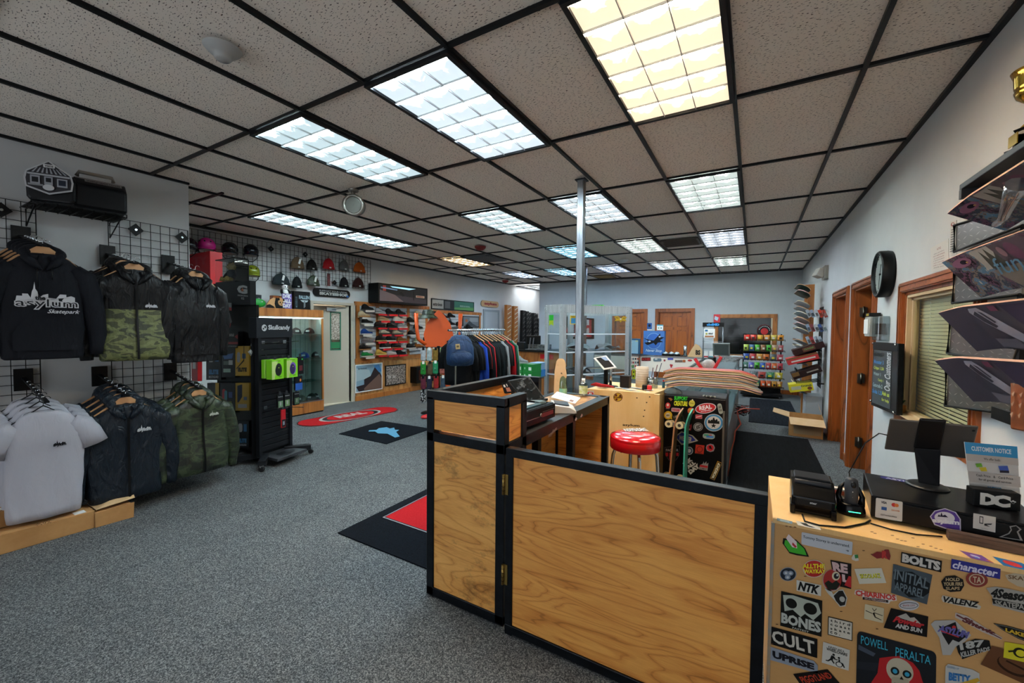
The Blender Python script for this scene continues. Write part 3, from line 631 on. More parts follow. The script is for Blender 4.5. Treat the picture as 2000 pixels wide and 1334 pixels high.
mb = MB(); decal(mb,yq((1198,767),(1216,767),(1216,784.5),(1198,784.5)),[('p','#5a1c10',circ(.5,.5,.5)),('p','#c79a1e',circ(.5,.5,.44)),('p','#5a1c10',circ(.3,.28,.13)),('p','#5a1c10',circ(.75,.35,.12)),('p','#5a1c10',circ(.35,.75,.12)),('t','#3a120a','Krooked',.08,.38,.92,.62,.03)]); mb.build('round_sticker',YB_,world=1)
mb = MB(); decal(mb,yq((1144,763),(1160,763),(1160,772),(1144,772)),[('p','#c6c3c0',rect(0,0,1,1)),('p','#c11a22',rrect(.1,.3,.95,1,.3)),('t','#e8e0dc','F',.4,.45,.75,.95,.06)]); mb.build('red_sticker',YB_,world=1)
mb = MB(); decal(mb,yq((1216,827),(1249,829),(1249,835),(1216,833)),[('t','#2a1a0e','asylum',0,0,1,1)]);
for a,b_ in ((1268,774),(1262,785),(1258,800),(1256,812),(1243,776),(1215,875),(1212,882)): decal(mb,yq((a,b_),(a+2.5,b_+.4),(a+2,b_+2.5),(a-.5,b_+2)),[('p','#3a2412',rect(0,0,1,1))])
mb.build('burnt_marks',YB_,world=1)
# stickers and clutter on its top
r2 = random.Random(3)
for k in range(26):
    px = r2.uniform(1150,1285); py = r2.uniform(757,766); p = onz(px,py,.9305); a = r2.uniform(0,3); s_ = r2.uniform(.02,.045)
    if p.x < -1.2 or p.y < 1.02 or p.x > -.6: continue
    mb = MB(); mb.X = Matrix.Translation((p.x,p.y,.9308+.0004*k)) @ Matrix.Rotation(a,4,'Z'); mb.box(-s_,s_,-s_*.6,s_*.6,0,.0003,col(r2.choice(('#c8c9c4','#9a3a34','#5f8aa8','#d3c9a4','#8b8d90','#c9b85a','#e2e0da')),.5)); mb.build('sticker',YB_,world=1)
# tablet kiosk
TK = thing('tablet_stand','white framed tablet on a black stand over the ply cabinet','tablet',(-1.08,1.2,.931))
q_ = [onpl(px,py,(-1.06,1.12,1.17),(.35,-.8,.55)) for px,py in ((1159,699),(1184,694),(1205,718),(1179,722))]
mb = MB(); slab(mb,q_,.012,WHT); mb.build('tablet_frame',TK,world=True,bev=.003)
mb = MB(); decal(mb,q_,[('p','#0c0e14',rect(.14,.07,.87,.9)),('p','#8da2c4',[(.5,.08),(.85,.08),(.85,.4),(.62,.36)])]); mb.build('tablet_screen',TK,world=1)
c_ = sum(q_,Vector())/4
mb = MB(); mb.cyl((c_.x-.02,1.2,.935),(c_.x-.02,1.2,c_.z),.022,BLK); mb.cyl((c_.x+.03,1.2,.935),(c_.x+.03,1.2,c_.z-.02),.014,CHR); mb.lathe([(0,.02),(.1,.012),(.115,0),(0,0)],BLK,(c_.x,1.2,.932),28,sy=.6); mb.build('stand',TK,world=1)
mb = MB(); mb.tube([(-1.24,1.03,.96),(-1.2,1.06,.965),(-1.14,1.05,.96),(-1.08,1.08,.955),(-1.02,1.06,.95)],[.006,.02,.016,.012,.008],cloth('#b2282c')); mb.build('red_cloth_band',label='red and white cloth strip lying by the tablet stand',cat='strap')
mb = MB(); mb.box(-1.0,-.91,1.2,1.29,.932,1.05,col('#1d1614',.4)); mb.build('black_block',label='dark cube holder between the tablet and the paper roll',cat='holder')
mb = MB(); mb.lathe([(.02,0),(.062,0),(.062,.2),(.02,.2),(.02,0)],noisy('paper_roll','#cdb8a0','#d6c3ad',3,.9),(-.83,1.4,.932),28)
for k in range(7): mb.lathe([(.0622,.03+k*.024),(.0628,.032+k*.024),(.0622,.034+k*.024)],col('#b8a288',.9),(-.83,1.4,.932),28)
mb.build('paper_roll',label='tall beige roll of paper on the ply cabinet',cat='paper roll')
t = thing('tape_measure','black and red tape measure on the ply cabinet','tape measure',(-.73,1.17,.932),R(10))
mb = MB(); mb.box(-.045,.0,-.025,.025,0,.05,BLK); mb.build('case_black',t,bev=.008); mb = MB(); mb.box(.0,.045,-.026,.026,0,.048,RED); mb.build('case_red',t,bev=.008)
TH = thing('tool_jar','clear jar of tall tools on the ply cabinet','jar',(-.72,1.36,.932))
mb = MB(); mb.lathe([(0,.0),(.05,0),(.055,.1),(.052,.1),(.048,.004)],PLC); mb.build('clear_jar',TH)
for k,(dx,h) in enumerate(((-.03,.2),(.01,.23),(.05,.25))):
    mb = MB(); mb.bar((-.02+k*.02,0,.01),(dx+.03,.02,h),.012,.005,col(('#6a3c30','#7d4236','#5f6468')[k],.35)); o = mb.build('metal_file')
    o.location += Vector((-.72,1.36,.932)); tag(o,('leftmost long file in the clear tool jar','middle long file in the clear tool jar','tallest rightmost file in the clear tool jar')[k],'file')
t = bottle((-.63,1.45,.932),[(0,0),(.014,0),(.014,.05),(.008,.06)],col('#1d5f7c',.3),'tiny blue bottle with red cap by the tool jar',None,None,RED,(.058,.075,.009),12)
# ---------------------------------------------------------------- red stool
SL = thing('bar_stool','round red vinyl stool with chrome legs behind the gate','stool',(-.585,.14,0))
RV = col('#d5101a',.22,0,0,.5)
mb = MB(); mb.lathe([(0,.768),(.08,.767),(.14,.76),(.172,.745),(.178,.735),(.175,.728),(.178,.72),(.178,.662),(.172,.655),(0,.655)],RV,n=40); mb.build('seat',SL)
for a in range(4):
    t_ = R(25+90*a); c,s = math.cos(t_),math.sin(t_); mb = MB()
    mb.tube([(c*.06,s*.06,.64),(c*.1,s*.1,.652),(c*.14,s*.14,.64),(c*.155,s*.155,.6),(c*.18,s*.18,.3),(c*.2,s*.2,.01)],.012,CHR,10); mb.build('leg',SL)
mb = MB(); mb.tube([(.178*math.cos(R(a)),.178*math.sin(R(a)),.3) for a in range(0,360,15)],.008,CHR,8,closed=True); mb.build('foot_ring',SL)
mb = MB(); decal(mb,[onz(px,py,.7685) for px,py in ((1215,837),(1258,835),(1270,843),(1222,843))],[('t','#1a1a1a','INDEPENDENT',0,.15,1,.95,.06),('t','#e8e4e0','INDEPENDENT',.01,.12,.99,.9,.01)],lift=.0006,step=.0004,n=Vector((0,0,1))); mb.build('seat_lettering',SL,world=1)
# ---------------------------------------------------------------- black fridge covered in stickers
FR = thing('mini_fridge','black mini fridge covered in round and oval stickers','fridge',(-.3,1.45,0))
FY,FX0,FX1,FZ = 1.19,-.575,-.06,.9
mb = MB(); mb.box(FX0,FX1,FY+.05,FY+.42,.02,FZ,col('#26292b',.4)); mb.build('fridge_body',FR,world=True,bev=.008)
mb = MB(); mb.box(FX0,FX1,FY,FY+.048,.03,FZ-.002,col('#030304',.32)); mb.build('fridge_door',FR,world=True,bev=.006)
mb = MB(); mb.box(FX1-.02,FX1-.004,FY-.012,FY,.1,.8,col('#6e6a60',.35,.6)); mb.build('door_handle',FR,world=1)
def fq(cx,cy,w_,h_,a=0):
    a = R(a); o = []
    for sx,sy in ((-1,-1),(1,-1),(1,1),(-1,1)):
        x,y = sx*w_/2,sy*h_/2; o.append(ony(cx+x*math.cos(a)-y*math.sin(a),cy+x*math.sin(a)+y*math.cos(a),FY-.0005))
    return o
def fst(name,cx,cy,w_,h_,a,items): mb = MB(); decal(mb,fq(1280+cx/7.02,760+cy/7.02,w_/7.02,h_/7.02,a),items,lift=.0015); mb.build(name,FR,world=1)
E1 = circ(.5,.5,.5); SQ = rect(0,0,1,1)
fst('sticker',350,165,185,130,3,[('t','#35d03a','SUPPORT',0,0,1,.38,.03),('t','#2a9a30','YOUR LOCAL',0,.4,.9,.52,.01),('t','#d8d820','CREATURE',0,.5,1,1,.04)])
fst('sticker',690,262,290,140,-8,[('p','#d8cfcf',E1),('p','#c4141c',circ(.5,.5,.46,.44)),('t','#f0e8e8','REAL',.2,.2,.8,.62,.04),('t','#f0e8e8','SKATEBOARDS',.26,.68,.74,.8,.02)])
fst('sticker',802,460,265,240,4,[('p','#c9c6c2',E1),('p','#3d86b4',circ(.5,.5,.47)),('p','#c9c2b8',circ(.5,.5,.37)),('p','#14110f',[(.2,.55),(.2,.38),(.27,.34),(.3,.42),(.38,.32),(.42,.36),(.45,.22),(.5,.2),(.54,.3),(.58,.36),(.62,.28),(.68,.3),(.7,.42),(.78,.36),(.8,.55)]),('p','#14110f',[(.5,.52),(.54,.62),(.64,.63),(.56,.69),(.6,.79),(.5,.73),(.4,.79),(.44,.69),(.36,.63),(.46,.62)])])
fst('sticker',502,190,100,110,10,[('p','#c9b73c',circ(.5,.55,.42)),('p','#6a5a10',rect(.25,.5,.75,.56)),('p','#dcd8c8',[(.4,.1),(.5,0),(.62,.12),(.55,.2)])])
fst('sticker',490,298,100,90,0,[('p','#c02818',E1),('t','#d8b020','OBEY',.1,.15,.9,.5,.05),('t','#d8b020','GO SK8',.15,.55,.85,.8,.04)])
fst('sticker',282,285,125,55,5,[('p','#b8969a',rrect(0,0,1,1,.2)),('t','#b01c2c','THRASHER',.05,.2,.95,.8,.04)])
fst('sticker',172,225,70,80,0,[('p','#c03a3a',E1),('p','#d8cfc8',circ(.5,.4,.22)),('t','#b8b0a8','SPOT',.1,.9,.9,1.1)])
fst('sticker',205,140,65,45,10,[('p','#8c5a28',[(0,.2),(.6,0),(1,.4),(.7,1),(.3,.5)])])
fst('sticker',175,358,115,115,0,[('p','#c9a414',E1),('p','#c9a414',[(.5,.8),(1,1),(.9,.5)]),('p','#cfc9b8',circ(.48,.5,.3)),('t','#1a1a1a','LRG',.28,.38,.68,.62,.05)])
fst('sticker',320,410,150,130,-15,[('p','#3c3a30',rrect(0,0,1,1,.1)),('t','#a8a288','HESH',.1,.08,.9,.3),('p','#6e6a58',circ(.5,.6,.22))])
fst('sticker',195,465,110,70,4,[('p','#b09038',rrect(0,0,1,1,.4)),('t','#1c180c','Baker',.12,.25,.88,.8,.05)])
fst('sticker',596,378,92,55,2,[('p','#b88a90',SQ),('p','#c4343c',rect(.05,.08,.95,.92)),('p','#e0d0d0',[(.1,.55),(.9,.2),(.9,.4),(.1,.75)])])
fst('sticker',888,268,75,145,-12,[('p','#9c9c8c',rrect(.1,0,.9,1,.35,.2)),('t','#26261e','AW',.25,.2,.75,.5),('t','#26261e','SK8',.25,.55,.75,.75)])
fst('sticker',587,518,132,120,0,[('p','#8e8e90',E1),('p','#1a1a1c',circ(.5,.5,.42)),('p','#a8a8aa',circ(.5,.5,.36)),('t','#141416','EIID',.25,.3,.78,.7,.04,.3,-20)])
fst('sticker',455,515,90,105,0,[('p','#c4121c',[(.1,1),(0,.45),(.1,.1),(.25,.35),(.35,0),(.5,.3),(.65,.05),(.75,.35),(.95,.1),(1,.5),(.85,1)]),('p','#1a0608',rect(.25,.5,.42,.58)),('p','#1a0608',rect(.58,.5,.75,.58)),('p','#e0c0c0',[(.2,.78),(.8,.78),(.65,.92),(.35,.92)])])
fst('sticker',425,680,330,200,10,[('p','#b8b4a8',[(0,.5),(.25,.05),(.75,.2),(1,.5),(.7,.75),(.35,.98)]),('p','#1c2f9a',[(.06,.5),(.28,.13),(.72,.26),(.9,.5),(.68,.68),(.36,.88)]),('t','#c9c6bc','WELDER',.2,.34,.74,.68,.05)])
fst('sticker',733,645,165,95,5,[('p','#9aa49c',rrect(0,.1,1,.9,.3)),('p','#3c9c78',rect(.1,.25,.6,.5)),('p','#3878c4',rect(.3,.45,.9,.7)),('p','#c03838',rect(.5,.25,.75,.4))])
fst('sticker',608,825,120,122,6,[('p','#c0301c',SQ),('p','#6e1410',circ(.5,.5,.36)),('p','#c0301c',circ(.5,.5,.27)),('t','#6e1410','OBEY',.15,.86,.85,.97)])
fst('sticker',755,805,125,115,0,[('p','#8c888c',[(0,.5),(.1,.15),(.5,0),(.85,.1),(1,.5),(.85,.9),(.5,1),(.12,.85)]),('p','#c4141c',circ(.48,.5,.38)),('t','#1a0808','a',.32,.25,.65,.75,.08)])
fst('sticker',465,845,105,110,0,[('p','#a8acb8',E1),('p','#2c3c60',circ(.5,.5,.4)),('p','#c0c4cc',circ(.5,.5,.24))])
fst('sticker',230,880,210,220,0,[('p','#4a4a4c',[(0,.12),(1,.0),(1,.6),(.75,.95),(.3,.95),(.05,.6)]),('p','#101012',[(.03,.15),(.97,.04),(.97,.58),(.73,.92),(.32,.92),(.08,.58)]),('t','#b0b0b0','FACTOR',.1,.22,.92,.38,.03),('p','#b81c28',rect(.08,.45,.24,.68)),('p','#b81c28',rect(.32,.45,.44,.88)),('p','#b81c28',rect(.56,.45,.68,.9)),('p','#b81c28',rect(.78,.45,.93,.66))])
fst('sticker',495,1040,180,190,-38,[('t','#c8c6c2','DGK',.05,0,.8,.3,.09),('t','#c8c6c2','ALL',.1,.34,.85,.62,.09),('t','#c8c6c2','DAY',0,.67,.95,1,.09)])
fst('sticker',665,1050,120,130,10,[('p','#9c9a98',[(0,.95),(.05,.5),(.35,.3),(.4,.05),(.5,.3),(.7,.0),(.78,.3),(.95,.1),(1,.95)]),('p','#b81c24',rect(.05,.45,.95,.68)),('t','#3a1014','ELEMENT',.1,.74,.9,.9)])
fst('sticker',832,1118,70,260,24,[('p','#a87a18',SQ),('p','#2a2110',rect(.1,.03,.9,.97))])
mb = MB(); q = fq(1280+832/7.02,760+1118/7.02,70/7.02,260/7.02,24); q = [q[3],q[0],q[1],q[2]]; decal(mb,q,[('t','#d8cfae','WORKSHOP',.06,.2,.94,.8,.05)],lift=.004); mb.build('sticker',FR,world=1)
# items on the fridge: beanie, chain, stack of decks
mb = MB(); mb.ell((-.52,1.32,.903),(.085,.07,.055),cloth('#5c6668'),20,6,0,1); mb.build('knit_beanie',label='folded grey beanie lying on the black fridge',cat='beanie')
mb = MB();
for k in range(16): a = k*.4; mb.ell((-.24+.006*k+.01*math.sin(a),1.235+.012*math.cos(a*1.7),.912),(.012,.012,.01),col('#34352e',.4) if k % 3 else col('#a0a094',.4),8,5)
mb.build('bracelet_pile',label='small heap of beaded bracelets on the fridge edge',cat='bracelets',kind='stuff')
def deck(L,W,mat_bot,mat_edge,mat_top,th=.011,kick=.035,conc=.006,nl=22):
    """popsicle deck along x, ply layers as the edge; z up"""
    mb = MB(); secs = []
    def hw(x):
        a = abs(x)/(L/2); s_ = max(0,(a-.72)/.28); return W/2*math.sqrt(max(0.0,1-s_**2.6))
    def hz_(x):
        a = abs(x); k = L/2-.17; return 0 if a < k else kick*((a-k)/.17)**1.5
    vt,vb = [],[]
    xs = [-L/2*math.cos(math.pi*i/nl) for i in range(nl+1)]
    NW = 7
    for x in xs:
        w_ = max(hw(x),.004)
        vt.append([(x,w_*(2*j/(NW-1)-1),hz_(x)+conc*(2*j/(NW-1)-1)**2+th) for j in range(NW)]); vb.append([(a,b_,c-th) for a,b_,c in vt[-1]])
    def sheet(rows,mat,rev):
        v = [p for r_ in rows for p in r_]; f = []
        for i in range(len(rows)-1):
            for j in range(NW-1): q = (i*NW+j,i*NW+j+1,(i+1)*NW+j+1,(i+1)*NW+j); f.append(q if rev else tuple(reversed(q)))
        mb.add(v,f,mat,True)
    sheet(vt,mat_top,False); sheet(vb,mat_bot,True)
    ring = lambda rows: [r_[0] for r_ in rows]+rows[-1][1:-1]+[r_[-1] for r_ in reversed(rows)]+list(reversed(rows[0][1:-1]))
    rt,rb = ring(vt),ring(vb); n_ = len(rt); mb.add(rt+rb,[(i,(i+1) % n_,n_+(i+1) % n_,n_+i) for i in range(n_)],mat_edge,True)
    return mb
EDG = [col(h,.5) for h in ('#c79a70','#d6a59a','#c8b68e','#b98a5a','#d8c8b0')]
lbls = ['topmost skateboard deck of the stack, with red bottom graphic','second deck from the top of the fridge stack','third deck from the top of the fridge stack','fourth deck from the top of the fridge stack','fifth deck from the top of the fridge stack','white deck just under the wooden edged decks of the stack','grey deck under the white one in the stack','pale deck with pink edge near the stack bottom','lowest deck of the fridge stack']
tops = ['#b4453c','#c4b69a','#b09a7a','#c9b79a','#b8a88e','#c9cbce','#8d9094','#b6aeb0','#a8a6a8']
for k in range(9):
    i = 8-k
    mb = deck(.8,.2,col('#c9c2b8',.4),EDG[k % 5],col(tops[i],.4),conc=-.004,kick=-.045)
    for (px_,c_) in (((-.15,'#c04a50'),(.1,'#c98a5a')) if i == 5 else ()): mb.X = Matrix.Translation((px_,-.03,.0098)); mb.lathe([(0,.001),(.03,.001)],col(c_,.4),n=16); mb.X = Matrix.Identity(4)
    o = mb.build('skateboard_deck',label=lbls[i],cat='skateboard deck',group='decks stacked on the fridge'); o.location = Vector((-.22+.01*math.sin(k*2.1)+(.03 if k < 3 else 0),(1.37 if k < 3 else 1.42)+.008*math.cos(k*1.7),.943+k*.018)); o.rotation_euler = (0,0,R(1.2*math.sin(k*3.3)))
# two complete skateboards leaning on the fridge
def board(name,lb,px_top,px_bot,colr,grip,side):
    top = ony(*px_top,1.10); bot = Vector((ony(*px_bot,1.0).x,.98,.03)); t = thing('skateboard',lb,'skateboard',bot)
    mb = MB(); n = 14; pts = []
    L_ = .79
    for s_ in range(2): pass
    ax = (top-bot); ax.normalize(); prof = []
    for i in range(n+1):
        u = i/n; x_ = u*L_; a = abs(x_-L_/2); k = .045*max(0,(a-.22)/.17)**1.4; prof.append((x_,k))
    nor = Vector((-1,0,0)) if side < 0 else Vector((1,0,0)); nor = (nor-ax*nor.dot(ax)).normalized(); wd = ax.cross(nor).normalized()
    def sec(x_,k,u):
        hw_ = .1*math.sqrt(max(.02,1-max(0,(abs(2*u-1)-.72)/.28)**2.6)); c = bot+ax*x_-nor*k*-1
        return [c+wd*hw_+nor*.006,c-wd*hw_+nor*.006,c-wd*hw_-nor*.006,c+wd*hw_-nor*.006]
    mb.loft([sec(x_,k,i/n) for i,(x_,k) in enumerate(prof)],colr,False);
    mb.build('deck',t,world=1)
    for u in (.2,.8):
        mb = MB(); c = bot+ax*(L_*u)-nor*.0; c2 = c-nor*.05
        mb.bar(c-nor*.006,c-nor*.04,.045,.03,STL,up=ax); mb.cyl(c2-wd*.075,c2+wd*.075,.006,STL,8); tr = mb.build('truck',t,world=1)
        for sg in (-1,1):
            mb = MB(); w0 = c2+wd*sg*.055; w1 = c2+wd*sg*.09; cr = col('#c4b184',.4); mb.cyl(w0,w1,.032,cr,18); mb.cyl(w1,w1+wd*sg*.002,.014,col('#3c3830',.4),12); mb.build('wheel',tr,world=1)
    return t
board('a','skateboard with tan wood edge leaning on the fridge, left one',(1322,813),(1309,915),col('#a06a44',.5),None,1)
board('b','skateboard with teal green underside leaning on the fridge, right one',(1342,812),(1338,926),col('#3a9c84',.4),None,1)
# red V-shaped stand with bag, cables beside the fridge
VS = thing('foosball_clip_stand','pair of red clamps in a V with chrome legs by the glass case','stand',(-.28,1.9,.95))
VS.name = 'red_clamp_stand'
for s_,(a,b_) in enumerate((((1357,700),(1378,731)),((1409,697),(1389,731)))):
    mb = MB(); A = ony(*a,2.0); B_ = ony(*b_,2.0); mb.bar(A,B_,.05,.03,col('#c8141c',.3)); mb.build('red_arm',VS,world=True,bev=.006)
for a,b_ in (((1378,733),(1352,740)),((1389,733),(1412,740)),((1380,730),(1400,742)),((1386,725),(1365,742))):
    mb = MB(); mb.cyl(ony(*a,1.99),ony(*b_,1.99),.005,CHR,8); mb.build('leg',VS,world=1)
mb = MB(); mb.ell(ony(1384,714,2.03),(.07,.03,.07),noisy('crumpled_bag','#8d8a88','#c4bcb8',12,.4),16,8); mb.build('plastic_bag',label='crumpled clear plastic bag between the red clamps',cat='bag')
mb = MB(); oc = col('#c2513a',.5)
pts = [onz(1455,775,.55),onz(1448,790,.45)]; pts = [ony(px,py,1.9) for px,py in ((1484,799),(1452,798),(1440,803),(1442,815),(1447,828),(1436,842),(1434,860),(1428,880),(1425,905),(1421,930))]
mb.tube(pts,.006,oc,8); mb.build('extension_cord',label='orange extension cord hanging down beside the black fridge',cat='cord')
mb = MB(); r2 = random.Random(5); c0 = ony(1450,800,1.95)
for k in range(5):
    pts = [c0+Vector((r2.uniform(-.07,.07),r2.uniform(-.02,.04),r2.uniform(-.06,.05))) for _ in range(9)]; mb.tube(pts,.005,col('#1a1416',.5) if k < 3 else col('#8c2a22',.5),6)
mb.build('tangled_cables',label='tangle of dark and red cables beside the fridge',cat='cables',kind='stuff')
# ================================================================ RIGHT SIDE: STICKERED CABINET
ZK = .845; KX0 = .212; KY0 = -1.13; KY1 = -.63
KB = thing('sticker_cabinet','pale ply cabinet covered in skate stickers at the lower right','cabinet',(.64,-.88,0))
mb = MB(); mb.box(KX0,XR-.002,KY0+.002,KY1,0,ZK-.018,BIRCHD); mb.build('cabinet_body',KB,world=1)
mb = MB(); mb.box(KX0,XR-.002,KY0,KY1,ZK-.018,ZK,BIRCH); mb.build('cabinet_top',KB,world=True,bev=.0015)
mb = MB(); mb.box(KX0-.004,KX0+.006,KY0-.002,KY0+.012,0,ZK-.018,noisy('worn_edge','#7c8a90','#b08a58',9,.5)); mb.build('edge_band',KB,world=1)
S1 = (1490,1000,1078/270)     # crop origin and scale used when reading the stickers off the photo
S2 = (1740,1050,1221/260)
def kst(S,pts,items,name='sticker',lift=.0012):
    q = [ony(S[0]+x/S[2],S[1]+y/S[2],KY0) for x,y in pts]; mb = MB(); decal(mb,q,items,lift=lift,step=.0003); return mb.build(name,KB,world=1)
# rows left to right as on the photo; four corners TL TR BR BL
kst(S1,((115,205),(262,200),(375,340),(270,400)),[('p','#0f120c',[(.05,.2),(.3,.0),(.9,.1),(1,.6),(.85,1),(.3,.75),(0,.6)]),('p','#37a51e',[(.1,.25),(.32,.08),(.85,.2),(.94,.6),(.8,.9),(.35,.68),(.06,.55)]),('p','#d9c8c8',[(.45,.0),(.75,-.2),(.85,.2),(.6,.5),(.4,.4)]),('p','#b3202a',[(.5,.3),(.62,.2),(.66,.42),(.52,.46)])])
kst(S1,((302,155),(700,232),(693,338),(300,250)),[('p','#b9bdc4',rrect(0,0,1,1,.02,.1)),('t','#24262c','Tommy Storey is underrated.',.03,.24,.95,.52,.01),('t','#24262c','-ep',.88,.66,.94,.8)])
kst(S1,((690,330),(748,330),(748,382),(690,382)),[('p','#c4beb4',[(.3,0),(.8,0),(1,.9),(.6,1),(.1,.8),(0,.5)]),('p','#2d7d3c',[(.4,.05),(.85,.0),(.95,.5),(.5,.6)])])
kst(S1,((845,292),(995,292),(995,375),(845,375)),[('p','#7a1418',[(0,.5),(.3,.2),(.6,.25),(.7,0),(.9,0),(1,.6),(.95,1),(.7,.75),(.3,.85)]),('t','#b52a26','R',.55,.1,.85,.85,.06)])
kst(S1,((130,430),(262,430),(262,538),(130,538)),[('p','#8a9098',E1),('p','#1e2530',circ(.5,.5,.45)),('p','#7c8898',circ(.38,.4,.17)),('p','#7c8898',circ(.65,.42,.17)),('p','#7c8898',circ(.48,.7,.17)),('p','#c0c4c8',circ(.38,.4,.08)),('p','#c0c4c8',circ(.65,.42,.08)),('p','#c0c4c8',circ(.48,.7,.08))])
kst(S1,((312,372),(485,372),(485,510),(312,510)),[('p','#c2b8a8',E1),('p','#b01c1c',circ(.5,.5,.46)),('t','#e0d018','ALLTHE',-.02,.22,.98,.48,.04),('t','#e0d018','WAYKAY',.04,.52,1.02,.76,.04)])
kst(S1,((525,372),(690,402),(688,600),(560,570)),[('p','#14110f',SQ),('t','#c8a8a8','RE',.06,.06,.82,.42,.06),('t','#c8a8a8','L',.5,.48,.86,.78,.08),('p','#b01c20',[(.86,.5),(1,.5),(1,.95),(.6,.9)])])
kst(S1,((465,445),(618,445),(618,618),(465,618)),[('p','#b0a49c',circ(.5,.5,.5)),('p','#9a2018',circ(.5,.48,.47)),('p','#1e2018',[(.1,.62),(.3,.5),(.5,.62),(.7,.5),(.9,.66),(.7,.92),(.3,.92)]),('p','#c8c0a0',circ(.68,.3,.2)),('p','#222226',circ(.7,.3,.13)),('p','#c8c8c8',circ(.75,.26,.05))])
kst(S1,((478,590),(662,595),(655,742),(545,735)),[('p','#b8b8b0',[(0,.05),(.25,0),(.3,.35),(.6,.1),(.8,.05),(1,.5),(.9,.95),(.5,1),(.3,.7),(.05,.3)]),('p','#1c1c1c',[(.3,.42),(.6,.14),(.78,.12),(.95,.5),(.86,.88),(.55,.95),(.34,.68)]),('p','#a8a8a4',circ(.72,.58,.15))])
kst(S1,((262,528),(455,570),(452,655),(262,612)),[('p','#c8c6bc',SQ),('t','#0f0f0f','NTK',.05,.08,.95,.9,.05,.3)])
kst(S1,((712,442),(925,435),(962,552),(752,560)),[('p','#c8c4b4',SQ),('t','#1c1c14','SKOOLARZ',.12,.36,.88,.66,.05),('t','#d8d418','SKOOLARZ',.115,.34,.875,.64,.02)])
kst(S1,((712,598),(1045,640),(1045,722),(712,680)),[('p','#cfc9c2',[(.02,.1),(.15,0),(.35,.25),(.6,.1),(.98,.1),(1,.6),(.85,.75),(.82,1),(.2,.85),(.18,.6),(0,.5)]),('t','#c0342a','CHIARINOS',.03,.08,.97,.62,.05),('p','#2a201c',rect(.2,.66,.8,.9)),('t','#c8a8a0','SKATEBOARDS',.25,.71,.75,.85)])
kst(S1,((795,715),(945,748),(938,865),(788,830)),[('p','#c4b898',rrect(0,0,1,1,.06)),('p','#2c2820',[(.05,.4),(.4,.5),(.42,.55),(.07,.46)]),('p','#2c2820',[(.42,.5),(.5,.42),(.95,.5),(.94,.54),(.52,.47),(.45,.56),(.6,.7),(.9,.8),(.9,.84),(.55,.75)]),('p','#2c2820',[(.4,.15),(.5,.3),(.6,.12),(.62,.16),(.5,.36),(.38,.18)])])
kst(S1,((142,615),(463,690),(457,972),(135,885)),[('p','#0e0f0c',SQ),('p','#a8b0a4',[(.05,.1),(.3,.04),(.9,.1),(.98,.35),(.8,.6),(.6,.48),(.5,.6),(.3,.45),(.1,.55)]),('p','#0e0f0c',circ(.26,.28,.14)),('p','#0e0f0c',circ(.72,.3,.16)),('t','#b4b8b0','BONES',.02,.6,.98,.9,.05),('t','#b4b8b0','FASTEST',.3,.93,.7,.98)])
kst(S1,((508,812),(700,858),(697,1005),(505,955)),[('p','#0e0e0e',SQ),('p','#c8c2b4',rect(.03,.04,.97,.96)),('t','#1c1c1c','t h i r d',.1,.1,.9,.25),('t','#1c1c1c','c o a s t',.1,.32,.9,.45),('t','#1c1c1c','s k a t e',.1,.53,.9,.67),('t','#1c1c1c','c o .',.1,.74,.5,.87)])
kst(S1,((50,888),(425,990),(423,1138),(48,1025)),[('p','#0c0c0c',SQ)]+[('t','#c9c4b8','CULT',.06,.16,.94,.86,.03,-.1)])
kst(S1,((48,1045),(428,1170),(428,1258),(50,1150)),[('p','#8a93a0',[(0,0),(.92,0),(1,.3),(1,1),(0,1)]),('t','#14141c','UPRISE',.07,.22,.93,.78,.06)])
kst(S1,((470,1010),(678,1075),(668,1236),(458,1172)),[('p','#c6c4bc',SQ),('t','#1c1c1c','A BUDDY AND A',.2,.1,.8,.2),('t','#1c1c1c','WHEELCHAIRS',.14,.2,.92,.34,.03),('p','#161616',circ(.42,.45,.05)),('p','#161616',[(.34,.5),(.44,.52),(.5,.62),(.58,.62),(.58,.66),(.46,.66),(.42,.62),(.4,.72),(.48,.84),(.44,.87),(.34,.74),(.24,.84),(.14,.84),(.14,.8),(.22,.79),(.3,.68)]),('p','#161616',circ(.62,.52,.045)),('p','#161616',[(.6,.58),(.66,.58),(.67,.7),(.78,.72),(.86,.9),(.82,.92),(.74,.77),(.62,.76)]),('p','#161616',circ(.64,.82,.13)),('p','#c6c4bc',circ(.64,.82,.1))])
kst(S1,((235,1262),(505,1225),(600,1334),(330,1400)),[('p','#14100e',SQ),('t','#b8381c','PIGGYLAND',.1,.18,.95,.6,.02)])
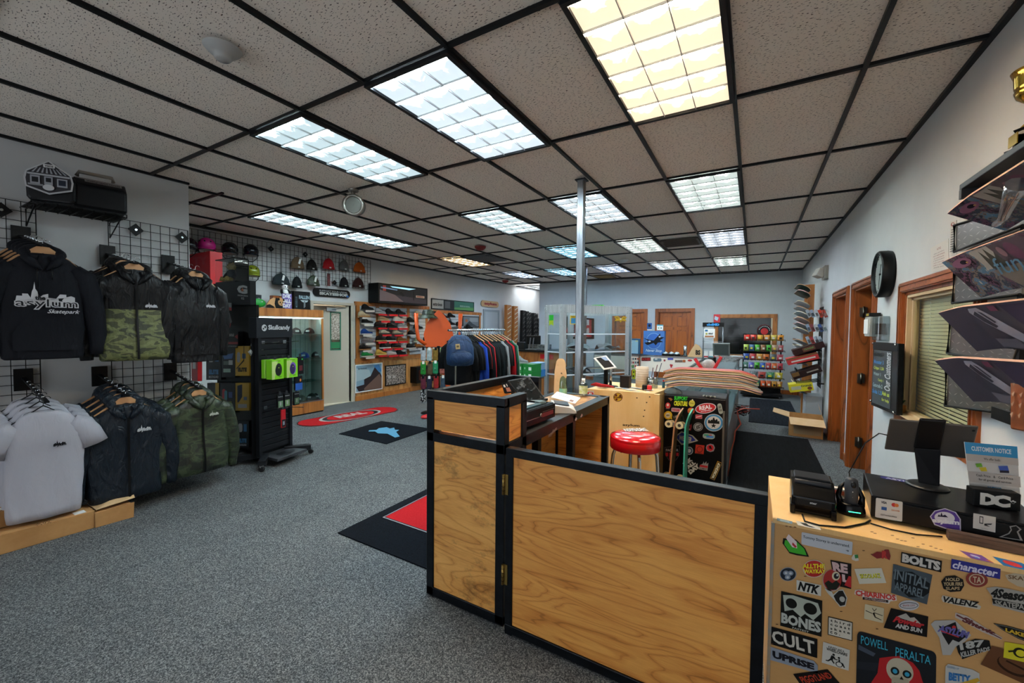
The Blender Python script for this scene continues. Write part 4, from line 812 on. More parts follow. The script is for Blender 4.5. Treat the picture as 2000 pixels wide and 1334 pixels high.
# the large dark deck-graphic sticker: lettering stays, its artwork is a plain skull stand-in
kst(S1,((735,922),(1352,1092),(1345,1500),(725,1400)),[('p','#1a1d22',rrect(0,0,1,1,.06,.09)),('p','#22262e',[(0,.5),(.3,.45),(.25,.6),(0,.62)]),('p','#3a4454',[(.02,.22),(.25,.3),(.22,.36),(.02,.3)]),('p','#b0151c',[(.3,.36),(.42,.3),(.55,.24),(.72,.3),(.8,.42),(.84,.6),(.9,.75),(.8,1),(.3,1),(.2,.8),(.28,.62)]),
    ('p','#b8b09a',circ(.56,.5,.17,.22)),('p','#a89f88',rrect(.46,.62,.68,.88,.04)),('p','#1a1814',circ(.5,.52,.055,.07)),('p','#1a1814',circ(.65,.53,.055,.07)),('p','#2e9ac0',circ(.5,.52,.03,.04)),('p','#2e9ac0',circ(.65,.53,.03,.04)),('p','#1a1814',[(.56,.64),(.58,.58),(.61,.64)]),('p','#2a2620',rect(.49,.72,.66,.735)),('p','#2a2620',rect(.49,.8,.66,.81)),
    ('t','#35a6c2','POWELL',.05,.05,.4,.19,.0),('t','#35a6c2','PERALTA',.5,.09,.93,.25,.0)])
kst(S2,((95,130),(468,212),(460,318),(88,228)),[('p','#0f0f0f',SQ),('t','#c2beb8','BOLTS',.03,.1,.97,.9,.06)])
kst(S2,((20,240),(380,340),(330,612),(0,505)),[('p','#3c4850',[(.0,.0),(1,.0),(1,1),(0,1)]),('p','#11161a',[(.02,.25),(.5,.08),(.98,.3),(1,.6),(.85,.82),(.5,.95),(.1,.7)]),('t','#5e6c74','INITIAL',.05,.15,.95,.5,.02),('t','#5e6c74','APPAREL',.08,.56,.88,.84,.02)])
kst(S2,((555,192),(1005,285),(1000,380),(548,285)),[('p','#14187c',SQ),('t','#cfcade','character',.03,.16,.95,.88,.03,.2)])
kst(S2,((460,345),(672,345),(672,498),(460,498)),[('p','#14110f',[(.0,.35),(.2,.05),(.6,0),(.95,.25),(1,.6),(.85,.95),(.4,1),(.1,.8)]),('t','#b8a078','HOLD',.2,.14,.8,.34,.03),('t','#b8a078','YOUR FIRE',.1,.4,.92,.62,.03),('t','#b8a078','SLAPS',.2,.68,.8,.86,.02)])
kst(S2,((685,322),(888,340),(888,462),(685,445)),[('p','#7c2418',circ(.5,.42,.5,.58)),('p','#b8a488',circ(.5,.42,.36,.42)),('p','#7c2418',circ(.5,.42,.3,.35)),('t','#c4b498','TA',.32,.2,.7,.66,.02)])
kst(S2,((1045,315),(1330,350),(1330,480),(1045,440)),[('p','#b4a48c',[(0,.2),(.3,0),(1,0),(1,1),(.4,.9),(.1,.6)]),('t','#6a4c2c','SKATE',.1,.15,.9,.45,.03)])
kst(S2,((870,440),(1330,480),(1330,720),(890,640)),[('p','#9a968e',[(0,.1),(.2,0),(.5,.05),(1,.2),(1,1),(.1,.85),(.12,.5)]),('t','#131313','4Seasons',.08,.08,1,.5,.05,.4),('p','#131313',[(.1,.55),(1,.62),(1,.9),(.12,.78)]),('t','#9a968e','SKATEPARK',.15,.6,.95,.82,.03)])
kst(S2,((462,525),(830,585),(825,660),(458,600)),[('p','#b9b4a8',[(.03,.0),(.4,.1),(.8,.1),(1,.6),(.97,1),(.5,.95),(.05,.8),(0,.4)]),('t','#101010','VALENZ',.05,.08,.95,.82,.04,.2)])
kst(S2,((70,568),(258,568),(258,672),(70,672)),[('p','#b8b8bc',circ(.5,.5,.5,.46)),('p','#26262a',circ(.5,.5,.45,.28)),('p','#b8b8bc',circ(.5,.5,.42,.23)),('t','#8a2a2a','SKATE CITY',.2,.42,.8,.58)])
kst(S2,((0,645),(342,722),(330,912),(-68,825)),[('p','#0e0c0c',SQ),('p','#a8a49c',[(.2,.35),(.42,.08),(.55,.25),(.65,.18),(.85,.45)]),('t','#b01c24','Powder',.15,.32,.92,.62,.06,.3),('t','#b8b4b0','AND SUN',.25,.64,.88,.86,.05)])
kst(S2,((590,685),(1030,905),(1010,935),(585,760)),[('p','#b4aaa4',[(.0,.0),(.25,-.3),(.6,.0),(1,.4),(1,1),(.6,1.0),(.25,.7),(0,.6)]),('t','#5a1c20','Shuvit',.15,-.1,.85,.72,.05,.3),('p','#5a1c20',[(.03,.1),(1,.6),(.98,.8),(.02,.3)])])
kst(S2,((935,775),(1400,900),(1400,1010),(935,850)),[('p','#100f0e',[(0,.1),(.3,-.05),(1,0),(1,1),(.5,.95),(.2,.6)]),('p','#8a8a86',[(.04,.16),(.3,.03),(.98,.08),(.98,.9),(.5,.86),(.22,.54)]),('p','#100f0e',[(.06,.18),(.3,.06),(.98,.12),(.98,.87),(.5,.82),(.23,.52)]),('t','#c8a418','LAKECO',.25,.22,.9,.62,.05)])
kst(S2,((365,752),(735,755),(735,1082),(365,1082)),[('p','#a8a6a2',[(0,.12),(.1,.02),(.6,0),(1,.42),(.85,.6),(.62,.75),(.5,.98),(.3,.98),(.22,.5)]),('p','#131214',[(.2,.15),(.3,.2),(.62,.05),(.68,.3),(.92,.42),(.7,.62),(.55,.55),(.45,.7),(.3,.42)]),('p','#b01c24',circ(.58,.2,.05)),('t','#5a5698','ASYLUM',.18,.22,.95,.42,.06,0,18),('p','#b01c24',[(.25,.28),(.7,.46),(.7,.49),(.25,.31)])])
kst(S2,((590,955),(900,930),(922,1040),(625,1122)),[('p','#121212',[(0,.2),(.35,.05),(.6,-.1),(1,.1),(1,.8),(.1,1.0),(.02,.6)]),('t','#a8a8a4','187',.1,.0,.85,.5,.05),('t','#a8a8a4','KILLER PADS',.08,.58,.96,.9,.04)])
kst(S2,((925,990),(1400,1110),(1400,1420),(820,1160)),[('p','#5e3410',SQ),('p','#2a1608',circ(.5,.5,.3,.36)),('p','#5e3410',circ(.5,.44,.28,.33)),('p','#2a1608',[(.35,.4),(.7,.5),(.68,.56),(.34,.46)])])
kst(S2,((1040,952),(1400,1010),(1400,1180),(1028,1095)),[('p','#cfc416',SQ),('p','#191808',circ(.4,.5,.17,.3)),('p','#cfc416',circ(.42,.52,.12,.2)),('p','#191808',[(.1,.5),(.3,.38),(.32,.46),(.12,.6)])],lift=.002)
kst(S2,((500,1150),(810,1222),(815,1400),(495,1400)),[('p','#b8b8b4',[(.08,0),(.8,.0),(1,.12),(1,1),(0,1),(0,.12)]),('t','#2a6ca8','BETTY',.1,.3,.75,.62,.07),('p','#c49a20',[(.2,.8),(.95,.35),(1,.5),(.5,1),(.2,1)]),('p','#2c7c98',[(.5,.75),(.7,.62),(.72,.72),(.55,.85)]),('t','#6a8ca8','LOCKED UP',.05,.06,.4,.14)])
for (x,y) in ((175,105),(205,110),(240,112),(60,1020),(100,870),(600,770),(880,905),(320,495),(840,325),(775,295),(560,420)):
    kst(S1,((x,y),(x+22,y+3),(x+20,y+9),(x-2,y+7)),[('p','#5a3618',E1)],'scuff_mark')
def ktop(pts,items,name='sticker'):
    q = [onz(x,y,ZK) for x,y in pts]; mb = MB(); decal(mb,q,items,lift=.0008,step=.0003,n=Vector((0,0,1))); return mb.build(name,KB,world=1)
ktop(((1518,1012),(1548,1019),(1547,1024),(1517,1017)),[('p','#5d7684',SQ),('p','#8da0a8',rect(.2,.3,.8,.7))])
ktop(((1554,1017),(1600,1027),(1604,1036),(1558,1026)),[('p','#c4c2b8',SQ),('p','#22221e',[(.15,.3),(.45,.1),(.5,.5),(.8,.7),(.6,.85),(.3,.7)])])
ktop(((1873,1075),(1917,1085),(1942,1101),(1897,1091)),[('p','#6a3a88',SQ),('p','#b8b8d4',circ(.45,.5,.2)),('p','#3a7cc0',rect(.3,.6,.5,.8)),('p','#c06a30',[(.7,.8),(1,.6),(1,1)])])
ktop(((1938,1087),(1996,1100),(2030,1120),(1960,1105)),[('p','#1c6ca4',SQ),('p','#c02c30',circ(.45,.5,.28,.33))])
for x,y in ((1700,1038),(1706,1041),(1750,1052),(1758,1055),(1765,1056),(1800,1062),(1815,1066),(1825,1070),(1780,1050),(1740,1045),(1790,1067),(1835,1073)): ktop(((x,y),(x+7,y+1),(x+6,y+2.4),(x-1,y+1.4)),[('p','#6a3c18',E1)],'scuff_mark')
# ---------------------------------------------------------------- receipt printer
def on_top(px,py): return onz(px,py,ZK)
pa,pb = on_top(1545,1000),on_top(1632,1018); pr = math.atan2(pb.y-pa.y,pb.x-pa.x); Lw = (pb-pa).length
RP = thing('receipt_printer','black receipt printer with front slot on the sticker cabinet','printer',(pa.x,pa.y,ZK+.002),pr)
mb = MB(); D_ = .2; mb.loft([[(x,y,z) for y,z in ((0,.03),(0,.062),(.035,.088),(.08,.108),(D_,.1),(D_,0),(.01,0),(.01,.01))] for x in (0,Lw)],BLKG,False); mb.build('printer_body',RP,bev=.004)
mb = MB(); mb.box(.012,Lw-.012,-.006,.004,.034,.058,BLK); mb.box(-.004,.012,-.012,.06,0,.034,BLKG); mb.box(Lw-.014,Lw+.002,-.012,.06,0,.034,BLKG); mb.build('front_cover',RP,bev=.003)
mb = MB(); mb.box(.01,Lw-.01,.075,.16,.1,.114,col('#1c1e21',.3)); mb.cyl((.01,.06,.1),(Lw-.01,.06,.1),.01,col('#2a2c30',.3)); mb.build('printer_lid',RP,bev=.003)
mb = MB(); decal(mb,[Vector(p) for p in ((Lw*.42,-.006,.052),(Lw*.58,-.006,.052),(Lw*.58,-.006,.045),(Lw*.42,-.006,.045))],[('t','#b8bcc0','star',0,0,1,1,.03)],n=Vector((0,-1,0))); mb.build('printer_lettering',RP)
# ---------------------------------------------------------------- scanner in its charging cradle
pa = on_top(1665,1010); SC_ = thing('scanner','dark grey scanner standing in a cradle with a green light','scanner',(pa.x,pa.y+.035,ZK+.001),R(8))
mb = MB(); mb.lathe([(0,.0),(.043,0),(.044,.012),(.038,.035),(.034,.042),(.03,.04),(0,.03)],BLKG,n=24,sy=.85)
for sg in (-1,1): mb.tube([(sg*.03,.0,.03),(sg*.036,.01,.06),(sg*.026,.02,.09),(sg*.012,.022,.105)],[.012,.009,.007,.005],BLKG,8)
mb.build('cradle',SC_)
mb = MB(); mb.tube([(0,-.0,.025),(0,-.002,.05),(0,.0,.1),(0,.002,.125),(0,.003,.133)],[.017,.02,.021,.019,.01],col('#3a3d42',.4),18); mb.build('scanner_body',SC_)
mb = MB(); mb.ell((0,-.016,.11),(.009,.007,.014),col('#1c1e20',.2),12,6); mb.ell((-.002,-.019,.086),(.0025,.0025,.003),WHT,8,5); mb.ell((-.002,-.019,.066),(.0025,.0025,.003),WHT,8,5); mb.build('scan_button',SC_)
mb = MB(); mb.cb((0,-.0365,.018),(.035,.003,.0018),col('#2fd08a',.4,0,2.0)); mb.build('status_light',SC_)
mb = MB(); pts = [onz(1567,1005,ZK+.004),onz(1572,1018,ZK+.004),onz(1600,1026,ZK+.004),onz(1650,1030,ZK+.004),onz(1690,1022,ZK+.004),onz(1700,1016,ZK+.004)]; mb.tube(pts,.003,BLK,8); mb.build('printer_cable',label='black cable curling out of the receipt printer front',cat='cable')
mb = MB(); pts = [onz(1700,1022,ZK+.004),onz(1740,1034,ZK+.004),onz(1790,1044,ZK+.004),onz(1840,1048,ZK+.004)]; mb.tube(pts,.0025,BLK,8); mb.build('drawer_cable',label='thin black cable lying along the front of the large black drawer',cat='cable')
WB = thing('card_reader','small white card reader behind the scanner','card reader',(on_top(1640,985).x,on_top(1640,985).y+.03,ZK+.001),R(-15))
mb = MB(); mb.box(-.035,.035,-.035,.035,0,.012,WHT); mb.build('reader_body',WB,bev=.005); mb = MB(); mb.X = Matrix.Translation((0,.02,.03)) @ Matrix.Rotation(R(40),4,'X'); mb.box(-.033,.033,-.004,.004,-.03,.03,WHT); mb.box(-.025,.025,-.0055,-.004,-.01,.02,col('#b04a30')); mb.build('reader_face',WB,bev=.002)
# ---------------------------------------------------------------- the large black cash drawer on the cabinet
pa,pb = on_top(1700,1012),on_top(1995,1075); dr = math.atan2(pb.y-pa.y,pb.x-pa.x); dl_ = .41; ddp = .3
ZD = .079
DW = thing('cash_drawer','wide black cash drawer with payment stickers on the sticker cabinet','cash drawer',(pa.x,pa.y,ZK+.004),dr)
mb = MB(); mb.box(0,dl_,0.0,ddp,.003,ZD,col('#0b0b0d',.3)); mb.build('drawer_case',DW,bev=.004)
mb = MB(); mb.box(.012,dl_-.006,-.008,0,.008,ZD-.008,col('#0d0d0f',.28)); mb.build('drawer_front',DW,bev=.003)
DM = wm(DW); FPt = DM @ Vector((0,-.0085,0)); FNn = DM.to_3x3() @ Vector((0,-1,0))
def dst(pts,items,name='sticker'):
    q = [onpl(x,y,FPt,FNn) for x,y in pts]; mb = MB(); decal(mb,q,items,lift=.0006,step=.0003); return mb.build(name,DW,world=1)
dst(((1711,972),(1763,980),(1762,1019),(1709,1010)),[('p','#c2c0bd',rrect(0,0,1,1,.05)),('t','#1a1a2a','VISA',.2,.12,.42,.24,.05),('p','#b82020',circ(.68,.22,.09,.1)),('p','#c86a20',circ(.78,.22,.08,.09)),('p','#1c4c8c',rect(.22,.4,.42,.56)),('t','#c06a30','DISCOVER',.6,.45,.9,.53),('t','#2a2a2a','(((Contactless',.2,.76,.8,.86,.02)])
dst(((1816,991),(1876,994),(1877,1038),(1816,1030)),[('p','#b4b0c4',[(.5,0),(.85,.15),(1,.45),(1,1),(.55,.98),(.15,.85),(0,.45),(.15,.15)]),('p','#4a2c88',[(.5,.04),(.82,.18),(.96,.45),(.96,.94),(.55,.93),(.18,.8),(.04,.45),(.18,.18)]),('p','#c9c6d0',circ(.48,.45,.33,.28)),('p','#1c1430',[(.25,.42),(.3,.3),(.34,.38),(.38,.2),(.42,.35),(.5,.3),(.6,.42)]),('t','#d8d6dc','asylum',.08,.5,.95,.78,.05)])
dst(((1901,1002),(1945,1010),(1944,1040),(1900,1031)),[('p','#bdbab6',SQ),('p','#26262a',rect(.28,.12,.45,.6)),('p','#bdbab6',rect(.31,.18,.42,.54)),('p','#26262a',[(.5,.55),(.85,.45),(.8,.55),(.6,.6),(.75,.7),(.5,.68)]),('t','#8a8a8a','tap here',.35,.84,.65,.92)])
dst(((1964,1022),(2010,1030),(2010,1062),(1950,1050)),[('p','#8a8886',[(.3,.35),(.2,.15),(.45,0),(.7,.2),(.6,.4),(.8,.9),(0,.95),(.25,.6)]),('p','#0c0c0c',[(.34,.36),(.27,.18),(.46,.06),(.62,.22),(.53,.4),(.7,.86),(.1,.9),(.3,.62)])])
q = [DM @ Vector((x,y,ZD)) for x,y in ((.05,.285),(.17,.285),(.17,.25),(.05,.25))]; mb = MB(); decal(mb,q,[('p','#2a2a80',rrect(0,0,1,1,.1,.4)),('t','#d0d0dc','ASYLUM',.12,.25,1,.8,.03)],lift=.0006,n=Vector((0,0,1))); mb.build('sticker',DW,world=1)
# tablet on a dark stand, seen from behind
ZT = ZK+.004+ZD; b0 = onz(1812,952,ZT)
TS = thing('pos_tablet','dark tablet seen from behind on a broad black stand','tablet',(b0.x,b0.y+.01,ZT)); TS.name = 'sales_tablet'
mb = MB(); mb.lathe([(0,.009),(.052,.009),(.06,.005),(.062,0),(0,0)],noisy('scuffed_black','#111214','#33363a',40,.4,lo=.55,hi=.8),(b0.x,b0.y+.01,ZT+.001),32); mb.build('stand_base',TS,world=1)
def hzp(px,py,b): d = ray(px,py); bx = Vector((b.x-CAM.x,b.y-CAM.y)); t_ = d.xy.dot(bx)/d.xy.dot(d.xy); return CAM+d*t_
TN = Vector((-.25,-1,-.28)).normalized(); TP = hzp(1815,855,b0)
tq = [onpl(px,py,TP,TN) for px,py in ((1738,818),(1912,833),(1895,897),(1727,878))]
mb = MB(); slab(mb,tq,.009,col('#4b4743',.4,.3)); mb.build('tablet_back',TS,world=True,bev=.005,bseg=3)
mb = MB(); q_ = [onpl(px,py,TP,TN) for px,py in ((1899,839),(1905,839.5),(1904,843),(1898,842.5))]; decal(mb,q_,[('p','#15161a',rrect(0,0,1,1,.3))]); mb.build('camera_lens',TS,world=1)
q1 = [onpl(px,py,TP+TN*.012,TN) for px,py in ((1796,818),(1849,822),(1837,880),(1784,876))]
mb = MB(); slab(mb,q1,.014,col('#0d0d0f',.35)); mb.build('mount_bracket',TS,world=True,bev=.006,bseg=3)
t0,t1 = [onpl(px,py,TP+TN*.012,TN) for px,py in ((1785,875),(1837,879))]; s0 = Vector((b0.x-.023,b0.y+.014,ZT+.008)); s1 = Vector((b0.x+.034,b0.y+.006,ZT+.008))
mb = MB(); slab(mb,[t0,t1,s1,s0],.012,col('#141417',.35)); mb.build('stand_neck',TS,world=True,bev=.003)
mb = MB(); c0 = onpl(1733,850,TP,TN); pts = [c0,c0+Vector((-.025,.0,.004)),hzp(1690,865,b0),hzp(1668,905,b0),hzp(1660,925,b0)+Vector((0,.02,0)),Vector((onz(1657,930,ZK).x,-.60,ZK-.06))]; mb.tube(pts,.0022,BLK,8); mb.build('charging_cable',label='black charging cable looping from the tablet down behind the drawer',cat='cable')
# customer notice card held by the small black DC box
c0 = onz(1897,988,ZT); c1 = onz(1990,1000,ZT)
DC = thing('display_box','small black box with large white two letter logo on the drawer','box',((c0.x+c1.x)/2,(c0.y+c1.y)/2+.03,ZT+.001),math.atan2(c1.y-c0.y,c1.x-c0.x))
bw = (c1-c0).length; bh = .058
mb = MB(); mb.box(-bw/2,bw/2,-.03,.012,0,bh,BLK); mb.build('box_body',DC,bev=.003)
mb = MB(); f_ = lambda x0,x1,z1,z0: [Vector((x0,-.0305,z1)),Vector((x1,-.0305,z1)),Vector((x1,-.0305,z0)),Vector((x0,-.0305,z0))]
decal(mb,f_(-bw*.36,bw*.4,bh*.84,bh*.14),[('t','#d8d4cc','D',0,0,.46,1,.07),('t','#d8d4cc','C',.34,0,.84,1,.07),('t','#d8d4cc','*',.82,.3,.98,.7,.06)],lift=.0004,n=Vector((0,-1,0))); mb.build('white_logo',DC)
NT = thing('notice_card','customer notice card with blue band standing on the drawer','notice',(DC.location.x,DC.location.y+.02,ZT+.001),DC.rotation_euler.z)
nP = DC.location+Vector((0,.022,0)); nN = Matrix.Rotation(DC.rotation_euler.z,3,'Z') @ Vector((0,-1,.12))
nq = [onpl(px,py,nP,nN) for px,py in ((1883,863),(1986,872),(1995,955),(1898,945))]; nq[2].z = nq[3].z = ZT+.002
mb = MB(); slab(mb,nq,.0015,WHT); mb.build('card',NT,world=1)
mb = MB(); decal(mb,nq,[('p','#c8c5c2',SQ),('p','#3390c4',rect(0,0,1,.2)),('t','#dfe6ea','CUSTOMER NOTICE',.12,.06,.88,.14,.03),('p','#b6aea8',rect(0,.2,1,.32)),('t','#3a3634','We offer both:',.34,.24,.66,.28,.01),('p','#6aa828',[(.16,.36),(.28,.34),(.3,.4),(.18,.42)]),('p','#c8b424',[(.22,.42),(.36,.4),(.38,.47),(.26,.48)]),('p','#3a54a8',[(.6,.36),(.78,.34),(.8,.42),(.62,.43)]),('p','#2c2838',[(.62,.43),(.8,.42),(.8,.46),(.62,.47)]),('p','#b6aea8',rect(0,.5,1,.68)),('t','#3a3634','Cash Price   &   Card Price',.14,.53,.86,.57,.01),('t','#3a3634','for all goods and services',.18,.6,.82,.645,.01),('t','#3a8cc0','wave',.34,.72,.62,.78,.03)]); mb.build('printed_face',NT,world=1)
mb = MB(); mb.bar(on_top(1850,1052),on_top(2040,1092),.025,.028,noisy('weathered_wood','#3a2c26','#5e4a40',8,.7,mscale=(1,12,12)));
for p in mb.v: p.z += .0155
mb.build('wooden_bar',label='dark weathered wooden bar lying at the cabinet edge',cat='wooden bar')
# ================================================================ RIGHT WALL FITTINGS
# clock
ck = onx(1735,527,XR); CK = thing('wall_clock','round black wall clock between the window and the doors','clock',(XR,1.62,1.985))
mb = MB(); mb.X = Matrix.Translation((0,0,0)) @ Matrix.Rotation(R(-90),4,'Y')
mb.lathe([(0,0),(.185,0),(.19,.02),(.19,.075),(.182,.085),(.172,.085),(.165,.06)],BLK,n=48); mb.build('clock_rim',CK)
mb = MB(); mb.X = Matrix.Rotation(R(-90),4,'Y'); mb.lathe([(0,.058),(.168,.058)],col('#a9adaa',.5),n=48); mb.build('clock_face',CK)
mb = MB()
for h in range(12): a = R(30*h); mb.bar((-.0595,.145*math.sin(a),.145*math.cos(a)),(-.0595,.16*math.sin(a),.16*math.cos(a)),.004,.002,BLK,up=(1,0,0))
for h in range(1,13):
    a = R(30*h); c = Vector((-.0585,-.122*math.sin(a),.122*math.cos(a))); decal(mb,[c+Vector((0,.013,.013)),c+Vector((0,-.013,.013)),c+Vector((0,-.013,-.013)),c+Vector((0,.013,-.013))],[('t','#2a2c2c',str(h),.1 if h < 10 else 0,0,.9 if h < 10 else 1,1,.02)],n=Vector((-1,0,0)))
mb.build('numerals',CK)
mb = MB(); mb.bar((-.062,0,0),(-.062,-.02,.08),.008,.002,BLK,up=(1,0,0)); mb.bar((-.064,0,0),(-.064,.03,-.12),.006,.002,BLK,up=(1,0,0)); mb.cyl((-.058,0,0),(-.068,0,0),.008,BLK); mb.build('clock_hand',CK)
mb = MB(); mb.X = Matrix.Rotation(R(-90),4,'Y'); mb.lathe([(0,.078),(.17,.078)],glass('clock_glass','#f4f8f8',.1,.03),n=40); mb.build('glass_cover',CK)
# paper notices
def wq(X,*pts): return [onx(px,py,X) for px,py in pts]
mb = MB(); q = wq(XR-.003,(1817,485),(1852,466),(1853,525),(1819,532)); slab(mb,q,.002,col('#c9c6c0')); decal(mb,q,[('t','#8a3a3a','NOTICE',.4,.14,.62,.22,.02)]+[('t','#8a4848' if k % 3 else '#5a4848',('please ask before','NO REFUNDS','on used boards','or opened hardware','store credit only','with a receipt','thank you')[k],.22-.03*(k % 2),.3+.09*k,.8+.03*(k % 2),.35+.09*k,.01) for k in range(7)]); mb.build('paper_notice',label='white paper notice above the oak framed window',cat='notice')
mb = MB(); q = wq(XR-.003,(1856,433),(1868,430),(1868,497),(1856,500)); slab(mb,q,.002,col('#c2bfb8')); decal(mb,q,[('p','#8a2a2a',circ(.45,.1,.3,.06)),('p','#c8c4bc',circ(.5,.09,.14,.03))]+[('p','#5a5656',rect(.25,.24+.07*k,.8,.27+.07*k)) for k in range(10)]); mb.build('paper_notice',label='narrow paper notice with red emblem beside the deck rack',cat='notice')
# dispenser, acrylic holder, neon board
DP = thing('door_alarm_box','white sensor box in a clear cover beside the clock','alarm box',(XR,1.8,1.5)); DP.name = 'sensor_box'
mb = MB(); mb.box(XR-.09,XR-.002,1.76,1.94,1.47,1.64,col('#a6a8a4',.35)); mb.box(XR-.1,XR-.09,1.78,1.92,1.49,1.62,WHT); mb.build('box_body',DP,world=True,bev=.008)
mb = MB(); mb.box(XR-.075,XR-.002,1.55,1.75,1.44,1.64,PLC); mb.build('clear_cover',DP,world=True,bev=.006)
mb = MB(); mb.box(XR-.06,XR-.01,1.63,1.7,1.49,1.58,BLK); mb.build('sensor',DP,world=1)
mb = MB(); mb.box(XR-.085,XR-.01,1.8,1.95,1.645,1.675,col('#1a1a1a')); mb.box(XR-.0855,XR-.084,1.83,1.92,1.65,1.67,col('#c8a41c')); mb.build('small_flashlight',label='black and yellow item resting on the white sensor box',cat='tool')
NB = thing('neon_board','black menu board with hand written neon lettering','menu board',(XR,1.65,.85))
BX = XR-.075
q = wq(BX,(1706,668),(1754,671),(1750,811),(1701,791))
mb = MB(); slab(mb,q,.035,BLKG); mb.build('board_frame',NB,world=True,bev=.004)
mb = MB(); decal(mb,q,[('p','#3c4246',rect(.05,.12,.8,.95)),('p','#0c0d0f',rect(.0,.0,1,.11))]); mb.build('glass_panel',NB,world=1)
rows = [('#c8d84a','Snacks!',.06,.14,.5,.22),('#3a8ccc','Monster 3',.08,.27,.5,.33),('#c8d84a','Chips 1.50',.08,.37,.52,.43),('#9ab4b8','Water 1',.08,.46,.4,.51),('#c8d84a','Candy 1',.3,.55,.52,.6),('#9ab4b8','Gatorade 2',.08,.63,.5,.69),('#3a8ccc','Soda 1.25',.08,.73,.5,.79),('#c8d84a','Ask us',.5,.72,.78,.78),('#c8d84a','for help',.5,.82,.78,.88)]
mb = MB(); decal(mb,q,[('t',c_,s_,a,b_,c2,d2,.02) for c_,s_,a,b_,c2,d2 in rows]); mb.build('chalk_lettering',NB,world=1)
mb = MB(); qv = [q[0]*.48+q[1]*.52,None,None,None]; P2 = lambda u,v: (q[0]*(1-u)+q[1]*u)*(1-v)+(q[3]*(1-u)+q[2]*u)*v
qr = [P2(.56,.7),P2(.56,.14),P2(.8,.14),P2(.8,.7)]; decal(mb,qr,[('t','#c4c8ca','Our Customers',0,0,1,.95,.02,.2)],lift=.003); mb.build('vertical_lettering',NB,world=1)
mb = MB()
for u,v in ((.03,.02),(.95,.02),(.02,.93),(.95,.97)): p = P2(u,v); mb.cyl(p,p+Vector((-.012,0,0)),.008,CHR,10)
mb.build('standoff',NB,world=1)
# small succulent on the window sill
pw = onx(1778,812,XR+.01)
PT = thing('potted_succulent','small succulent in a round wooden pot on the window sill','plant',(XR-.02,1.12,WZ0+.0025))
mb = MB(); mb.box(XR-.055,XR+.02,WY0,WY1+.0,WZ0-.001,WZ0+.002,CREAM); mb.build('window_stool',kind='structure').name = 'window_1_sill'
mb = MB(); mb.lathe([(0,0),(.03,0),(.033,.012),(.033,.05),(.028,.055),(0,.05)],OAKL); mb.build('pot',PT)
mb = MB(); gr = col('#2c4a2c',.5)
for k in range(12): a = R(k*137); r_ = .008+.02*k/12; h = .05-.02*k/12; mb.tube([(0,0,.05),(r_*math.cos(a)*.8,r_*math.sin(a)*.8,.05+h*.7),(r_*1.5*math.cos(a),r_*1.5*math.sin(a),.05+h)],[.004,.006,.001],gr,6)
mb.build('leaves',PT)
# emergency light
EL = thing('emergency_light','small square emergency light high on the right wall','emergency light',(XR,5.0,2.36))
mb = MB(); mb.box(XR-.05,XR-.002,4.9,5.2,2.3,2.5,col('#8a8478',.5)); mb.build('light_back',EL,world=True,bev=.005)
mb = MB(); mb.cb((XR-.1,5.05,2.4),(.1,.17,.13),col('#b9b5aa',.4),(0,R(25),R(15))); mb.build('lamp_head',EL,world=True,bev=.01)
# ---------------------------------------------------------------- deck display rack on the near right wall
RK = thing('deck_wall_rack','black wall rack with diamond plate panels holding skateboard decks','rack',(XR,-.55,1.2))
DPM = noisy('diamond_plate','#5c5652','#a49c92',6,.25,.85,bmp=.0)
m,nt,b = base('diamond_plate_steel',.28,.9); b.inputs['Base Color'].default_value = (*lin('#8f8880'),1)
DPM = m; DLT = col('#d6cfc4',.3,.7)
DXX = .93
levels = [((1872,388),(2000,268),.0),((1862,412),(2000,345),1),((1856,508),(2000,445),2),((1850,602),(2000,592),3),((1843,697),(2000,712),4)]
plates = [((1866,440),(1866,492),(2000,440),(2000,400)),((1866,533),(1862,592),(1995,575),(1995,530)),((1858,627),(1852,690),(1975,710),(1985,680)),((1850,725),(1848,793),(1970,808),(1985,770))]
for k,(a,b_,c,d) in enumerate(plates):
    q = [onx(*p,XR-.045) for p in (a,d,c,b_)]
    mb = MB(); slab(mb,q,.03,DPM)
    its = []
    for r_ in range(4):
        for c2 in range(9): u = .04+c2*.11; v = .12+r_*.24; s_ = 1 if (r_+c2) % 2 else -1; its.append(('p',DLT,[(u,v+.05*s_),(u+.035,v+.015),(u+.07,v-.05*s_),(u+.035,v-.015)]))
    decal(mb,q,its,step=.00003); mb.build('plate_panel',RK,world=True,bev=.004)
    mb = MB(); cy_ = [p+Vector((-.004,0,0)) for p in q]; mb.tube([cy_[1],cy_[0],cy_[3],cy_[2]],.006,BLK,8); mb.build('rubber_edge',RK,world=1)
q = [onx(*p,XR-.12) for p in ((1984,628),(2040,640),(2040,850),(1978,840))]
q = [Vector((XR-.3,q[0].y+.02,q[0].z)),Vector((XR-.02,q[0].y+.02,q[0].z+.02)),Vector((XR-.02,q[0].y+.02,q[3].z)),Vector((XR-.3,q[0].y+.02,q[3].z))]
mb = MB(); mb.box(XR-.06,XR-.003,-.95,-.3,1.15,1.2,BLK); mb.box(XR-.06,XR-.003,-.95,-.3,2.1,2.14,BLK); mb.box(XR-.04,XR-.003,-.44,-.4,1.15,2.14,BLK); mb.box(XR-.04,XR-.003,-.85,-.81,1.15,2.14,BLK); mb.build('rack_rail',RK,world=1)
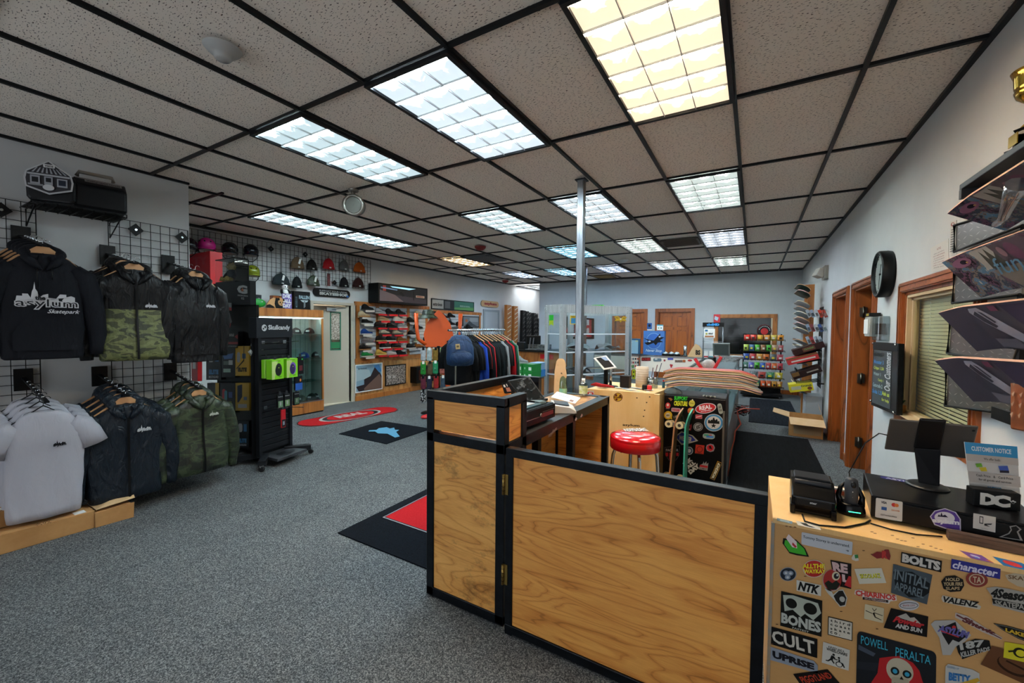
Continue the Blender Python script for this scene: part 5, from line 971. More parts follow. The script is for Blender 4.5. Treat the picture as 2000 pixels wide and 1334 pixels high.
mb = MB(); q = [onx(*p,XR-.2) for p in ((1972,738),(2040,745),(2040,850),(1972,838))]; slab(mb,q,.02,noisy('orange_plate','#8a3e18','#b06a40',6,.3,.6)); decal(mb,q,[('p','#b08a70',[(.1+.25*(k % 3),.1+.2*(k//3)),(.2+.25*(k % 3),.05+.2*(k//3)),(.15+.25*(k % 3),.16+.2*(k//3))]) for k in range(12)]); mb.build('end_plate',RK,world=True,bev=.006)
SHM = noisy('black_shelf','#17171a','#232427',9,.4)
# shelf on top with the trophy
a,b_ = onx(1873,372,.8),onx(2000,292,.8)
SHF = thing('wall_shelf','black shelf above the deck rack holding a gold trophy','shelf',(XR-.15,-.65,2.2))
mb = MB(); mb.box(.9,XR-.003,-1.2,-.285,2.14,2.165,SHM); mb.build('shelf_board',SHF,world=True,bev=.003)
mb = MB(); mb.box(.9,XR-.003,-.31,-.285,2.1,2.14,SHM); mb.box(XR-.03,XR-.003,-1.2,-.31,2.06,2.14,SHM); mb.build('bracket',SHF,world=1)
tp = onz(1992,270,2.2); GD = col('#b8923a',.16,1)
TR_ = thing('trophy','large gold cup trophy on a black plinth on the shelf','trophy',(.985,-.63,2.1665))
mb = MB(); mb.lathe([(0,0),(.075,0),(.075,.012),(.055,.02),(.05,.075),(.055,.085),(0,.085)],BLKG,n=6,sm=False); mb.build('plinth',TR_)
mb = MB(); mb.box(-.055,-.0525,-.03,.03,.03,.07,GD); mb.build('name_plate',TR_)
mb = MB(); mb.lathe([(.0,.085),(.036,.086),(.038,.092),(.014,.12),(.012,.15),(.018,.156),(.012,.162),(.014,.17),(.03,.18),(.05,.2),(.056,.22),(.052,.224),(.056,.235),(.058,.27),(.066,.292),(.064,.294),(.054,.27),(.05,.23),(.03,.195),(0,.185)],GD,n=32); mb.build('cup',TR_)
for sg in (-1,1):
    mb = MB(); mb.tube([(0,sg*.055,.275),(0,sg*.085,.28),(0,sg*.09,.25),(0,sg*.07,.225),(0,sg*.053,.218)],.005,GD,8); mb.build('handle',TR_)
# decks in the rack
GRAF = noisy('graffiti_print','#2b2630','#b3a796',14,.35); rp_ = [n_ for n_ in GRAF.node_tree.nodes if n_.type == 'VALTORGB'][0].color_ramp
for ps_,cc_ in ((.42,'#6d4a60'),(.47,'#3f4a5a'),(.52,'#7c7068'),(.57,'#5b7f98')): rp_.elements.new(ps_).color = (*lin(cc_),1)
rp_.interpolation = 'CONSTANT'
deckart = [('#3c3442','#7e93a4','blue scrawl and a group of people'),('#4a3f44','#8fa3ad',''),('#2b2533','#8b8597',''),('#221f2b','#8f8b98','')]
lb_ = ['graffiti graphic deck in plastic wrap, highest in the wall rack','graffiti graphic deck second from the top in the wall rack','dark purple deck with pale stripe, third down in the wall rack','dark purple deck with pale stripe, lowest pair in the wall rack','deck behind the lowest front deck of the wall rack']
rows = [((1860,404),(2000,316),(2000,448),(1893,450)),((1855,503),(2000,450),(2000,562),(1916,575)),((1848,603),(2000,586),(2000,684),(1900,676)),((1841,697),(2000,708),(2000,800),(1896,772))]
def wall_deck(k,pts,dx=0,lab=None,art=True):
    """a deck lying on its long edge, leaning out from the wall; its long axis runs along the wall past the frame edge"""
    tl = onx(*pts[0],.83+dx); tr = onx(*pts[1],.83+dx); br = onx(*pts[2],.95+dx); bl = onx(*pts[3],.95+dx)
    ax = (tr-tl).normalized(); L_ = .8; u = ((bl-tl)-ax*(bl-tl).dot(ax)); Wd = u.length; u.normalize()
    nrm = ax.cross(u).normalized()
    if nrm.x > 0: nrm = -nrm
    off = (bl-tl).dot(ax)
    out = []
    n_ = 8; W_ = max(Wd,.19)
    top = [tl+ax*s_ for s_ in (0,.05,.12,.2,.4,.6,.7,.77,.8)]
    outline = [(0.0,0.0),(.01,-.002),(.12,-.0),(.4,0),(.72,0),(.78,.02),(.8,W_*.5),(.78,W_*.98),(.72,W_),(.3,W_),(off*.9+.02,W_),(off*.75,W_*.93),(off*.45,W_*.62),(off*.2,W_*.3)]
    def kick(s_): a = abs(s_-.4); return 0 if a < .24 else .03*((a-.24)/.16)**1.5
    # sections across for a smooth kick
    P_ = lambda s_,t_: tl+ax*s_+u*t_+nrm*(kick(s_))
    xs = [0,.03,.06,.09,.12,.16,.3,.5,.64,.7,.75,.79,.8]
    def bounds(s_):
        lo = 0 if s_ < .72 else .03*((s_-.72)/.08)**2*3
        hi = W_*min(1,.12+.88*(s_/max(off,.05))) if s_ < off else W_
        if s_ > .72: hi = W_-.09*((s_-.72)/.08)**2
        return lo,max(hi,lo+.01)
    mb = MB(); g = []
    for s_ in xs:
        lo,hi = bounds(s_); g.append([P_(s_,lo+(hi-lo)*j/4) for j in range(5)])
    face = GRAF if k < 2 else col('#4d4856',.3,coat=.3); v = [p for r_ in g for p in r_]; f = [(i*5+j,i*5+j+1,(i+1)*5+j+1,(i+1)*5+j) for i in range(len(xs)-1) for j in range(4)]
    mb.add(v,f,face,True); back = [p-nrm*.012 for p in v]; mb.add(back,[tuple(reversed(q_)) for q_ in f],col('#2a2a2c',.8),True)
    ring = [i*5 for i in range(len(xs))]+[(len(xs)-1)*5+j for j in (1,2,3,4)]+[i*5+4 for i in range(len(xs)-2,-1,-1)]+[3,2,1]
    n2 = len(ring); mb.add([v[i] for i in ring]+[back[i] for i in ring],[(i,(i+1) % n2,n2+(i+1) % n2,n2+i) for i in range(n2)],col('#c9a08a',.5),True)
    o = mb.build('skateboard_deck',label=lab or lb_[k],cat='skateboard deck',group='decks on the near wall rack')
    if art:
        mb = MB(); qd = lambda s0,s1,t0,t1: [P_(s0,t0)+nrm*.001,P_(s1,t0)+nrm*.001,P_(s1,t1)+nrm*.001,P_(s0,t1)+nrm*.001]
        if k < 2:
            # generic photo-like print: pale ground patch, people shapes, loose blue scrawl
            decal(mb,qd(.17,.62,.005,W_-.01),[('p','#a7a198',rect(.0,.0,.35,.5)),('p','#4c4a44',[(.1,.3),(.13,.05),(.17,.28),(.22,.02),(.26,.28),(.33,.1),(.35,.5),(.08,.5)]),('p','#5b4c56',[(.3,.0),(.75,.0),(.9,.5),(.6,.9),(.35,.6)]),('p','#867a70',[(.05,.55),(.5,.5),(.7,.98),(.2,.98)]),('p','#6a3f58',circ(.55,.25,.08,.2)),('p','#c4a86c',circ(.66,.45,.05,.1)),('p','#8e6a72',circ(.42,.2,.04,.12)),('t','#5f8fae','fun',.12,.28,.5,.66,-.0,.4),('t','#5f8fae','so',.38,.62,.62,.92,.0,.4)])
            decal(mb,qd(.02,.15,.01,W_*.3),[('p','#8e5c76',circ(.5,.5,.4,.42)),('p','#26202c',circ(.6,.5,.14,.2)),('p','#b08a50',circ(.72,.6,.05,.08))])
        else:
            decal(mb,qd(.17,.6,.005,W_-.01),[('p','#a8a4b2',[(.0,.12),(.04,.03),(.2,.02),(.3,.2),(.62,.92),(.6,.99),(.46,.99),(.38,.85),(.1,.4)]),('p','#3c3646',[(.04,.18),(.12,.1),(.26,.48),(.2,.52),(.1,.36)]),('p','#3c3646',[(.16,.1),(.22,.14),(.3,.38),(.26,.4)]),('p','#6b6674',rect(0,.78,.36,1)),('p','#7e3c58',rect(.4,.0,.52,.12)),('p','#3f3550',[(.6,0),(1,0),(1,1),(.85,1),(.65,.4)])])
        mb.build('printed_graphic',o,world=1)
    return o
for k,pts in enumerate(rows): wall_deck(k,pts)
mb = MB(); mb.tube([onx(1990,360,.8),onx(1975,385,.8),onx(1960,425,.82),onx(1945,438,.84)],[.03,.02,.012,.01],glass('plastic_wrap','#e8e4e6',.45,.15),10); mb.build('plastic_wrap',label='crumpled clear plastic hanging over the top wall deck',cat='plastic wrap')
# ================================================================ LEFT WALL: CLOTHING ON GRID PANELS
def gridwall(name,lb,P0,U,Wd,z0,z1,st=.075,r=.0028,group=None):
    t = thing(name,lb,'grid panel',(P0[0],P0[1],z0),0,group); U = Vector(U); mb = MB(); P0 = Vector((P0[0],P0[1],0)); n = max(1,round(Wd/st))
    for i in range(n+1): a = P0+U*Wd*i/n; mb.bar(a+Vector((0,0,z0)),a+Vector((0,0,z1)),r*(2.2 if i in (0,n) else 1.5),r*2,BLK)
    m_ = max(1,round((z1-z0)/st))
    for j in range(m_+1): z = z0+(z1-z0)*j/m_; mb.bar(P0+Vector((0,0,z)),P0+U*Wd+Vector((0,0,z)),r*2,r*1.5,BLK)
    mb.build('wire_mesh',t,world=1); return t
GA = gridwall('wire_grid_panel','black wire grid panel behind the dark hoodies at the left edge',(XF+.03,-2.7),(0,1,0),.75,.3,2.45)
GB = gridwall('wire_grid_panel','black wire grid panel behind the jackets near the wall corner',(XF+.03,-1.53),(0,1,0),.585,.3,2.45)
def diamond(parent,X,y,z,s=.04): mb = MB(); mb.X = Matrix.Translation((X,y,z)) @ Matrix.Rotation(R(45),4,'X'); mb.box(-.006,.006,-s,s,-s,s,BLK); mb.cyl((.006,0,0),(.012,0,0),.01,CHR,8); mb.build('mounting_clip',parent,world=1)
for gp,px,py in ((GA,2,410),(GB,265,449),(GB,355,464)): p = onx(px,py,XF+.04); diamond(gp,XF+.042,p.y,p.z)
def sect(y0,z,w,d,n=20,xo=0,p=2.6,seed=0,wr=.0):
    o = []
    for k in range(n):
        a = 2*math.pi*k/n; c,s = math.cos(a),math.sin(a)
        rx = d*abs(c)**(2/p)*(1 if c > 0 else -1); ry = w*abs(s)**(2/p)*(1 if s > 0 else -1)
        rx += wr*math.sin(ry*38+seed+z*9)*(.5+.5*math.cos(z*6+seed*2))
        o.append((xo+rx,y0+ry,z))
    return o
def garment(name,lb,cat,mats,length,w,seed=0,hood=True,zipper=False,sleeve='long',hanger='wood',logo=None,group=None,yoke=None,dd=.07,full=True,spread=.06):
    t = thing(name,lb,cat,(0,0,0),0,group); body,trim = mats
    rn = random.Random(seed)
    prof = [(-.0,.07,.045),(-.03,.12,.05),(-.06,w*.74,.055),(-.085,w*.9,.058),(-.12,w*.97,dd*.85)]
    nz = 12
    for i in range(1,nz+1):
        u = i/nz; z = -.12-(length-.12)*u; prof.append((z,w*(1.0+.05*math.sin(u*3)-.05*u+.012*math.sin(seed+i*1.7)),dd*(.9+.18*math.sin(u*5+seed)+.1*u)))
    if full and hood: prof.append((-length-.012,w*.9,dd*.85))
    secs = [sect(.008*math.sin(seed+z*4),z,ww,d_,28,.004*math.sin(z*13+seed),2.7,seed,.009 if z < -.15 else .002) for z,ww,d_ in prof]
    mb = MB(); cut = next((i for i,(z,_,_) in enumerate(prof) if yoke and z < -yoke),None)
    if cut: mb.loft(secs[:cut+1],body,True,False); mb.add([p for s_ in (secs[cut],) for p in s_],[tuple(range(28))][:0],body); mb.loft(secs[cut:],trim,True,False); mb.add(secs[-1],[tuple(range(28))],trim);
    else: mb.loft(secs,body,True)
    mb.build('body',t)
    for sg in (-1,1):
        y = sg*w*.86
        if sleeve == 'long': pa = [((0,sg*w*.7,-.095),.05,.055),((.0,sg*w*.95,-.15),.075,.06),((.0,sg*(w+spread*.45),-.28),.068,.055),((.008,sg*(w+spread*.8),-.42),.06,.05),((.0,sg*(w+spread),-.56),.052,.045),((-.004,sg*(w+spread*.9),-.655),.04,.035),((-.004,sg*(w+spread*.9),-.665),.041,.036),((-.004,sg*(w+spread*.88),-.71),.036,.032)]
        else: pa = [((0,sg*w*.7,-.09),.05,.05),((0,sg*w*.95,-.13),.08,.06),((0,sg*(w+.035),-.2),.078,.055),((0,sg*(w+.065),-.28),.08,.05)]
        mb = MB(); ss = []
        for i,((x,yy,z),rw,rd) in enumerate(pa):
            nx_ = Vector(pa[min(i+1,len(pa)-1)][0])-Vector(pa[max(i-1,0)][0]); nx_.normalize(); side = nx_.cross(Vector((1,0,0))).normalized()
            ss.append([Vector((x,yy,z))+side*rw*math.cos(2*math.pi*k/14)+Vector((1,0,0))*(rd*math.sin(2*math.pi*k/14)+.004*math.sin(k*2+i*1.3+seed)) for k in range(14)])
        mb.loft(ss,body,True); mb.build('sleeve',t)
    if hood:
        mb = MB(); hm = body
        mb.tube([(.05*math.cos(R(a))*1.1+.005,.085*math.sin(R(a)),-.01-.035*math.cos(R(a))+.01) for a in range(18,343,18)],[.018+.016*(1-math.cos(R(a)))*.7 for a in range(18,343,18)],hm,10)
        mb.ell((-.06,0,-.04),(.045,.12,.11),hm,16,10)
        for sg in (-1,1): mb.tube([(.045,sg*.085,-.02),(.062,sg*.05,-.07),(.072,sg*.012,-.115)],[.03,.026,.008],hm,8)
        mb.build('hood',t)
        if not zipper:
            for sg in (-1,1): mb = MB(); mb.tube([(.075,sg*.03,-.1),(.082,sg*.035,-.15),(.084,sg*.033,-.21+.03*sg)],.0035,BLK,6); mb.build('drawstring',t)
    else:
        mb = MB(); mb.tube([(.052*math.cos(R(a)),.1*math.sin(R(a)),-.03-.04*math.cos(R(a))) for a in range(0,360,18)],.007,body,6,closed=True); mb.prism(circ(0,0,.05,.095,16),Matrix.Translation((0,0,-.022)) @ Matrix.Rotation(R(30),4,'Y'),.002,col('#6c6c74',.9)); mb.build('collar',t)  # grey disc for the shirt's inner back, with the neck shade painted in
    def fx(y,z):
        u = max(0,min(1,(-z-.12)/(length-.12))); d_ = dd*(.9+.18*math.sin(u*5+seed)+.1*u); yy = min(.999,abs(y)/w)
        return .004*math.sin(z*13+seed)+d_*(1-yy**2.7)**(1/2.7)+.012
    if zipper:
        mb = MB(); n_ = 12; v = []
        for i in range(n_+1): z = -.1-(length-.1)*i/n_; v += [(fx(0,z),-.008,z),(fx(0,z)+.003,0,z),(fx(0,z),.008,z)]
        mb.add(v,[(3*i+j,3*i+j+3,3*i+j+4,3*i+j+1) for i in range(n_) for j in (0,1)],BLK,True); mb.build('zipper',t)
    elif hood:
        mb = MB(); z0,z1 = -length*.62,-length*.93; v = []
        for i in range(7):
            for j in range(9): u = i/6; y = (-.15+.3*j/8)*(1 if u > .45 else .62+.38*u/.45); z = z0+(z1-z0)*u; v.append((fx(y,z)+.002,y,z))
        mb.add(v,[(i*9+j,(i+1)*9+j,(i+1)*9+j+1,i*9+j+1) for i in range(6) for j in range(8)],body,True); mb.build('pouch_pocket',t)
    if logo:
        mb = MB(); y0,y1,z1,z0,items = logo
        decal(mb,[Vector((0,y0,z1)),Vector((0,y1,z1)),Vector((0,y1,z0)),Vector((0,y0,z0))],items,lift=0,step=.0008,n=Vector((1,0,0)))
        mb.v = [Vector((p.x+fx(p.y,p.z)+.003,p.y,p.z)) for p in mb.v]; mb.build('printed_logo',t)
    # hanger
    hg = MB()
    if hanger == 'wood':
        hm = col('#b98a5e',.5); Mx = Matrix(((0,0,1,-.006),(1,0,0,0),(0,1,0,0),(0,0,0,1)))
        hg.prism([(-.0,.052),(.03,.05),(.075,.012),(.13,-.03),(w*.85,-.075),(w*.85,-.09),(.12,-.05),(.06,-.012),(0,.008),(-.06,-.012),(-.12,-.05),(-w*.85,-.09),(-w*.85,-.075),(-.13,-.03),(-.075,.012),(-.03,.05)],Mx,.014,hm)
    else:
        hg.tube([(0,-w*.8,-.075),(0,0,.04),(0,w*.8,-.075),(0,-w*.8,-.075)],.005,BLK,6)
    hg.tube([(0,0,.04),(0,0,.075)]+[(0,.018+.018*math.cos(R(a)),.085+.018*math.sin(R(a))) for a in range(180,-20,-25)],.002,CHR if hanger == 'wood' else BLK,6)
    hg.build('hanger',t); return t
def skyline(c='#b9b9bd',big=True):
    it = [('p',c,[(.02,.62),(.04,.45),(.12,.45),(.12,.38),(.2,.38),(.24,.5),(.26,.3),(.28,.22),(.3,.0),(.31,.22),(.34,.3),(.36,.5),(.42,.4),(.5,.36),(.5,.48),(.62,.5),(.68,.36),(.78,.36),(.78,.44),(.86,.4),(.92,.44),(.92,.62)]),
          ('t',c,'asylum',0,.5,.98,.86,.06)]
    if big: it += [('t','#14161a','the',.3,.42,.46,.56,.04),('t','#14161a','asylum',.02,.53,.96,.83,.0),('t',c,'Skatepark',.48,.84,1,1.0,.02,.4)]
    return it
NAVY = cloth('#12141b'); BKJ = cloth('#0e0f12',bmp=.9,rough=.48,sc=9.0); SLATE = cloth('#1a232d',bmp=1.0,rough=.42,sc=10.0)
CAMO = camo('woodland_camo',('#23281b','#3a4428','#55602f','#2d361f'),7,.5); CAMOD = camo('dark_camo',('#181d17','#2a3424','#3a4630','#202a1e'),6,.45); CAMOG = camo('olive_camo',('#2c3019','#565c34','#666a40','#3c3f24'),9,.6)
WHT_T = cloth('#b9bac4',bmp=.25,rough=.85)
def rail(name,lb,y,ztip,gp,xt=-4.12):
    t = thing(name,lb,'display arm',(XF+.03,y,ztip))
    mb = MB(); mb.bar((XF+.03,y,ztip+.13),(xt,y,ztip),.026,.012,BLK); mb.build('rail',t,world=1)
    mb = MB(); mb.box(XF+.03,XF+.045,y-.05,y+.05,ztip+.03,ztip+.2,BLK); mb.build('back_plate',t,world=1)
    for k in range(6): u = k/5.5; mb = MB(); c = Vector((XF+.03,y,ztip+.13)).lerp(Vector((xt,y,ztip)),.25+.75*u*.9); mb.ell((c.x,c.y,c.z+.012),(.008,.012,.008),CHR,8,5); mb.build('stop_stud',t,world=1)
rails = [(-2.03,2.06),(-1.54,2.0),(-1.11,1.98),(-2.04,.965),(-1.61,.95),(-1.11,.945)]
rl = ['display arm holding the navy hoodies at the left edge','display arm holding the camo and black jackets','display arm holding the black hooded pullovers nearest the corner','display arm holding the white t-shirts','display arm holding the dark slate windbreakers','display arm holding the dark camo windbreakers']
for (y,z),l in zip(rails,rl): rail('garment_rail',l,y,z,None)
def hang(o,x,y,z,rz=0): o.location = (x,y,z); o.rotation_euler = (0,0,rz); return o
def rack_of(proto,backs,y,z,dx,labels,grp,x0=-4.16,rz=-.12,dz=.022):
    hang(proto,x0,y,z,rz)
    for k in range(backs):
        dup(proto,(x0-dx*(k+1),y+.008*math.sin(k*3),z+dz*(k+1)),rz+.05*math.sin(k*2.2+1),labels[k],grp)
g = garment('hoodie','navy pullover hoodie with large white skyline print, front of its arm','hoodie',(NAVY,NAVY),.72,.2,1,True,False,'long',logo=(-.14,.165,-.2,-.42,skyline()),group='navy hoodies on the left display arm')
rack_of(g,3,-2.03,2.0,.1,['navy hoodie directly behind the one with the skyline print','third navy hoodie back on the left arm','rearmost navy hoodie against the grid at the left edge'],'navy hoodies on the left display arm')
g = garment('windbreaker','black windbreaker with camo lower half, front of its arm','jacket',(BKJ,CAMOG),.71,.225,3,True,True,'long',logo=(.05,.13,-.25,-.31,skyline('#b4b4b8',False)),group='black jackets on the second arm',yoke=.3)
rack_of(g,0,-1.54,1.95,.1,[],'')
b0_ = garment('windbreaker','black jacket right behind the camo bottomed windbreaker','jacket',(BKJ,BKJ),.71,.225,4,True,True,'long',group='black jackets on the second arm'); hang(b0_,-4.27,-1.56,1.98,-.16)
dup(b0_,(-4.39,-1.54,2.0),-.05,'rearmost black jacket against the grid behind the camo one')
g = garment('hooded_pullover','glossy black hooded pullover with small white chest print near the corner','pullover',(BKJ,BKJ),.74,.2,6,True,False,'long',logo=(.03,.115,-.22,-.28,skyline('#a8a8ac',False)),group='black pullovers nearest the corner',spread=.03)
rack_of(g,1,-1.12,1.94,.12,['black hooded pullover behind the one with the chest print'],'black pullovers nearest the corner',rz=.15)
g = garment('t_shirt','white t-shirt with small black chest print, front of its arm','t-shirt',(WHT_T,WHT_T),.74,.185,2,False,False,'short','wire',logo=(.035,.1,-.2,-.26,skyline('#16161a',False)),group='white t-shirts above the cardboard boxes')
rack_of(g,3,-2.05,.9,.09,['second white t-shirt on the wire hangers','third white t-shirt on the wire hangers','rearmost white t-shirt nearest the grid'],'white t-shirts above the cardboard boxes',dz=.02)
g = garment('windbreaker','dark slate windbreaker with white chest print, front of its arm','jacket',(SLATE,SLATE),.74,.225,8,True,True,'long',logo=(.05,.14,-.17,-.24,skyline('#b4b8bc',False)),group='dark slate windbreakers on the lower middle arm')
rack_of(g,3,-1.61,.885,.09,['second dark slate windbreaker on the lower middle arm','third dark slate windbreaker on the lower middle arm','rearmost dark slate windbreaker on the lower middle arm'],'dark slate windbreakers on the lower middle arm')
g = garment('windbreaker','dark camo windbreaker with white chest print, front of its arm','jacket',(CAMOD,CAMOD),.68,.225,10,True,True,'long',logo=(.05,.13,-.14,-.2,skyline('#b4b8ac',False)),group='dark camo windbreakers on the lower right arm')
rack_of(g,2,-1.11,.88,.1,['second dark camo windbreaker on the lower right arm','rearmost dark camo windbreaker against the grid'],'dark camo windbreakers on the lower right arm',rz=.05)
# ---- coolers on a wire shelf
WS = thing('wire_shelf','black wire shelf high on the left wall under two coolers','shelf',(XF+.2,-1.75,2.4))
mb = MB()
for k in range(11): x = XF+.03+.32*k/10; mb.cyl((x,-2.03,2.41),(x,-1.5,2.41),.003,BLK,6)
for k in range(9): y = -2.03+.53*k/8; mb.tube([(XF+.03,y,2.404),(XF+.35,y,2.404),(XF+.35,y,2.43)],.0035,BLK,6)
mb.cyl((XF+.35,-2.03,2.43),(XF+.35,-1.5,2.43),.004,BLK,6); mb.build('wire_deck',WS,world=1)
for y in (-2.0,-1.52): mb = MB(); mb.tube([(XF+.28,y,2.4),(XF+.03,y,2.27),(XF+.03,y,2.4),(XF+.28,y,2.4)],.005,BLK,6); mb.build('bracket',WS,world=1)
CLR = thing('cooler','house shaped portable cooler with a shop front picture on its end','cooler',(-4.5,-1.88,2.418),R(-28))
pts = [(-.15,0),(.15,0),(.175,.03),(.18,.16),(.16,.2),(.0,.3),(-.16,.2),(-.18,.16),(-.175,.03)]
A_ = Matrix(((0,0,1,-.12),(1,0,0,0),(0,1,0,0),(0,0,0,1)))
mb = MB(); mb.prism([(x*.74,y*1.02) for x,y in pts],A_,.24,col('#101114',.4)); mb.build('cooler_body',CLR,bev=.02,bseg=3)
mb = MB(); f = [Vector((.121,-.137,.305)),Vector((.121,.137,.305)),Vector((.121,.137,.0)),Vector((.121,-.137,.0))]
decal(mb,f,[('p','#a6a6a8',[(.5,.02),(.93,.32),(.97,.5),(.94,.7),(.5,.84),(.06,.7),(.03,.5),(.07,.32)]),('p','#2e2c30',[(.5,.06),(.9,.34),(.93,.5),(.91,.67),(.5,.8),(.09,.67),(.07,.5),(.1,.34)]),('p','#9ea0a4',rect(.1,.36,.9,.4)),('p','#c0c0c0',rrect(.4,.12,.62,.2,.02)),('t','#202020','vans',.43,.14,.59,.185)]+[('p','#8c8e94',[(.18+.09*k,.34),(.22+.09*k,.34),(.3+.06*k,.22),(.28+.06*k,.22)]) for k in range(8)]+[('p','#8a8c92',rect(.16,.42,.34,.62)),('p','#17181c',rect(.19,.46,.31,.58)),('p','#8a8c92',rect(.42,.42,.58,.62)),('p','#17181c',rect(.45,.45,.55,.55)),('p','#8a8c92',rect(.66,.44,.86,.64)),('p','#1c2230',rect(.69,.47,.83,.6)),('p','#b8b8ba',circ(.5,.68,.11,.07)),('p','#7a7c80',rect(.12,.62,.4,.66))],lift=.024); mb.build('printed_panel',CLR)
CL2 = thing('cooler','black portable cooler with grey handle lid beside the house shaped one','cooler',(-4.5,-1.67,2.418),R(-8))
mb = MB(); mb.prism([(-.16,0),(.14,0),(.155,.02),(.16,.17),(.1,.24),(-.12,.27),(-.17,.2)],Matrix(((1,0,0,0),(0,0,1,-.13),(0,1,0,0),(0,0,0,1))),.3,col('#0c0d10',.4))
mb.build('cooler_body',CL2,bev=.018,bseg=3)
mb = MB(); f = [Vector((.1,-.13,.248)),Vector((.1,.15,.248)),Vector((.165,.15,.178)),Vector((.165,-.13,.178))]; decal(mb,f,[('p','#8e8c8a',rect(.02,.55,.98,.62)),('p','#6e6c6a',rect(.2,.65,.95,.95)),('t','#151515','WAFFLE HEADS COOLER',.24,.7,.92,.9)],lift=.02); mb.build('printed_band',CL2)
mb = MB(); mb.tube([(-.0,-.1,.27),(.02,-.09,.3),(.02,.1,.3),(-.0,.11,.27)],.014,col('#8c857c',.5),8); mb.build('handle',CL2)
# ---- cardboard boxes on the floor
def cbox(mb,a,b_,wd,z0,z1,mat=CARD):     # box along a->b, wd to the wall side
    a = Vector((*a,0)); b_ = Vector((*b_,0)); d = (b_-a).normalized(); n = Vector((-d.y,d.x,0))
    v = [p+Vector((0,0,z)) for z in (z0,z1) for p in (a,b_,b_+n*wd,a+n*wd)]
    mb.add(v,[(0,3,2,1),(4,5,6,7),(0,1,5,4),(1,2,6,5),(2,3,7,6),(3,0,4,7)],mat)
LBX = thing('cardboard_box','long flat cardboard box on the floor with an open flap','box',(-4.2,-2.2,0))
mb = MB(); cbox(mb,(-4.1,-2.9),(-4.055,-1.83),.2,0.001,.13); cbox(mb,(-4.055,-1.83),(-4.05,-1.62),.2,0.001,.11); mb.build('box_body',LBX,world=True,bev=.003)
mb = MB(); v = [Vector(p) for p in ((-4.06,-1.82,.132),(-4.05,-1.6,.15),(-4.2,-1.58,.2),(-4.26,-1.82,.135))]; mb.add(v+[p+Vector((0,0,-.004)) for p in v],[(0,1,2,3),(7,6,5,4),(0,4,5,1),(1,5,6,2),(2,6,7,3),(3,7,4,0)],CARDL)
v = [Vector(p) for p in ((-4.045,-1.83,.11),(-4.03,-1.61,.12),(-4.03,-1.615,.002),(-4.045,-1.83,.002))]; mb.add(v+[p+Vector((-.004,0,0)) for p in v],[(0,1,2,3),(7,6,5,4),(0,4,5,1),(1,5,6,2),(2,6,7,3),(3,7,4,0)],CARD); mb.build('flap',LBX,world=1)
mb = MB(); q = [onx(px,py,-4.07) for px,py in ((70,1018),(98,1012),(98,1019),(70,1025))]; decal(mb,q,[('t','#5a4028','BIGW.SC',0,0,1,1,0)],lift=.03); mb.build('box_lettering',LBX,world=1)
SBX = thing('cardboard_box','shorter taped cardboard box lying on the long flat one','box',(-4.35,-2.3,.135))
mb = MB(); cbox(mb,(-4.2,-2.9),(-4.21,-1.93),.2,.135,.245); mb.build('box_body',SBX,world=True,bev=.003)
mb = MB(); mb.box(-4.41,-4.195,-2.23,-2.1,.2455,.247,CARDL); mb.box(-4.2,-4.1985,-2.23,-2.1,.16,.246,CARDL); mb.build('packing_tape',SBX,world=1)
mb = MB(); mb.box(-4.29,-4.24,-2.26,-2.13,.2475,.249,WHT); mb.build('label',SBX,world=1)
mb = MB(); mb.box(-4.13,-4.07,-1.93,-1.87,.1305,.133,WHT); mb.build('label',LBX,world=1)
# ================================================================ RECESS: UPPER GRID WITH HELMETS AND BEANIES
GX = XL+.04
G1 = gridwall('wire_grid_panel','upper wire grid panel behind the helmets',(GX,-.85),(0,1,0),2.0,2.24,2.87)
G2 = gridwall('wire_grid_panel','upper wire grid panel behind the beanies',(GX,1.17),(0,1,0),1.86,2.27,2.88)
for gp,px,py in ((G1,529,486),(G2,596,497),(G2,653,552)): p = onx(px,py,GX+.01); diamond(gp,GX+.012,p.y,p.z,.035)
def helmet(px,py,colr,lb,s=1.0):
    p = onx(px,py,GX+.16); t = thing('helmet',lb,'helmet',(p.x,p.y,p.z-.08),R(-35),'helmets on the upper grid')
    mb = MB(); mb.ell((0,0,.07),(.125*s,.105*s,.11*s),col(colr,.25,coat=.4),24,10,-.35,1); mb.lathe([(.118*s,.012),(.123*s,.02),(.123*s,.03),(.115*s,.035)],col(colr,.25),(0,0,-.005),24,sy=.85); mb.build('helmet_shell',t)
    mb = MB()
    for a in (-40,0,40): mb.ell((.118*math.cos(R(a))*s,.1*math.sin(R(a))*s,.115),(.008,.012,.01),BLK,8,5)
    mb.build('vent_hole',t)
    mb = MB()
    for sg in (-1,1): mb.tube([(.05,sg*.095*s,.02),(.03,sg*.08,-.04),(.02,sg*.03,-.085)],.005,BLK,6)
    mb.cb((.02,0,-.088),(.02,.06,.012),BLK); mb.build('chin_strap',t)
    mb = MB(); mb.lathe([(.1*s,.01),(.09*s,-.0),(.085*s,.03)],col('#a8a8a0',.6),(0,0,.0),20,sy=.85); mb.build('padding',t); return t
helmet(404,478,'#c21f7e','glossy pink helmet on the upper grid'); helmet(449,486,'#0d0e12','black helmet between the pink one and the other black one'); helmet(490,490,'#10131c','black helmet right of the other black helmet, above the green one'); helmet(493,530,'#6f7a18','olive green helmet below the black one'); helmet(368,478,'#14161a','dark helmet half hidden at the wall corner, left of the pink one'); helmet(468,518,'#8e8f92','grey white helmet behind the boxed teddy bear')
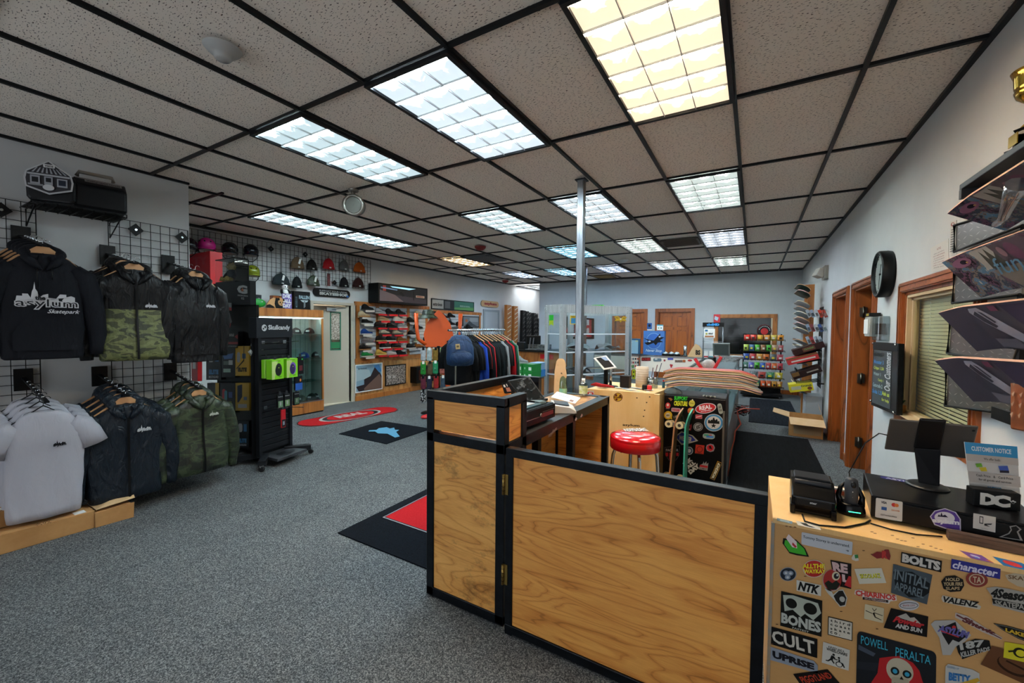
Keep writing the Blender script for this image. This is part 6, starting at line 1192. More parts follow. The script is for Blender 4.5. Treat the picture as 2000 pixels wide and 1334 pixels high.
def beanie(px,py,mat,lb,h=.2,w=.11,tagc=True,pom=False):
    p = onx(px,py,GX+.07); t = thing('beanie',lb,'beanie',(p.x,p.y,p.z),0,'beanies on the upper grid')
    mb = MB(); secs = []
    for z,r_ in ((-h*.55,1.0),(-h*.42,1.04),(-h*.3,1.0),(-h*.28,.94),(-h*.05,.9),(h*.2,.68),(h*.36,.42),(h*.45,.16)): secs.append([(.045*r_*math.cos(2*math.pi*k/20)+.002*(k % 2),w*r_*math.sin(2*math.pi*k/20),z) for k in range(20)])
    mb.loft(secs,mat); mb.build('knit_body',t)
    mb = MB(); mb.tube([(0,0,h*.44),(0,0,h*.55),(-.05,0,h*.56)],.005,BLK,6); mb.build('hook',t)
    mb = MB(); mb.cb((.049,.0,-h*.43),(.004,.035,.022),col('#a8a8a4')); mb.build('brand_patch',t)
    if tagc: mb = MB(); mb.X = Matrix.Translation((.052,.01,h*.05)) @ Matrix.Rotation(R(-15),4,'X'); mb.box(-.001,.001,-.018,.018,-.045,.045,WHT); mb.build('price_tag',t)
    return t
for a in ((581,512,cloth('#6e5a44'),'tan brown beanie, leftmost of the upper row',.2,.12,True),(609,516,cloth('#17120f'),'black beanie between the tan and the red ones',.19,.1,False),(642,514,cloth('#a81a20'),'bright red beanie on the upper grid',.2,.12,False),(672,517,cloth('#5c5c5c'),'grey beanie right of the red one',.2,.11,False),(702,521,cloth('#b0521a'),'orange rust beanie, rightmost of the upper row',.2,.14,False),
          (549,544,cloth('#2a3438'),'dark teal wide beanie, leftmost of the lower row',.19,.15,True),(580,550,cloth('#101416'),'black beanie with teal patch below the tan one',.2,.09,False),(612,547,CAMOD,'camo and black beanie with a hanging tag',.19,.12,True),(672,550,cloth('#101014'),'black beanie below the grey one',.19,.1,False),(700,551,cloth('#2c1210'),'dark maroon beanie below the orange one',.19,.13,False)): beanie(*a)
p = onx(642,545,GX+.05); mb = MB(); mb.box(p.x-.01,p.x+.01,p.y-.025,p.y+.025,p.z-.13,p.z+.1,noisy('sock_pattern','#18181a','#7a3030',30,.7)); mb.build('hanging_lanyard',label='narrow dark lanyard hanging below the red beanie',cat='lanyard')
# ---- sport display stand with mouthguard boxes
GS = thing('product_stand','tall black sports stand with orange bolt logo header','stand',(-5.0,-.2,0))
gy_ = -.45
mb = MB(); mb.box(-5.5,-4.57,gy_,gy_+.06,1.74,2.0,col('#16181c',.5)); mb.build('stand_header',GS,world=1)
mb = MB(); mb.box(-5.45,-4.57,gy_+.06,gy_+.09,.08,1.74,BLK); mb.box(-5.45,-4.57,gy_+.0,gy_+.3,.05,.1,BLK); mb.build('stand_frame',GS,world=1)
for x in (-5.4,-4.62):
    mb = MB(); mb.cyl((x-.01,gy_+.06,.025),(x+.01,gy_+.06,.025),.025,BLK,14); mb.build('caster',GS,world=1)
def gq(*pts): return [ony(px,py,gy_-.001) for px,py in pts]
mb = MB(); decal(mb,gq((462,556),(486,558),(486,586),(462,584)),[('t','#b8b8b8','G',.05,0,.9,.6,.06),('p','#c8641c',[(.55,.12),(.35,.38),(.5,.36),(.42,.52),(.66,.28),(.5,.3)]),('t','#a8a8a8','SERIES',.1,.68,.95,.78,.02),('t','#a8a8a8','02',.4,.84,.66,1,.02)]); mb.build('header_logo',GS,world=1)
def gpack(x0,y0,x1,y1,base,items,lb,dy=0,th=.05,cat='pack',name='product_pack'):
    q = [ony(px,py,gy_-.01+dy) for px,py in ((x0,y0),(x1,y0),(x1,y1),(x0,y1))]; t = thing(name,lb,cat,((q[0]+q[2])/2)-Vector((0,0,(q[0].z-q[2].z)/2)))
    mb = MB(); n = Vector((0,-1,0)); v = q+[p-n*th for p in q]; mb.add(v,[(0,1,2,3),(7,6,5,4),(0,4,5,1),(1,5,6,2),(2,6,7,3),(3,7,4,0)],base); mb.build('pack_body',t,world=True,bev=.003)
    mb = MB(); decal(mb,q,items); mb.build('printed_front',t,world=1); return t
YEL = col('#b8901a',.45); el = lambda c,tc: [('p',c,rect(.04,.04,.96,.96)),('t','#a8a8a4','SHOCK',.15,.12,.5,.2,.03),('p','#a8aaac',rrect(.15,.22,.42,.55,.08)),('p','#3a6a94',rect(.58,.2,.85,.42)),('t',tc,'ELITE',.12,.7,.88,.86,.08),('p','#a0a0a0',rect(.2,.9,.8,.95))]
sh_ = lambda c: [('p',c,SQ),('p','#b0b0b0',rrect(.15,.1,.5,.42,.1)),('p','#2c6aa0',rect(.6,.12,.85,.4)),('t','#3a7cb4','ELITE',.2,.66,.84,.82,.08),('t','#b0b0b4','MOUTHGUARD',.2,.86,.84,.94)]
gpack(403,682,432,742,BLK,sh_('#14161d'),'black mouthguard pack with blue lettering on the upper row')
gpack(433,676,459,737,BLK,[('p','#16191f',SQ),('p','#2c5c9c',[(.1,.3),(.9,.22),(.8,.4),(.2,.42)]),('p','#4a5c54',rect(.15,.48,.6,.6)),('p','#b0b4b0',rect(.55,.45,.85,.6)),('p','#9ab8a8',rect(.15,.72,.7,.84))],'black pack with blue and green pictures on the upper row')
gpack(460,676,487,734,YEL,[('p','#b8901a',SQ),('p','#8c8e90',rrect(.12,.2,.36,.55,.1)),('p','#34506c',rect(.5,.25,.76,.42)),('t','#1c1810','ELITE',.2,.72,.84,.86,.08),('p','#1a1408',[(.62,.0),(.66,0),(.66,.5),(.1,.78),(.1,.74),(.6,.46)])],'yellow pack with black lettering on the upper row')
gpack(405,748,428,812,BLK,[('p','#16181c',rect(0,0,.7,1)),('p','#c89a1c',rect(.7,0,1,1)),('p','#8c3a3a',circ(.35,.5,.2,.14))],'dark pack with yellow edge, leftmost of the middle row')
gpack(430,748,459,806,BLK,[('p','#15171b',SQ),('p','#b03030',rrect(.15,.2,.38,.62,.08)),('p','#3a8c9a',rrect(.3,.25,.5,.6,.08)),('p','#9a9c3c',rect(.3,.62,.8,.7)),('t','#c8a41c','ELITE',.3,.82,.95,.95,.08),('p','#304c8c',rect(.6,.3,.85,.5))],'dark pack with red and teal picture on the middle row')
gpack(460,748,487,802,YEL,[('p','#b8901a',SQ),('p','#1a2438',[(.15,.1),(.5,.05),(.5,.5),(.25,.7),(.15,.7)]),('p','#9a9a98',rect(.2,.76,.85,.9)),('p','#34506c',rect(.62,.5,.85,.62))],'yellow pack with dark window on the middle row')
gpack(462,822,486,874,BLK,sh_('#14171c'),'black mouthguard pack with blue lettering on the bottom row')
gpack(372,683,386,745,RED,[('p','#9c1a20',SQ),('p','#b0a8a8',rect(.3,.2,.75,.6))],'narrow red pack at the left of the sports stand')
mb = MB(); q = gq((428,606),(459,612),(459,640),(424,636)); decal(mb,q,[('p','#6e7072',[(.1,.0),(.85,.0),(1,.6),(.9,.75),(.05,.7)]),('p','#b01c20',[(.06,.66),(.94,.72),(.9,1),(.0,.95)]),('p','#b8b8b8',rect(.25,.8,.75,.85))],lift=.03)
q = gq((432,590),(458,592),(458,607),(428,603)); decal(mb,q,[('p','#8e9092',SQ),('p','#b8302c',rect(0,.6,1,1))],lift=.03); mb.build('shoe_insole_display',label='transparent red and grey insole model on the sports stand',cat='display model')
gpack(424,648,465,680,BLK,[('p','#141416',SQ),('t','#b8b4b0','FOOTPRINT INSOLE',.02,.12,.82,.28,.03),('t','#b8b4b0','TECHNOLOGY',.02,.34,.55,.5,.03),('p','#8c1c1c',rect(0,.62,1,.76)),('p','#8c1c1c',[(.85,.3),(1,.15),(1,.45)]),('t','#8a8a8a','REPLACEMENT AND CUSTOM INSOLES',.05,.84,.95,.92)],'black insole technology header card with red stripe',cat='sign',name='header_card')
# on top of the stand
zt_ = 2.0
BB = thing('display_case','clear box with a sitting teddy bear on the sports stand','display case',(-5.12,-.37,zt_+.001))
mb = MB(); mb.box(-5.34,-4.9,-.44,-.3,zt_+.001,zt_+.015,BLK); mb.box(-5.34,-4.9,-.44,-.3,zt_+.27,zt_+.28,BLK); mb.box(-5.34,-4.9,-.3,-.29,zt_+.015,zt_+.27,BLK); mb.build('case_frame',BB,world=1)
mb = MB(); mb.box(-5.34,-4.9,-.442,-.439,zt_+.015,zt_+.27,CLEAR); mb.box(-4.903,-4.9,-.44,-.3,zt_+.015,zt_+.27,CLEAR); mb.build('clear_panel',BB,world=1)
TB = thing('teddy_bear','tan teddy bear in dark shirt sitting in the clear box','teddy bear',(-5.12,-.37,zt_+.016)); fur = noisy('tan_plush','#7c6a3c','#a38e58',60,.95)
mb = MB(); mb.ell((0,0,.175),(.05,.045,.045),fur)
for sg in (-1,1): mb.ell((sg*.035,0,.215),(.016,.01,.016),fur,10,6)
mb.ell((.0,-.04,.168),(.02,.018,.015),col('#a3946c',.9),10,6); mb.build('head',TB)
mb = MB(); mb.ell((0,0,.085),(.06,.045,.07),cloth('#191d28'));
for sg in (-1,1): mb.tube([(sg*.05,0,.12),(sg*.085,-.02,.08),(sg*.08,-.04,.05)],[.022,.02,.018],cloth('#191d28'))
mb.build('shirt',TB)
for sg in (-1,1): mb = MB(); mb.tube([(sg*.03,-.02,.03),(sg*.06,-.06,.025),(sg*.07,-.09,.035)],[.026,.025,.028],fur); mb.build('leg',TB)
q = [ony(px,py,-.15) for px,py in ((370,497),(410,503),(410,542),(370,540))]
RB = thing('shoe_box','bright red shoe box stacked beside the boxed teddy bear','box',(q[3]+q[2])/2)
mb = MB(); mb.box(q[0].x,q[1].x,-.15,.0,zt_+.01,q[0].z,RED); mb.build('box_body',RB,world=True,bev=.004)
mb = MB(); decal(mb,[Vector((q[0].x+.1,-.151,q[0].z-.05)),Vector((q[1].x-.05,-.151,q[0].z-.05)),Vector((q[1].x-.05,-.151,q[0].z-.17)),Vector((q[0].x+.1,-.151,q[0].z-.17))],[('t','#c8404a','TY',0,0,1,1,.05)]); mb.build('printed_mark',RB,world=1)
# green frog-like foam and grey cup between stand and showcase
p = ony(504,592,.3)
# ---- glass showcase
SX,SY0,SY1 = -6.42,.55,1.72
SH = thing('glass_showcase','oak trimmed glass showcase holding caps beside the left door','showcase',(-6.58,1.13,0))
mb = MB()
for z0,z1 in ((.02,.2),(1.66,1.79)): mb.box(XL+.005,SX,SY0,SY1,z0,z1,OAKL)
for y in (SY0,SY1-.03): mb.box(SX-.03,SX,y,y+.03,.2,1.66,OAKL)
mb.build('oak_case',SH,world=True,bev=.003)
mb = MB(); mb.box(XL+.005,SX-.0,SY0+.02,SY1-.02,0,.02,BLK); mb.build('plinth',SH,world=1)
mb = MB(); mb.box(SX-.07,SX-.035,SY0+.05,SY1-.05,1.635,1.65,col('#eef6f4',.4,0,9.0)); mb.build('lamp_strip',SH,world=1)
mb = MB(); bg = col('#b4bebb',.5); mb.box(XL+.006,XL+.02,SY0,SY1,.2,1.66,bg); mb.box(XL+.02,SX-.03,SY1-.02,SY1-.004,.2,1.66,bg)
for k in range(12): mb.box(XL+.02,XL+.023,SY0+.05+k*.09,SY0+.055+k*.09,.2,1.66,col('#6f7a78',.5))
mb.box(SX-.005,SX+.002,SY0,SY1,.2,.215,STL); mb.box(SX-.005,SX+.002,SY0,SY1,1.645,1.66,WHT); mb.build('back_panel',SH,world=1)
mb = MB(); mb.box(SX-.012,SX-.008,SY0+.03,SY1-.03,.2,1.66,glass('showcase_glass','#dbe8e6',.1,.03)); mb.build('glass_door',SH,world=1)
mb = MB(); mb.box(SX-.014,SX-.004,1.13,1.14,.2,1.66,STL); mb.build('door_edge',SH,world=1)
SZ = (.55,.94,1.36)
for z in SZ: mb = MB(); mb.box(XL+.03,SX-.02,SY0+.03,SY1-.03,z,z+.006,glass('shelf_glass','#c4dcd8',.3,.05)); mb.build('glass_shelf',SH,world=1)
def cap(px,py,z,mat,lb,rz=-40,brim=None,s=1.0):
    p = onx(px,py,SX-.2); t = thing('baseball_cap',lb,'cap',(SX-.2,p.y,z+.001),R(rz),'caps inside the glass showcase')
    mb = MB(); mb.ell((0,0,.012),(.095*s,.085*s,.1*s),mat,20,8,0,1); mb.ell((0,0,.112*s),(.008,.008,.006),mat,8,4); mb.build('crown',t)
    mb = MB(); secs = []
    for i in range(7):
        u = i/6; y = (-1+2*u)*.078; L_ = .07*math.sqrt(max(0,1-(y/.08)**2)); x0_ = .095*math.sqrt(max(0,1-(y/.09)**2))*.94
        secs.append([(x0_*s,y*s,.02),((x0_+L_)*s,y*s,.012),((x0_+L_)*s,y*s,.008),(x0_*s,y*s,.014)])
    mb.loft(secs,brim or mat); mb.build('brim',t)
    mb = MB(); mb.X = Matrix.Translation((.088*s,0,.055*s)) @ Matrix.Rotation(R(-20),4,'Y'); mb.box(0,.008,-.028,.028,-.014,.014,col('#b8b8b8')); mb.build('badge',t); return t
DCp = cloth('#10151c',bmp=.1); cap(604,640,1.366,cloth('#1c1416',bmp=.1),'black and maroon cap on the top showcase shelf',-50); cap(578,644,1.366,cloth('#2c1c1c',bmp=.1),'dark cap at the left of the top showcase shelf',-20)
cap(594,707,.946,cloth('#123a9c',bmp=.1),'bright blue cap on the middle showcase shelf',-40); cap(618,706,.946,DCp,'dark navy cap right of the blue one',-30)
cap(588,775,.201,CAMOD,'camo cap at the bottom left of the showcase',-50); cap(609,771,.201,cloth('#12201c',bmp=.1),'green black cap, rearmost of the bottom pair',-60); cap(620,778,.201,DCp,'dark cap with white badge at the bottom right',-35)
# on top of the showcase
zs = 1.791
def stand_up(name,lb,cat,px0,py0,px1,py1,X,th,base,items,z=zs,lift=.0012):
    a,b_ = onx(px0,py0,X),onx(px1,py1,X); t = thing(name,lb,cat,(X,(a.y+b_.y)/2,z))
    mb = MB(); mb.box(X-th,X,a.y,b_.y,z,a.z,base); mb.build('body',t,world=True,bev=.003)
    q = [Vector((X,a.y,a.z)),Vector((X,b_.y,a.z)),Vector((X,b_.y,z)),Vector((X,a.y,z))]; mb = MB(); decal(mb,q,items,lift=lift,n=Vector((1,0,0))); mb.build('printed_front',t,world=1); return t
stand_up('shoe_box','black shoe box with pale winged emblem standing on the showcase','box',574,568,606,603,-6.5,.12,BLK,[('t','#8fa6b0','FALLEN',.3,.22,.95,.42,.05),('p','#a6b4b8',[(.38,.48),(.88,.48),(.8,.58),(.68,.6),(.68,.85),(.6,.92),(.6,.6),(.5,.58)]),('p','#0d0f12',rect(.62,.52,.66,.9)),('t','#5a7078','FALLEN',.08,.3,.2,.9,.0)])
stand_up('sticker_sign','purple sign with white block letters standing on the showcase','sign',551,573,570,602,-6.44,.015,col('#5c4a94'),[('t','#c8c4cc','DGK',.05,.02,.95,.32,.08),('t','#c8c4cc','ALL',.05,.36,.95,.62,.08),('t','#c8c4cc','DAY',.05,.66,.95,.94,.08)])
stand_up('wooden_block','brown wooden block behind the purple sign on the showcase','block',532,577,574,602,-6.56,.08,OAK,[])
PD = thing('panda_cutout','wooden cutout of a walking panda on the showcase','cutout',(-6.45,.86,zs)); pa,pb = onx(519,600,-6.45),onx(556,600,-6.45); sw = pb.y-pa.y
Mx = Matrix(((0,0,1,-6.455),(1,0,0,pa.y),(0,1,0,zs+.001),(0,0,0,1)))
mb = MB(); k_ = sw; mb.prism([(0,.0),(.1*k_,0),(.18*k_,.12*k_),(.4*k_,.1*k_),(.5*k_,0),(.98*k_,0),(1.0*k_,.3*k_),(.95*k_,.5*k_),(.8*k_,.58*k_),(.6*k_,.52*k_),(.4*k_,.55*k_),(.2*k_,.42*k_),(.06*k_,.2*k_)],Mx,.012,col('#c2905c')); mb.build('wood_body',PD,world=1)
q = [Vector((-6.441,pa.y,zs+.6*k_)),Vector((-6.441,pb.y,zs+.6*k_)),Vector((-6.441,pb.y,zs)),Vector((-6.441,pa.y,zs))]
mb = MB(); decal(mb,q,[('p','#14120f',[(.0,1),(.03,.75),(.2,.68),(.4,.85),(.42,1)]),('p','#14120f',[(.5,.1),(.62,.12),(.66,.5),(.98,.85),(.98,1),(.5,1),(.44,.6)]),('p','#c2905c',circ(.8,.45,.18,.32)),('p','#14120f',circ(.66,.2,.06,.11)),('p','#14120f',circ(.93,.24,.05,.1)),('p','#14120f',circ(.74,.48,.035,.07)),('p','#14120f',circ(.88,.48,.03,.07)),('p','#14120f',circ(.81,.62,.03,.04))],n=Vector((1,0,0))); mb.build('painted_patches',PD,world=1)
p = onx(556,572,-6.6); FG = thing('panda_figurine','black and white vinyl panda figure seated on the wooden block','figurine',(-6.6,p.y,onx(556,577,-6.6).z)); FG.location.z = onx(532,577,-6.56).z+.002
mb = MB(); mb.ell((0,0,.06),(.05,.06,.06),WHT); mb.build('body',FG); mb = MB(); mb.ell((.01,0,.15),(.045,.05,.045),WHT)
for sg in (-1,1): mb.ell((0,sg*.038,.19),(.015,.018,.018),BLK,10,6); mb.ell((.05,sg*.018,.155),(.006,.01,.012),BLK,8,5)
mb.build('head',FG)
for sg in (-1,1): mb = MB(); mb.tube([(.0,sg*.05,.1),(.04,sg*.075,.06),(.05,sg*.06,.03)],[.022,.022,.02],BLK); mb.build('arm',FG); mb = MB(); mb.tube([(.03,sg*.03,.02),(.08,sg*.05,.022)],[.022,.024],col('#b8a24a')); mb.build('foot',FG)
q = onx(503,597,-6.5); mb = MB(); mb.ell((-6.5,q.y,zs+.07),(.04,.13,.07),col('#158a2c',.5),16,8); mb.ell((-6.47,q.y+.05,zs+.09),(.008,.012,.012),WHT,8,5); mb.build('green_foam_toy',label='bright green rounded toy at the left end of the showcase',cat='toy')
q = onx(503,577,-6.6); mb = MB(); mb.lathe([(0,0),(.05,0),(.065,.2),(.06,.2),(.046,.01),(0,.01)],col('#2c2e34',.4),(-6.62,q.y,zs+.001)); mb.ell((-6.56,q.y,zs+.12),(.008,.03,.035),col('#9a9a9c')); mb.build('patterned_cup',label='dark cup with a grey face print behind the green toy',cat='cup')
# SUPPORT YOUR LOCAL SKATESHOP board on the wall
def wallboard(name,lb,cat,pts,mat,items,X,th=.012,group=None):
    a,b_ = pts; p0,p1 = onx(*a,X),onx(*b_,X); zc = (p0.z+p1.z)/2; hh = abs(p0.z-p1.z)/2
    t = thing(name,lb,cat,(X,(p0.y+p1.y)/2,zc-hh)); w_ = p1.y-p0.y; Mx = Matrix(((0,0,1,X-th),(1,0,0,p0.y),(0,1,0,zc-hh),(0,0,0,1)))
    mb = MB(); r_ = min(hh*.98,w_*.3); mb.prism(rrect(0,0,w_,2*hh,r_,hh*.98),Mx,th,mat); mb.build('board',t,world=1)
    q = [Vector((X,p0.y,zc+hh)),Vector((X,p1.y,zc+hh)),Vector((X,p1.y,zc-hh)),Vector((X,p0.y,zc-hh))]; mb = MB(); decal(mb,q,items,n=Vector((1,0,0))); mb.build('painted_lettering',t,world=1); return t
wallboard('deck_sign','black deck shaped sign with white lettering below the beanies','sign',((611,561),(684,583)),BLK,[('t','#9c9ea0','SUPPORT YOUR LOCAL',.16,.2,.92,.42,.03),('t','#b8bab8','SKATESHOP',.16,.46,.93,.82,.07),('p','#2c6cb8',circ(.92,.78,.035,.13))],XL+.03)
# ================================================================ SHOE WALL
SL_ = noisy('white_slat','#b6b9bc','#c0c3c5',3,.5)
def slatwall(name,lb,y0,y1,z0,z1,posts):
    t = thing(name,lb,'slat wall',(XL,(y0+y1)/2,z0))
    mb = MB(); mb.box(XL+.001,XL+.012,y0,y1,z0,z1,col('#3c3a38',.8)); n = round((z1-z0)/.075)
    for k in range(n): z = z0+(z1-z0)*k/n; mb.box(XL+.012,XL+.03,y0+.02,y1-.02,z+.008,z+(z1-z0)/n,SL_)
    mb.build('slats',t,world=1)
    mb = MB()
    for y in posts: mb.box(XL+.003,XL+.038,y-.04,y+.04,z0,z1,OAKL)
    mb.box(XL+.003,XL+.04,y0-.03,y1+.03,z1,z1+.08,OAKL); mb.box(XL+.003,XL+.04,y0-.03,y1+.03,z0-.09,z0,OAKL); mb.build('oak_trim',t,world=1); return t
slatwall('shoe_slat_wall','oak trimmed white slat wall with red shoe pads',2.68,4.8,.86,1.93,(2.72,3.22,4.12,4.74))
slatwall('shoe_slat_wall','farther white slat wall behind the clothing rack',4.9,7.05,.86,1.86,(4.92,7.0))
WN = thing('wainscot','pine plank wainscot under the shoe slat wall','wainscot',(XL,4.6,.1))
mb = MB()
for k in range(30): y = 2.67+k*.146; mb.box(XL+.002,XL+.018,y+.002,y+.144,.1,.77,wood('pine_plank',('#c99458','#b07a40','#7a4a22'),(5,5,.8),.5,16,.3))
mb.build('planks',WN,world=1); mb = MB(); mb.box(XL+.002,XL+.04,2.66,7.05,0,.1,OAKL); mb.build('base_rail',WN,world=1)
def shoe_mesh(up,sole,rz,foxing=.022):
    t = thing('shoe',None,'shoe')
    L_ = .28; P_ = [(0,.012,.02,.03),(.02,.03,.03,.045),(.06,.044,.034,.055),(.11,.046,.045,.07),(.15,.042,.07,.085),(.18,.038,.095,.098),(.22,.036,.1,.1),(.26,.034,.085,.1),(.28,.022,.06,.085)]
    mb = MB(); mb.loft([[(w_*math.cos(2*math.pi*k/14),y-L_/2,foxing+(h if math.sin(2*math.pi*k/14) > 0 else 0)*abs(math.sin(2*math.pi*k/14))**.7) for k in range(14)] for y,w_,h,_ in P_],up); mb.build('upper',t)
    mb = MB(); mb.loft([[(s_*(w_+.004),y-L_/2,z) for s_,z in ((-1,0),(1,0),(1,foxing),(-1,foxing))] for y,w_,h,_ in [(-.004,)+P_[0][1:]]+P_[1:-1]+[(.284,)+P_[-1][1:]]],sole,False); mb.build('sole',t)
    return t
sw_ = {}
def shoe(cx,cy,uc,sc,lb,padc=None,padxy=None,X=XL+.13,flip=False,off=(700,560),k=.12,padlb=None):
    px,py = off[0]+cx*k,off[1]+(cy)*k
    key = (uc,sc)
    p = onx(px,py,X)
    if key not in sw_: o = sw_[key] = shoe_mesh(cloth(uc,bmp=.15,rough=.7),col(sc,.6),0)
    else: o = dup(sw_[key])
    o['label'] = lb; o['group'] = 'sneakers on the shoe wall'
    q = onx(px,off[1]+(padxy[1]-18)*k,X) if padxy else onx(px,py+4.5,X)
    o.location = (X,p.y,q.z+.012); o.rotation_euler = (0,0,R(180) if not flip else 0)
    zz = q.z
    t = thing('shoe_shelf',padlb or lb.replace('sneaker','pad holding the sneaker').split(',')[0],'shoe shelf',(X,p.y,zz),0,'shoe shelves on the slat wall')
    pc = col(padc or '#a9acae',.4); mb = MB(); y0 = onx(off[0]+(padxy[0]-72)*k,py,X+.05).y if padxy else p.y-.12; y1 = onx(off[0]+(padxy[0]+72)*k,py,X+.05).y if padxy else p.y+.12
    mb.box(XL+.03,X+.055,y0,y1,zz+.004,zz+.009,pc); mb.box(X+.05,X+.055,y0,y1,zz-.03,zz+.009,pc); mb.build('pad',t,world=1)
    return o
W_,Rd = '#c6c4bc','#c4161c'
rowsS = [ # column of white pads
 (150,335,'#101012','#1a1a1a','black high top sneaker, highest in the first column',W_,(190,405)),(95,450,'#b8a88a','#a0703a','cream sneaker with gum sole in the first column',W_,(135,520)),(150,575,'#121214','#9a9a98','black sneaker third down in the first column',W_,(165,635)),(140,745,'#143a78','#a8a8a8','blue sneaker in the first column',W_,(150,805)),(145,870,'#6c6666','#5c5858','dim grey sneaker in the first column',W_,(190,935)),(110,995,'#17130f','#9a6a34','black sneaker with gum sole in the first column',W_,(150,1055)),(150,1110,'#167a3a','#b0ae98','green sneaker lowest in the first column',W_,(195,1165)),
 (355,400,'#8c9092','#9a9a9a','grey sneaker at the left of the top red row',Rd,(400,465)),(525,410,'#121214','#1c1c1c','black sneaker in the middle of the top red row',Rd,(570,472)),(690,405,'#16181c','#1c1c1c','black sneaker at the right of the top red row',Rd,(735,478)),
 (415,530,'#a98e6c','#b8a078','tan sneaker left in the second red row',Rd,(445,578)),(650,535,'#c2beb8','#c8c4bc','white sneaker right in the second red row',Rd,(665,585)),
 (350,630,'#1c1214','#1a1a1a','black and maroon sneaker in the third red row',Rd,(395,688)),(545,630,'#131313','#1e1e1e','black sneaker in the middle of the third red row',Rd,(570,695)),(715,640,'#84898a','#b8b8b4','grey sneaker with white sole in the third red row',Rd,(735,695)),
 (430,745,'#b8ac98','#2a2622','beige sneaker left in the fourth red row',Rd,(465,800)),(640,750,'#b0a890','#1c1c1c','cream and black sneaker right in the fourth red row',Rd,(660,805)),
 (370,855,'#141210','#b08a4c','black sneaker with gum sole in the fifth red row',Rd,(395,915)),(530,860,'#101012','#c2c0ba','black sneaker with white sole in the fifth red row',Rd,(570,915)),(705,865,'#7c4c22','#8c5c2c','brown suede sneaker in the fifth red row',Rd,(735,910)),
 (440,970,'#0f0f11','#c4c2be','black sneaker left in the sixth red row',Rd,(475,1028)),(615,975,'#15100e','#7c4a28','black sneaker with brown sole in the sixth red row',Rd,(655,1025)),
 (370,1075,'#c09a44','#c6a860','golden yellow sneaker in the lowest red row',Rd,(400,1135)),(535,1085,'#c4c0be','#b89080','white sneaker in the lowest red row',Rd,(570,1135)),(695,1078,'#0e0e10','#161616','black sneaker in the lowest red row',Rd,(735,1128))]
for a in rowsS: shoe(*a[:5],padc=a[5],padxy=a[6],padlb=a[4].replace('sneaker','sneaker').join(('pad under the ','')))
for a in ((985,445,'#b0a48c','#7c7268','cream and black sneaker, top right of the third column'),(870,550,'#171815','#22221e','black sneaker second down in the third column'),(975,655,'#141416','#1a1a1c','black sneaker third down in the third column'),(885,765,'#16161a','#b8b6b0','black sneaker with white sole halfway down the third column'),(985,870,'#8c9a80','#b8b8a8','pale green sneaker in the third column'),(860,975,'#101014','#c0bebc','black sneaker with white sole low in the third column'),(990,960,'#9a5c28','#5c3c20','brown sneaker at the bottom right of the third column')): shoe(*a,padlb='shelf under the '+a[4])
o2 = (800,560)
for a in ((295,300,'#141416','#1a1a1a','black sneaker at the top left of the far slat wall'),(375,318,'#17171a','#1a1a1a','black sneaker in the middle of the far top row'),(455,312,'#121214','#1c1c1c','black sneaker at the right of the far top row'),(385,405,'#8c4c22','#1a1a1a','brown sneaker on the far slat wall second row'),(455,395,'#15171c','#1c1c1c','dark blue black sneaker on the far second row'),(540,408,'#141c20','#2a2a2a','dark teal sneaker at the right of the far second row'),(650,435,'#1c1c1e','#222222','dark sneaker under the framed photo on the far slat wall'),(455,500,'#a8888c','#b8b0b0','pale pink sneaker on the far lower row'),(195,570,'#18244c','#2c2c2c','navy sneaker beside the orange header on the far wall')): shoe(*a,off=o2,k=.18,padlb='shelf under the '+a[4])
# posters, TV lightboxes, framed picture, deck sign
def framed(name,lb,cat,c,X,th,fcol,items,fw=.02,deep=0):
    q = [onx(px,py,X) for px,py in c]; y0 = (q[0].y+q[3].y)/2; y1 = (q[1].y+q[2].y)/2; z1 = (q[0].z+q[1].z)/2; z0 = (q[2].z+q[3].z)/2
    t = thing(name,lb,cat,(X,(y0+y1)/2,z0)); mb = MB()
    mb.box(X-th,X-.004,y0+fw,y1-fw,z0+fw,z1-fw,col('#17171a'))
    for b_ in ((y0,y1,z1-fw,z1),(y0,y1,z0,z0+fw),(y0,y0+fw,z0+fw,z1-fw),(y1-fw,y1,z0+fw,z1-fw)): mb.box(X-th,X,b_[0],b_[1],b_[2],b_[3],fcol)
    mb.build('frame',t,world=1)
    e = fw; q = [Vector((X-.004,y0+e,z1-e)),Vector((X-.004,y1-e,z1-e)),Vector((X-.004,y1-e,z0+e)),Vector((X-.004,y0+e,z0+e))]
    mb = MB(); decal(mb,q,items,n=Vector((1,0,0)),lift=.0008,step=.0005); mb.build('picture',t,world=1); return t
framed('poster','framed colour skate poster under the shoe wall with a pale sky','poster',((694,712),(747,709),(747,760),(694,768)),XL+.045,.02,WHT,[('p','#7c9cae',SQ),('p','#9db4bc',[(0,.1),(.5,.2),(.6,.5),(0,.6)]),('p','#2c2428',[(.55,.45),(.75,.05),(.9,.3),(1,.5),(1,.95),(.1,1),(0,.8),(.3,.75),(.3,.55)]),('p','#3a78b0',[(.66,.05),(.9,.02),(1,.3),(.9,.35)]),('p','#6a5248',[(.3,.9),(.9,.4),(1,.6),(1,1),(.3,1)]),('t','#203040','brixton',.08,.08,.4,.16)])
framed('poster','framed black and white crowd photo under the shoe wall','poster',((753,714),(793,711),(793,748),(753,755)),XL+.045,.02,BLK,[('p',noisy('crowd_print','#1a1614','#b0a49c',38,.6,lo=.42,hi=.6),SQ),('p','#a8a09c',rect(.1,.5,.25,.65)),('p','#a8a09c',rect(.32,.52,.48,.66))])
mb = MB(); mb.box(XL+.02,XL+.22,4.2,5.0,.2,.58,BLK); mb.box(XL+.215,XL+.225,4.27,4.95,.27,.5,col('#3c1c12',.4)); mb.build('electric_heater',label='black boxy unit with dark red front under the shoe wall',cat='heater')
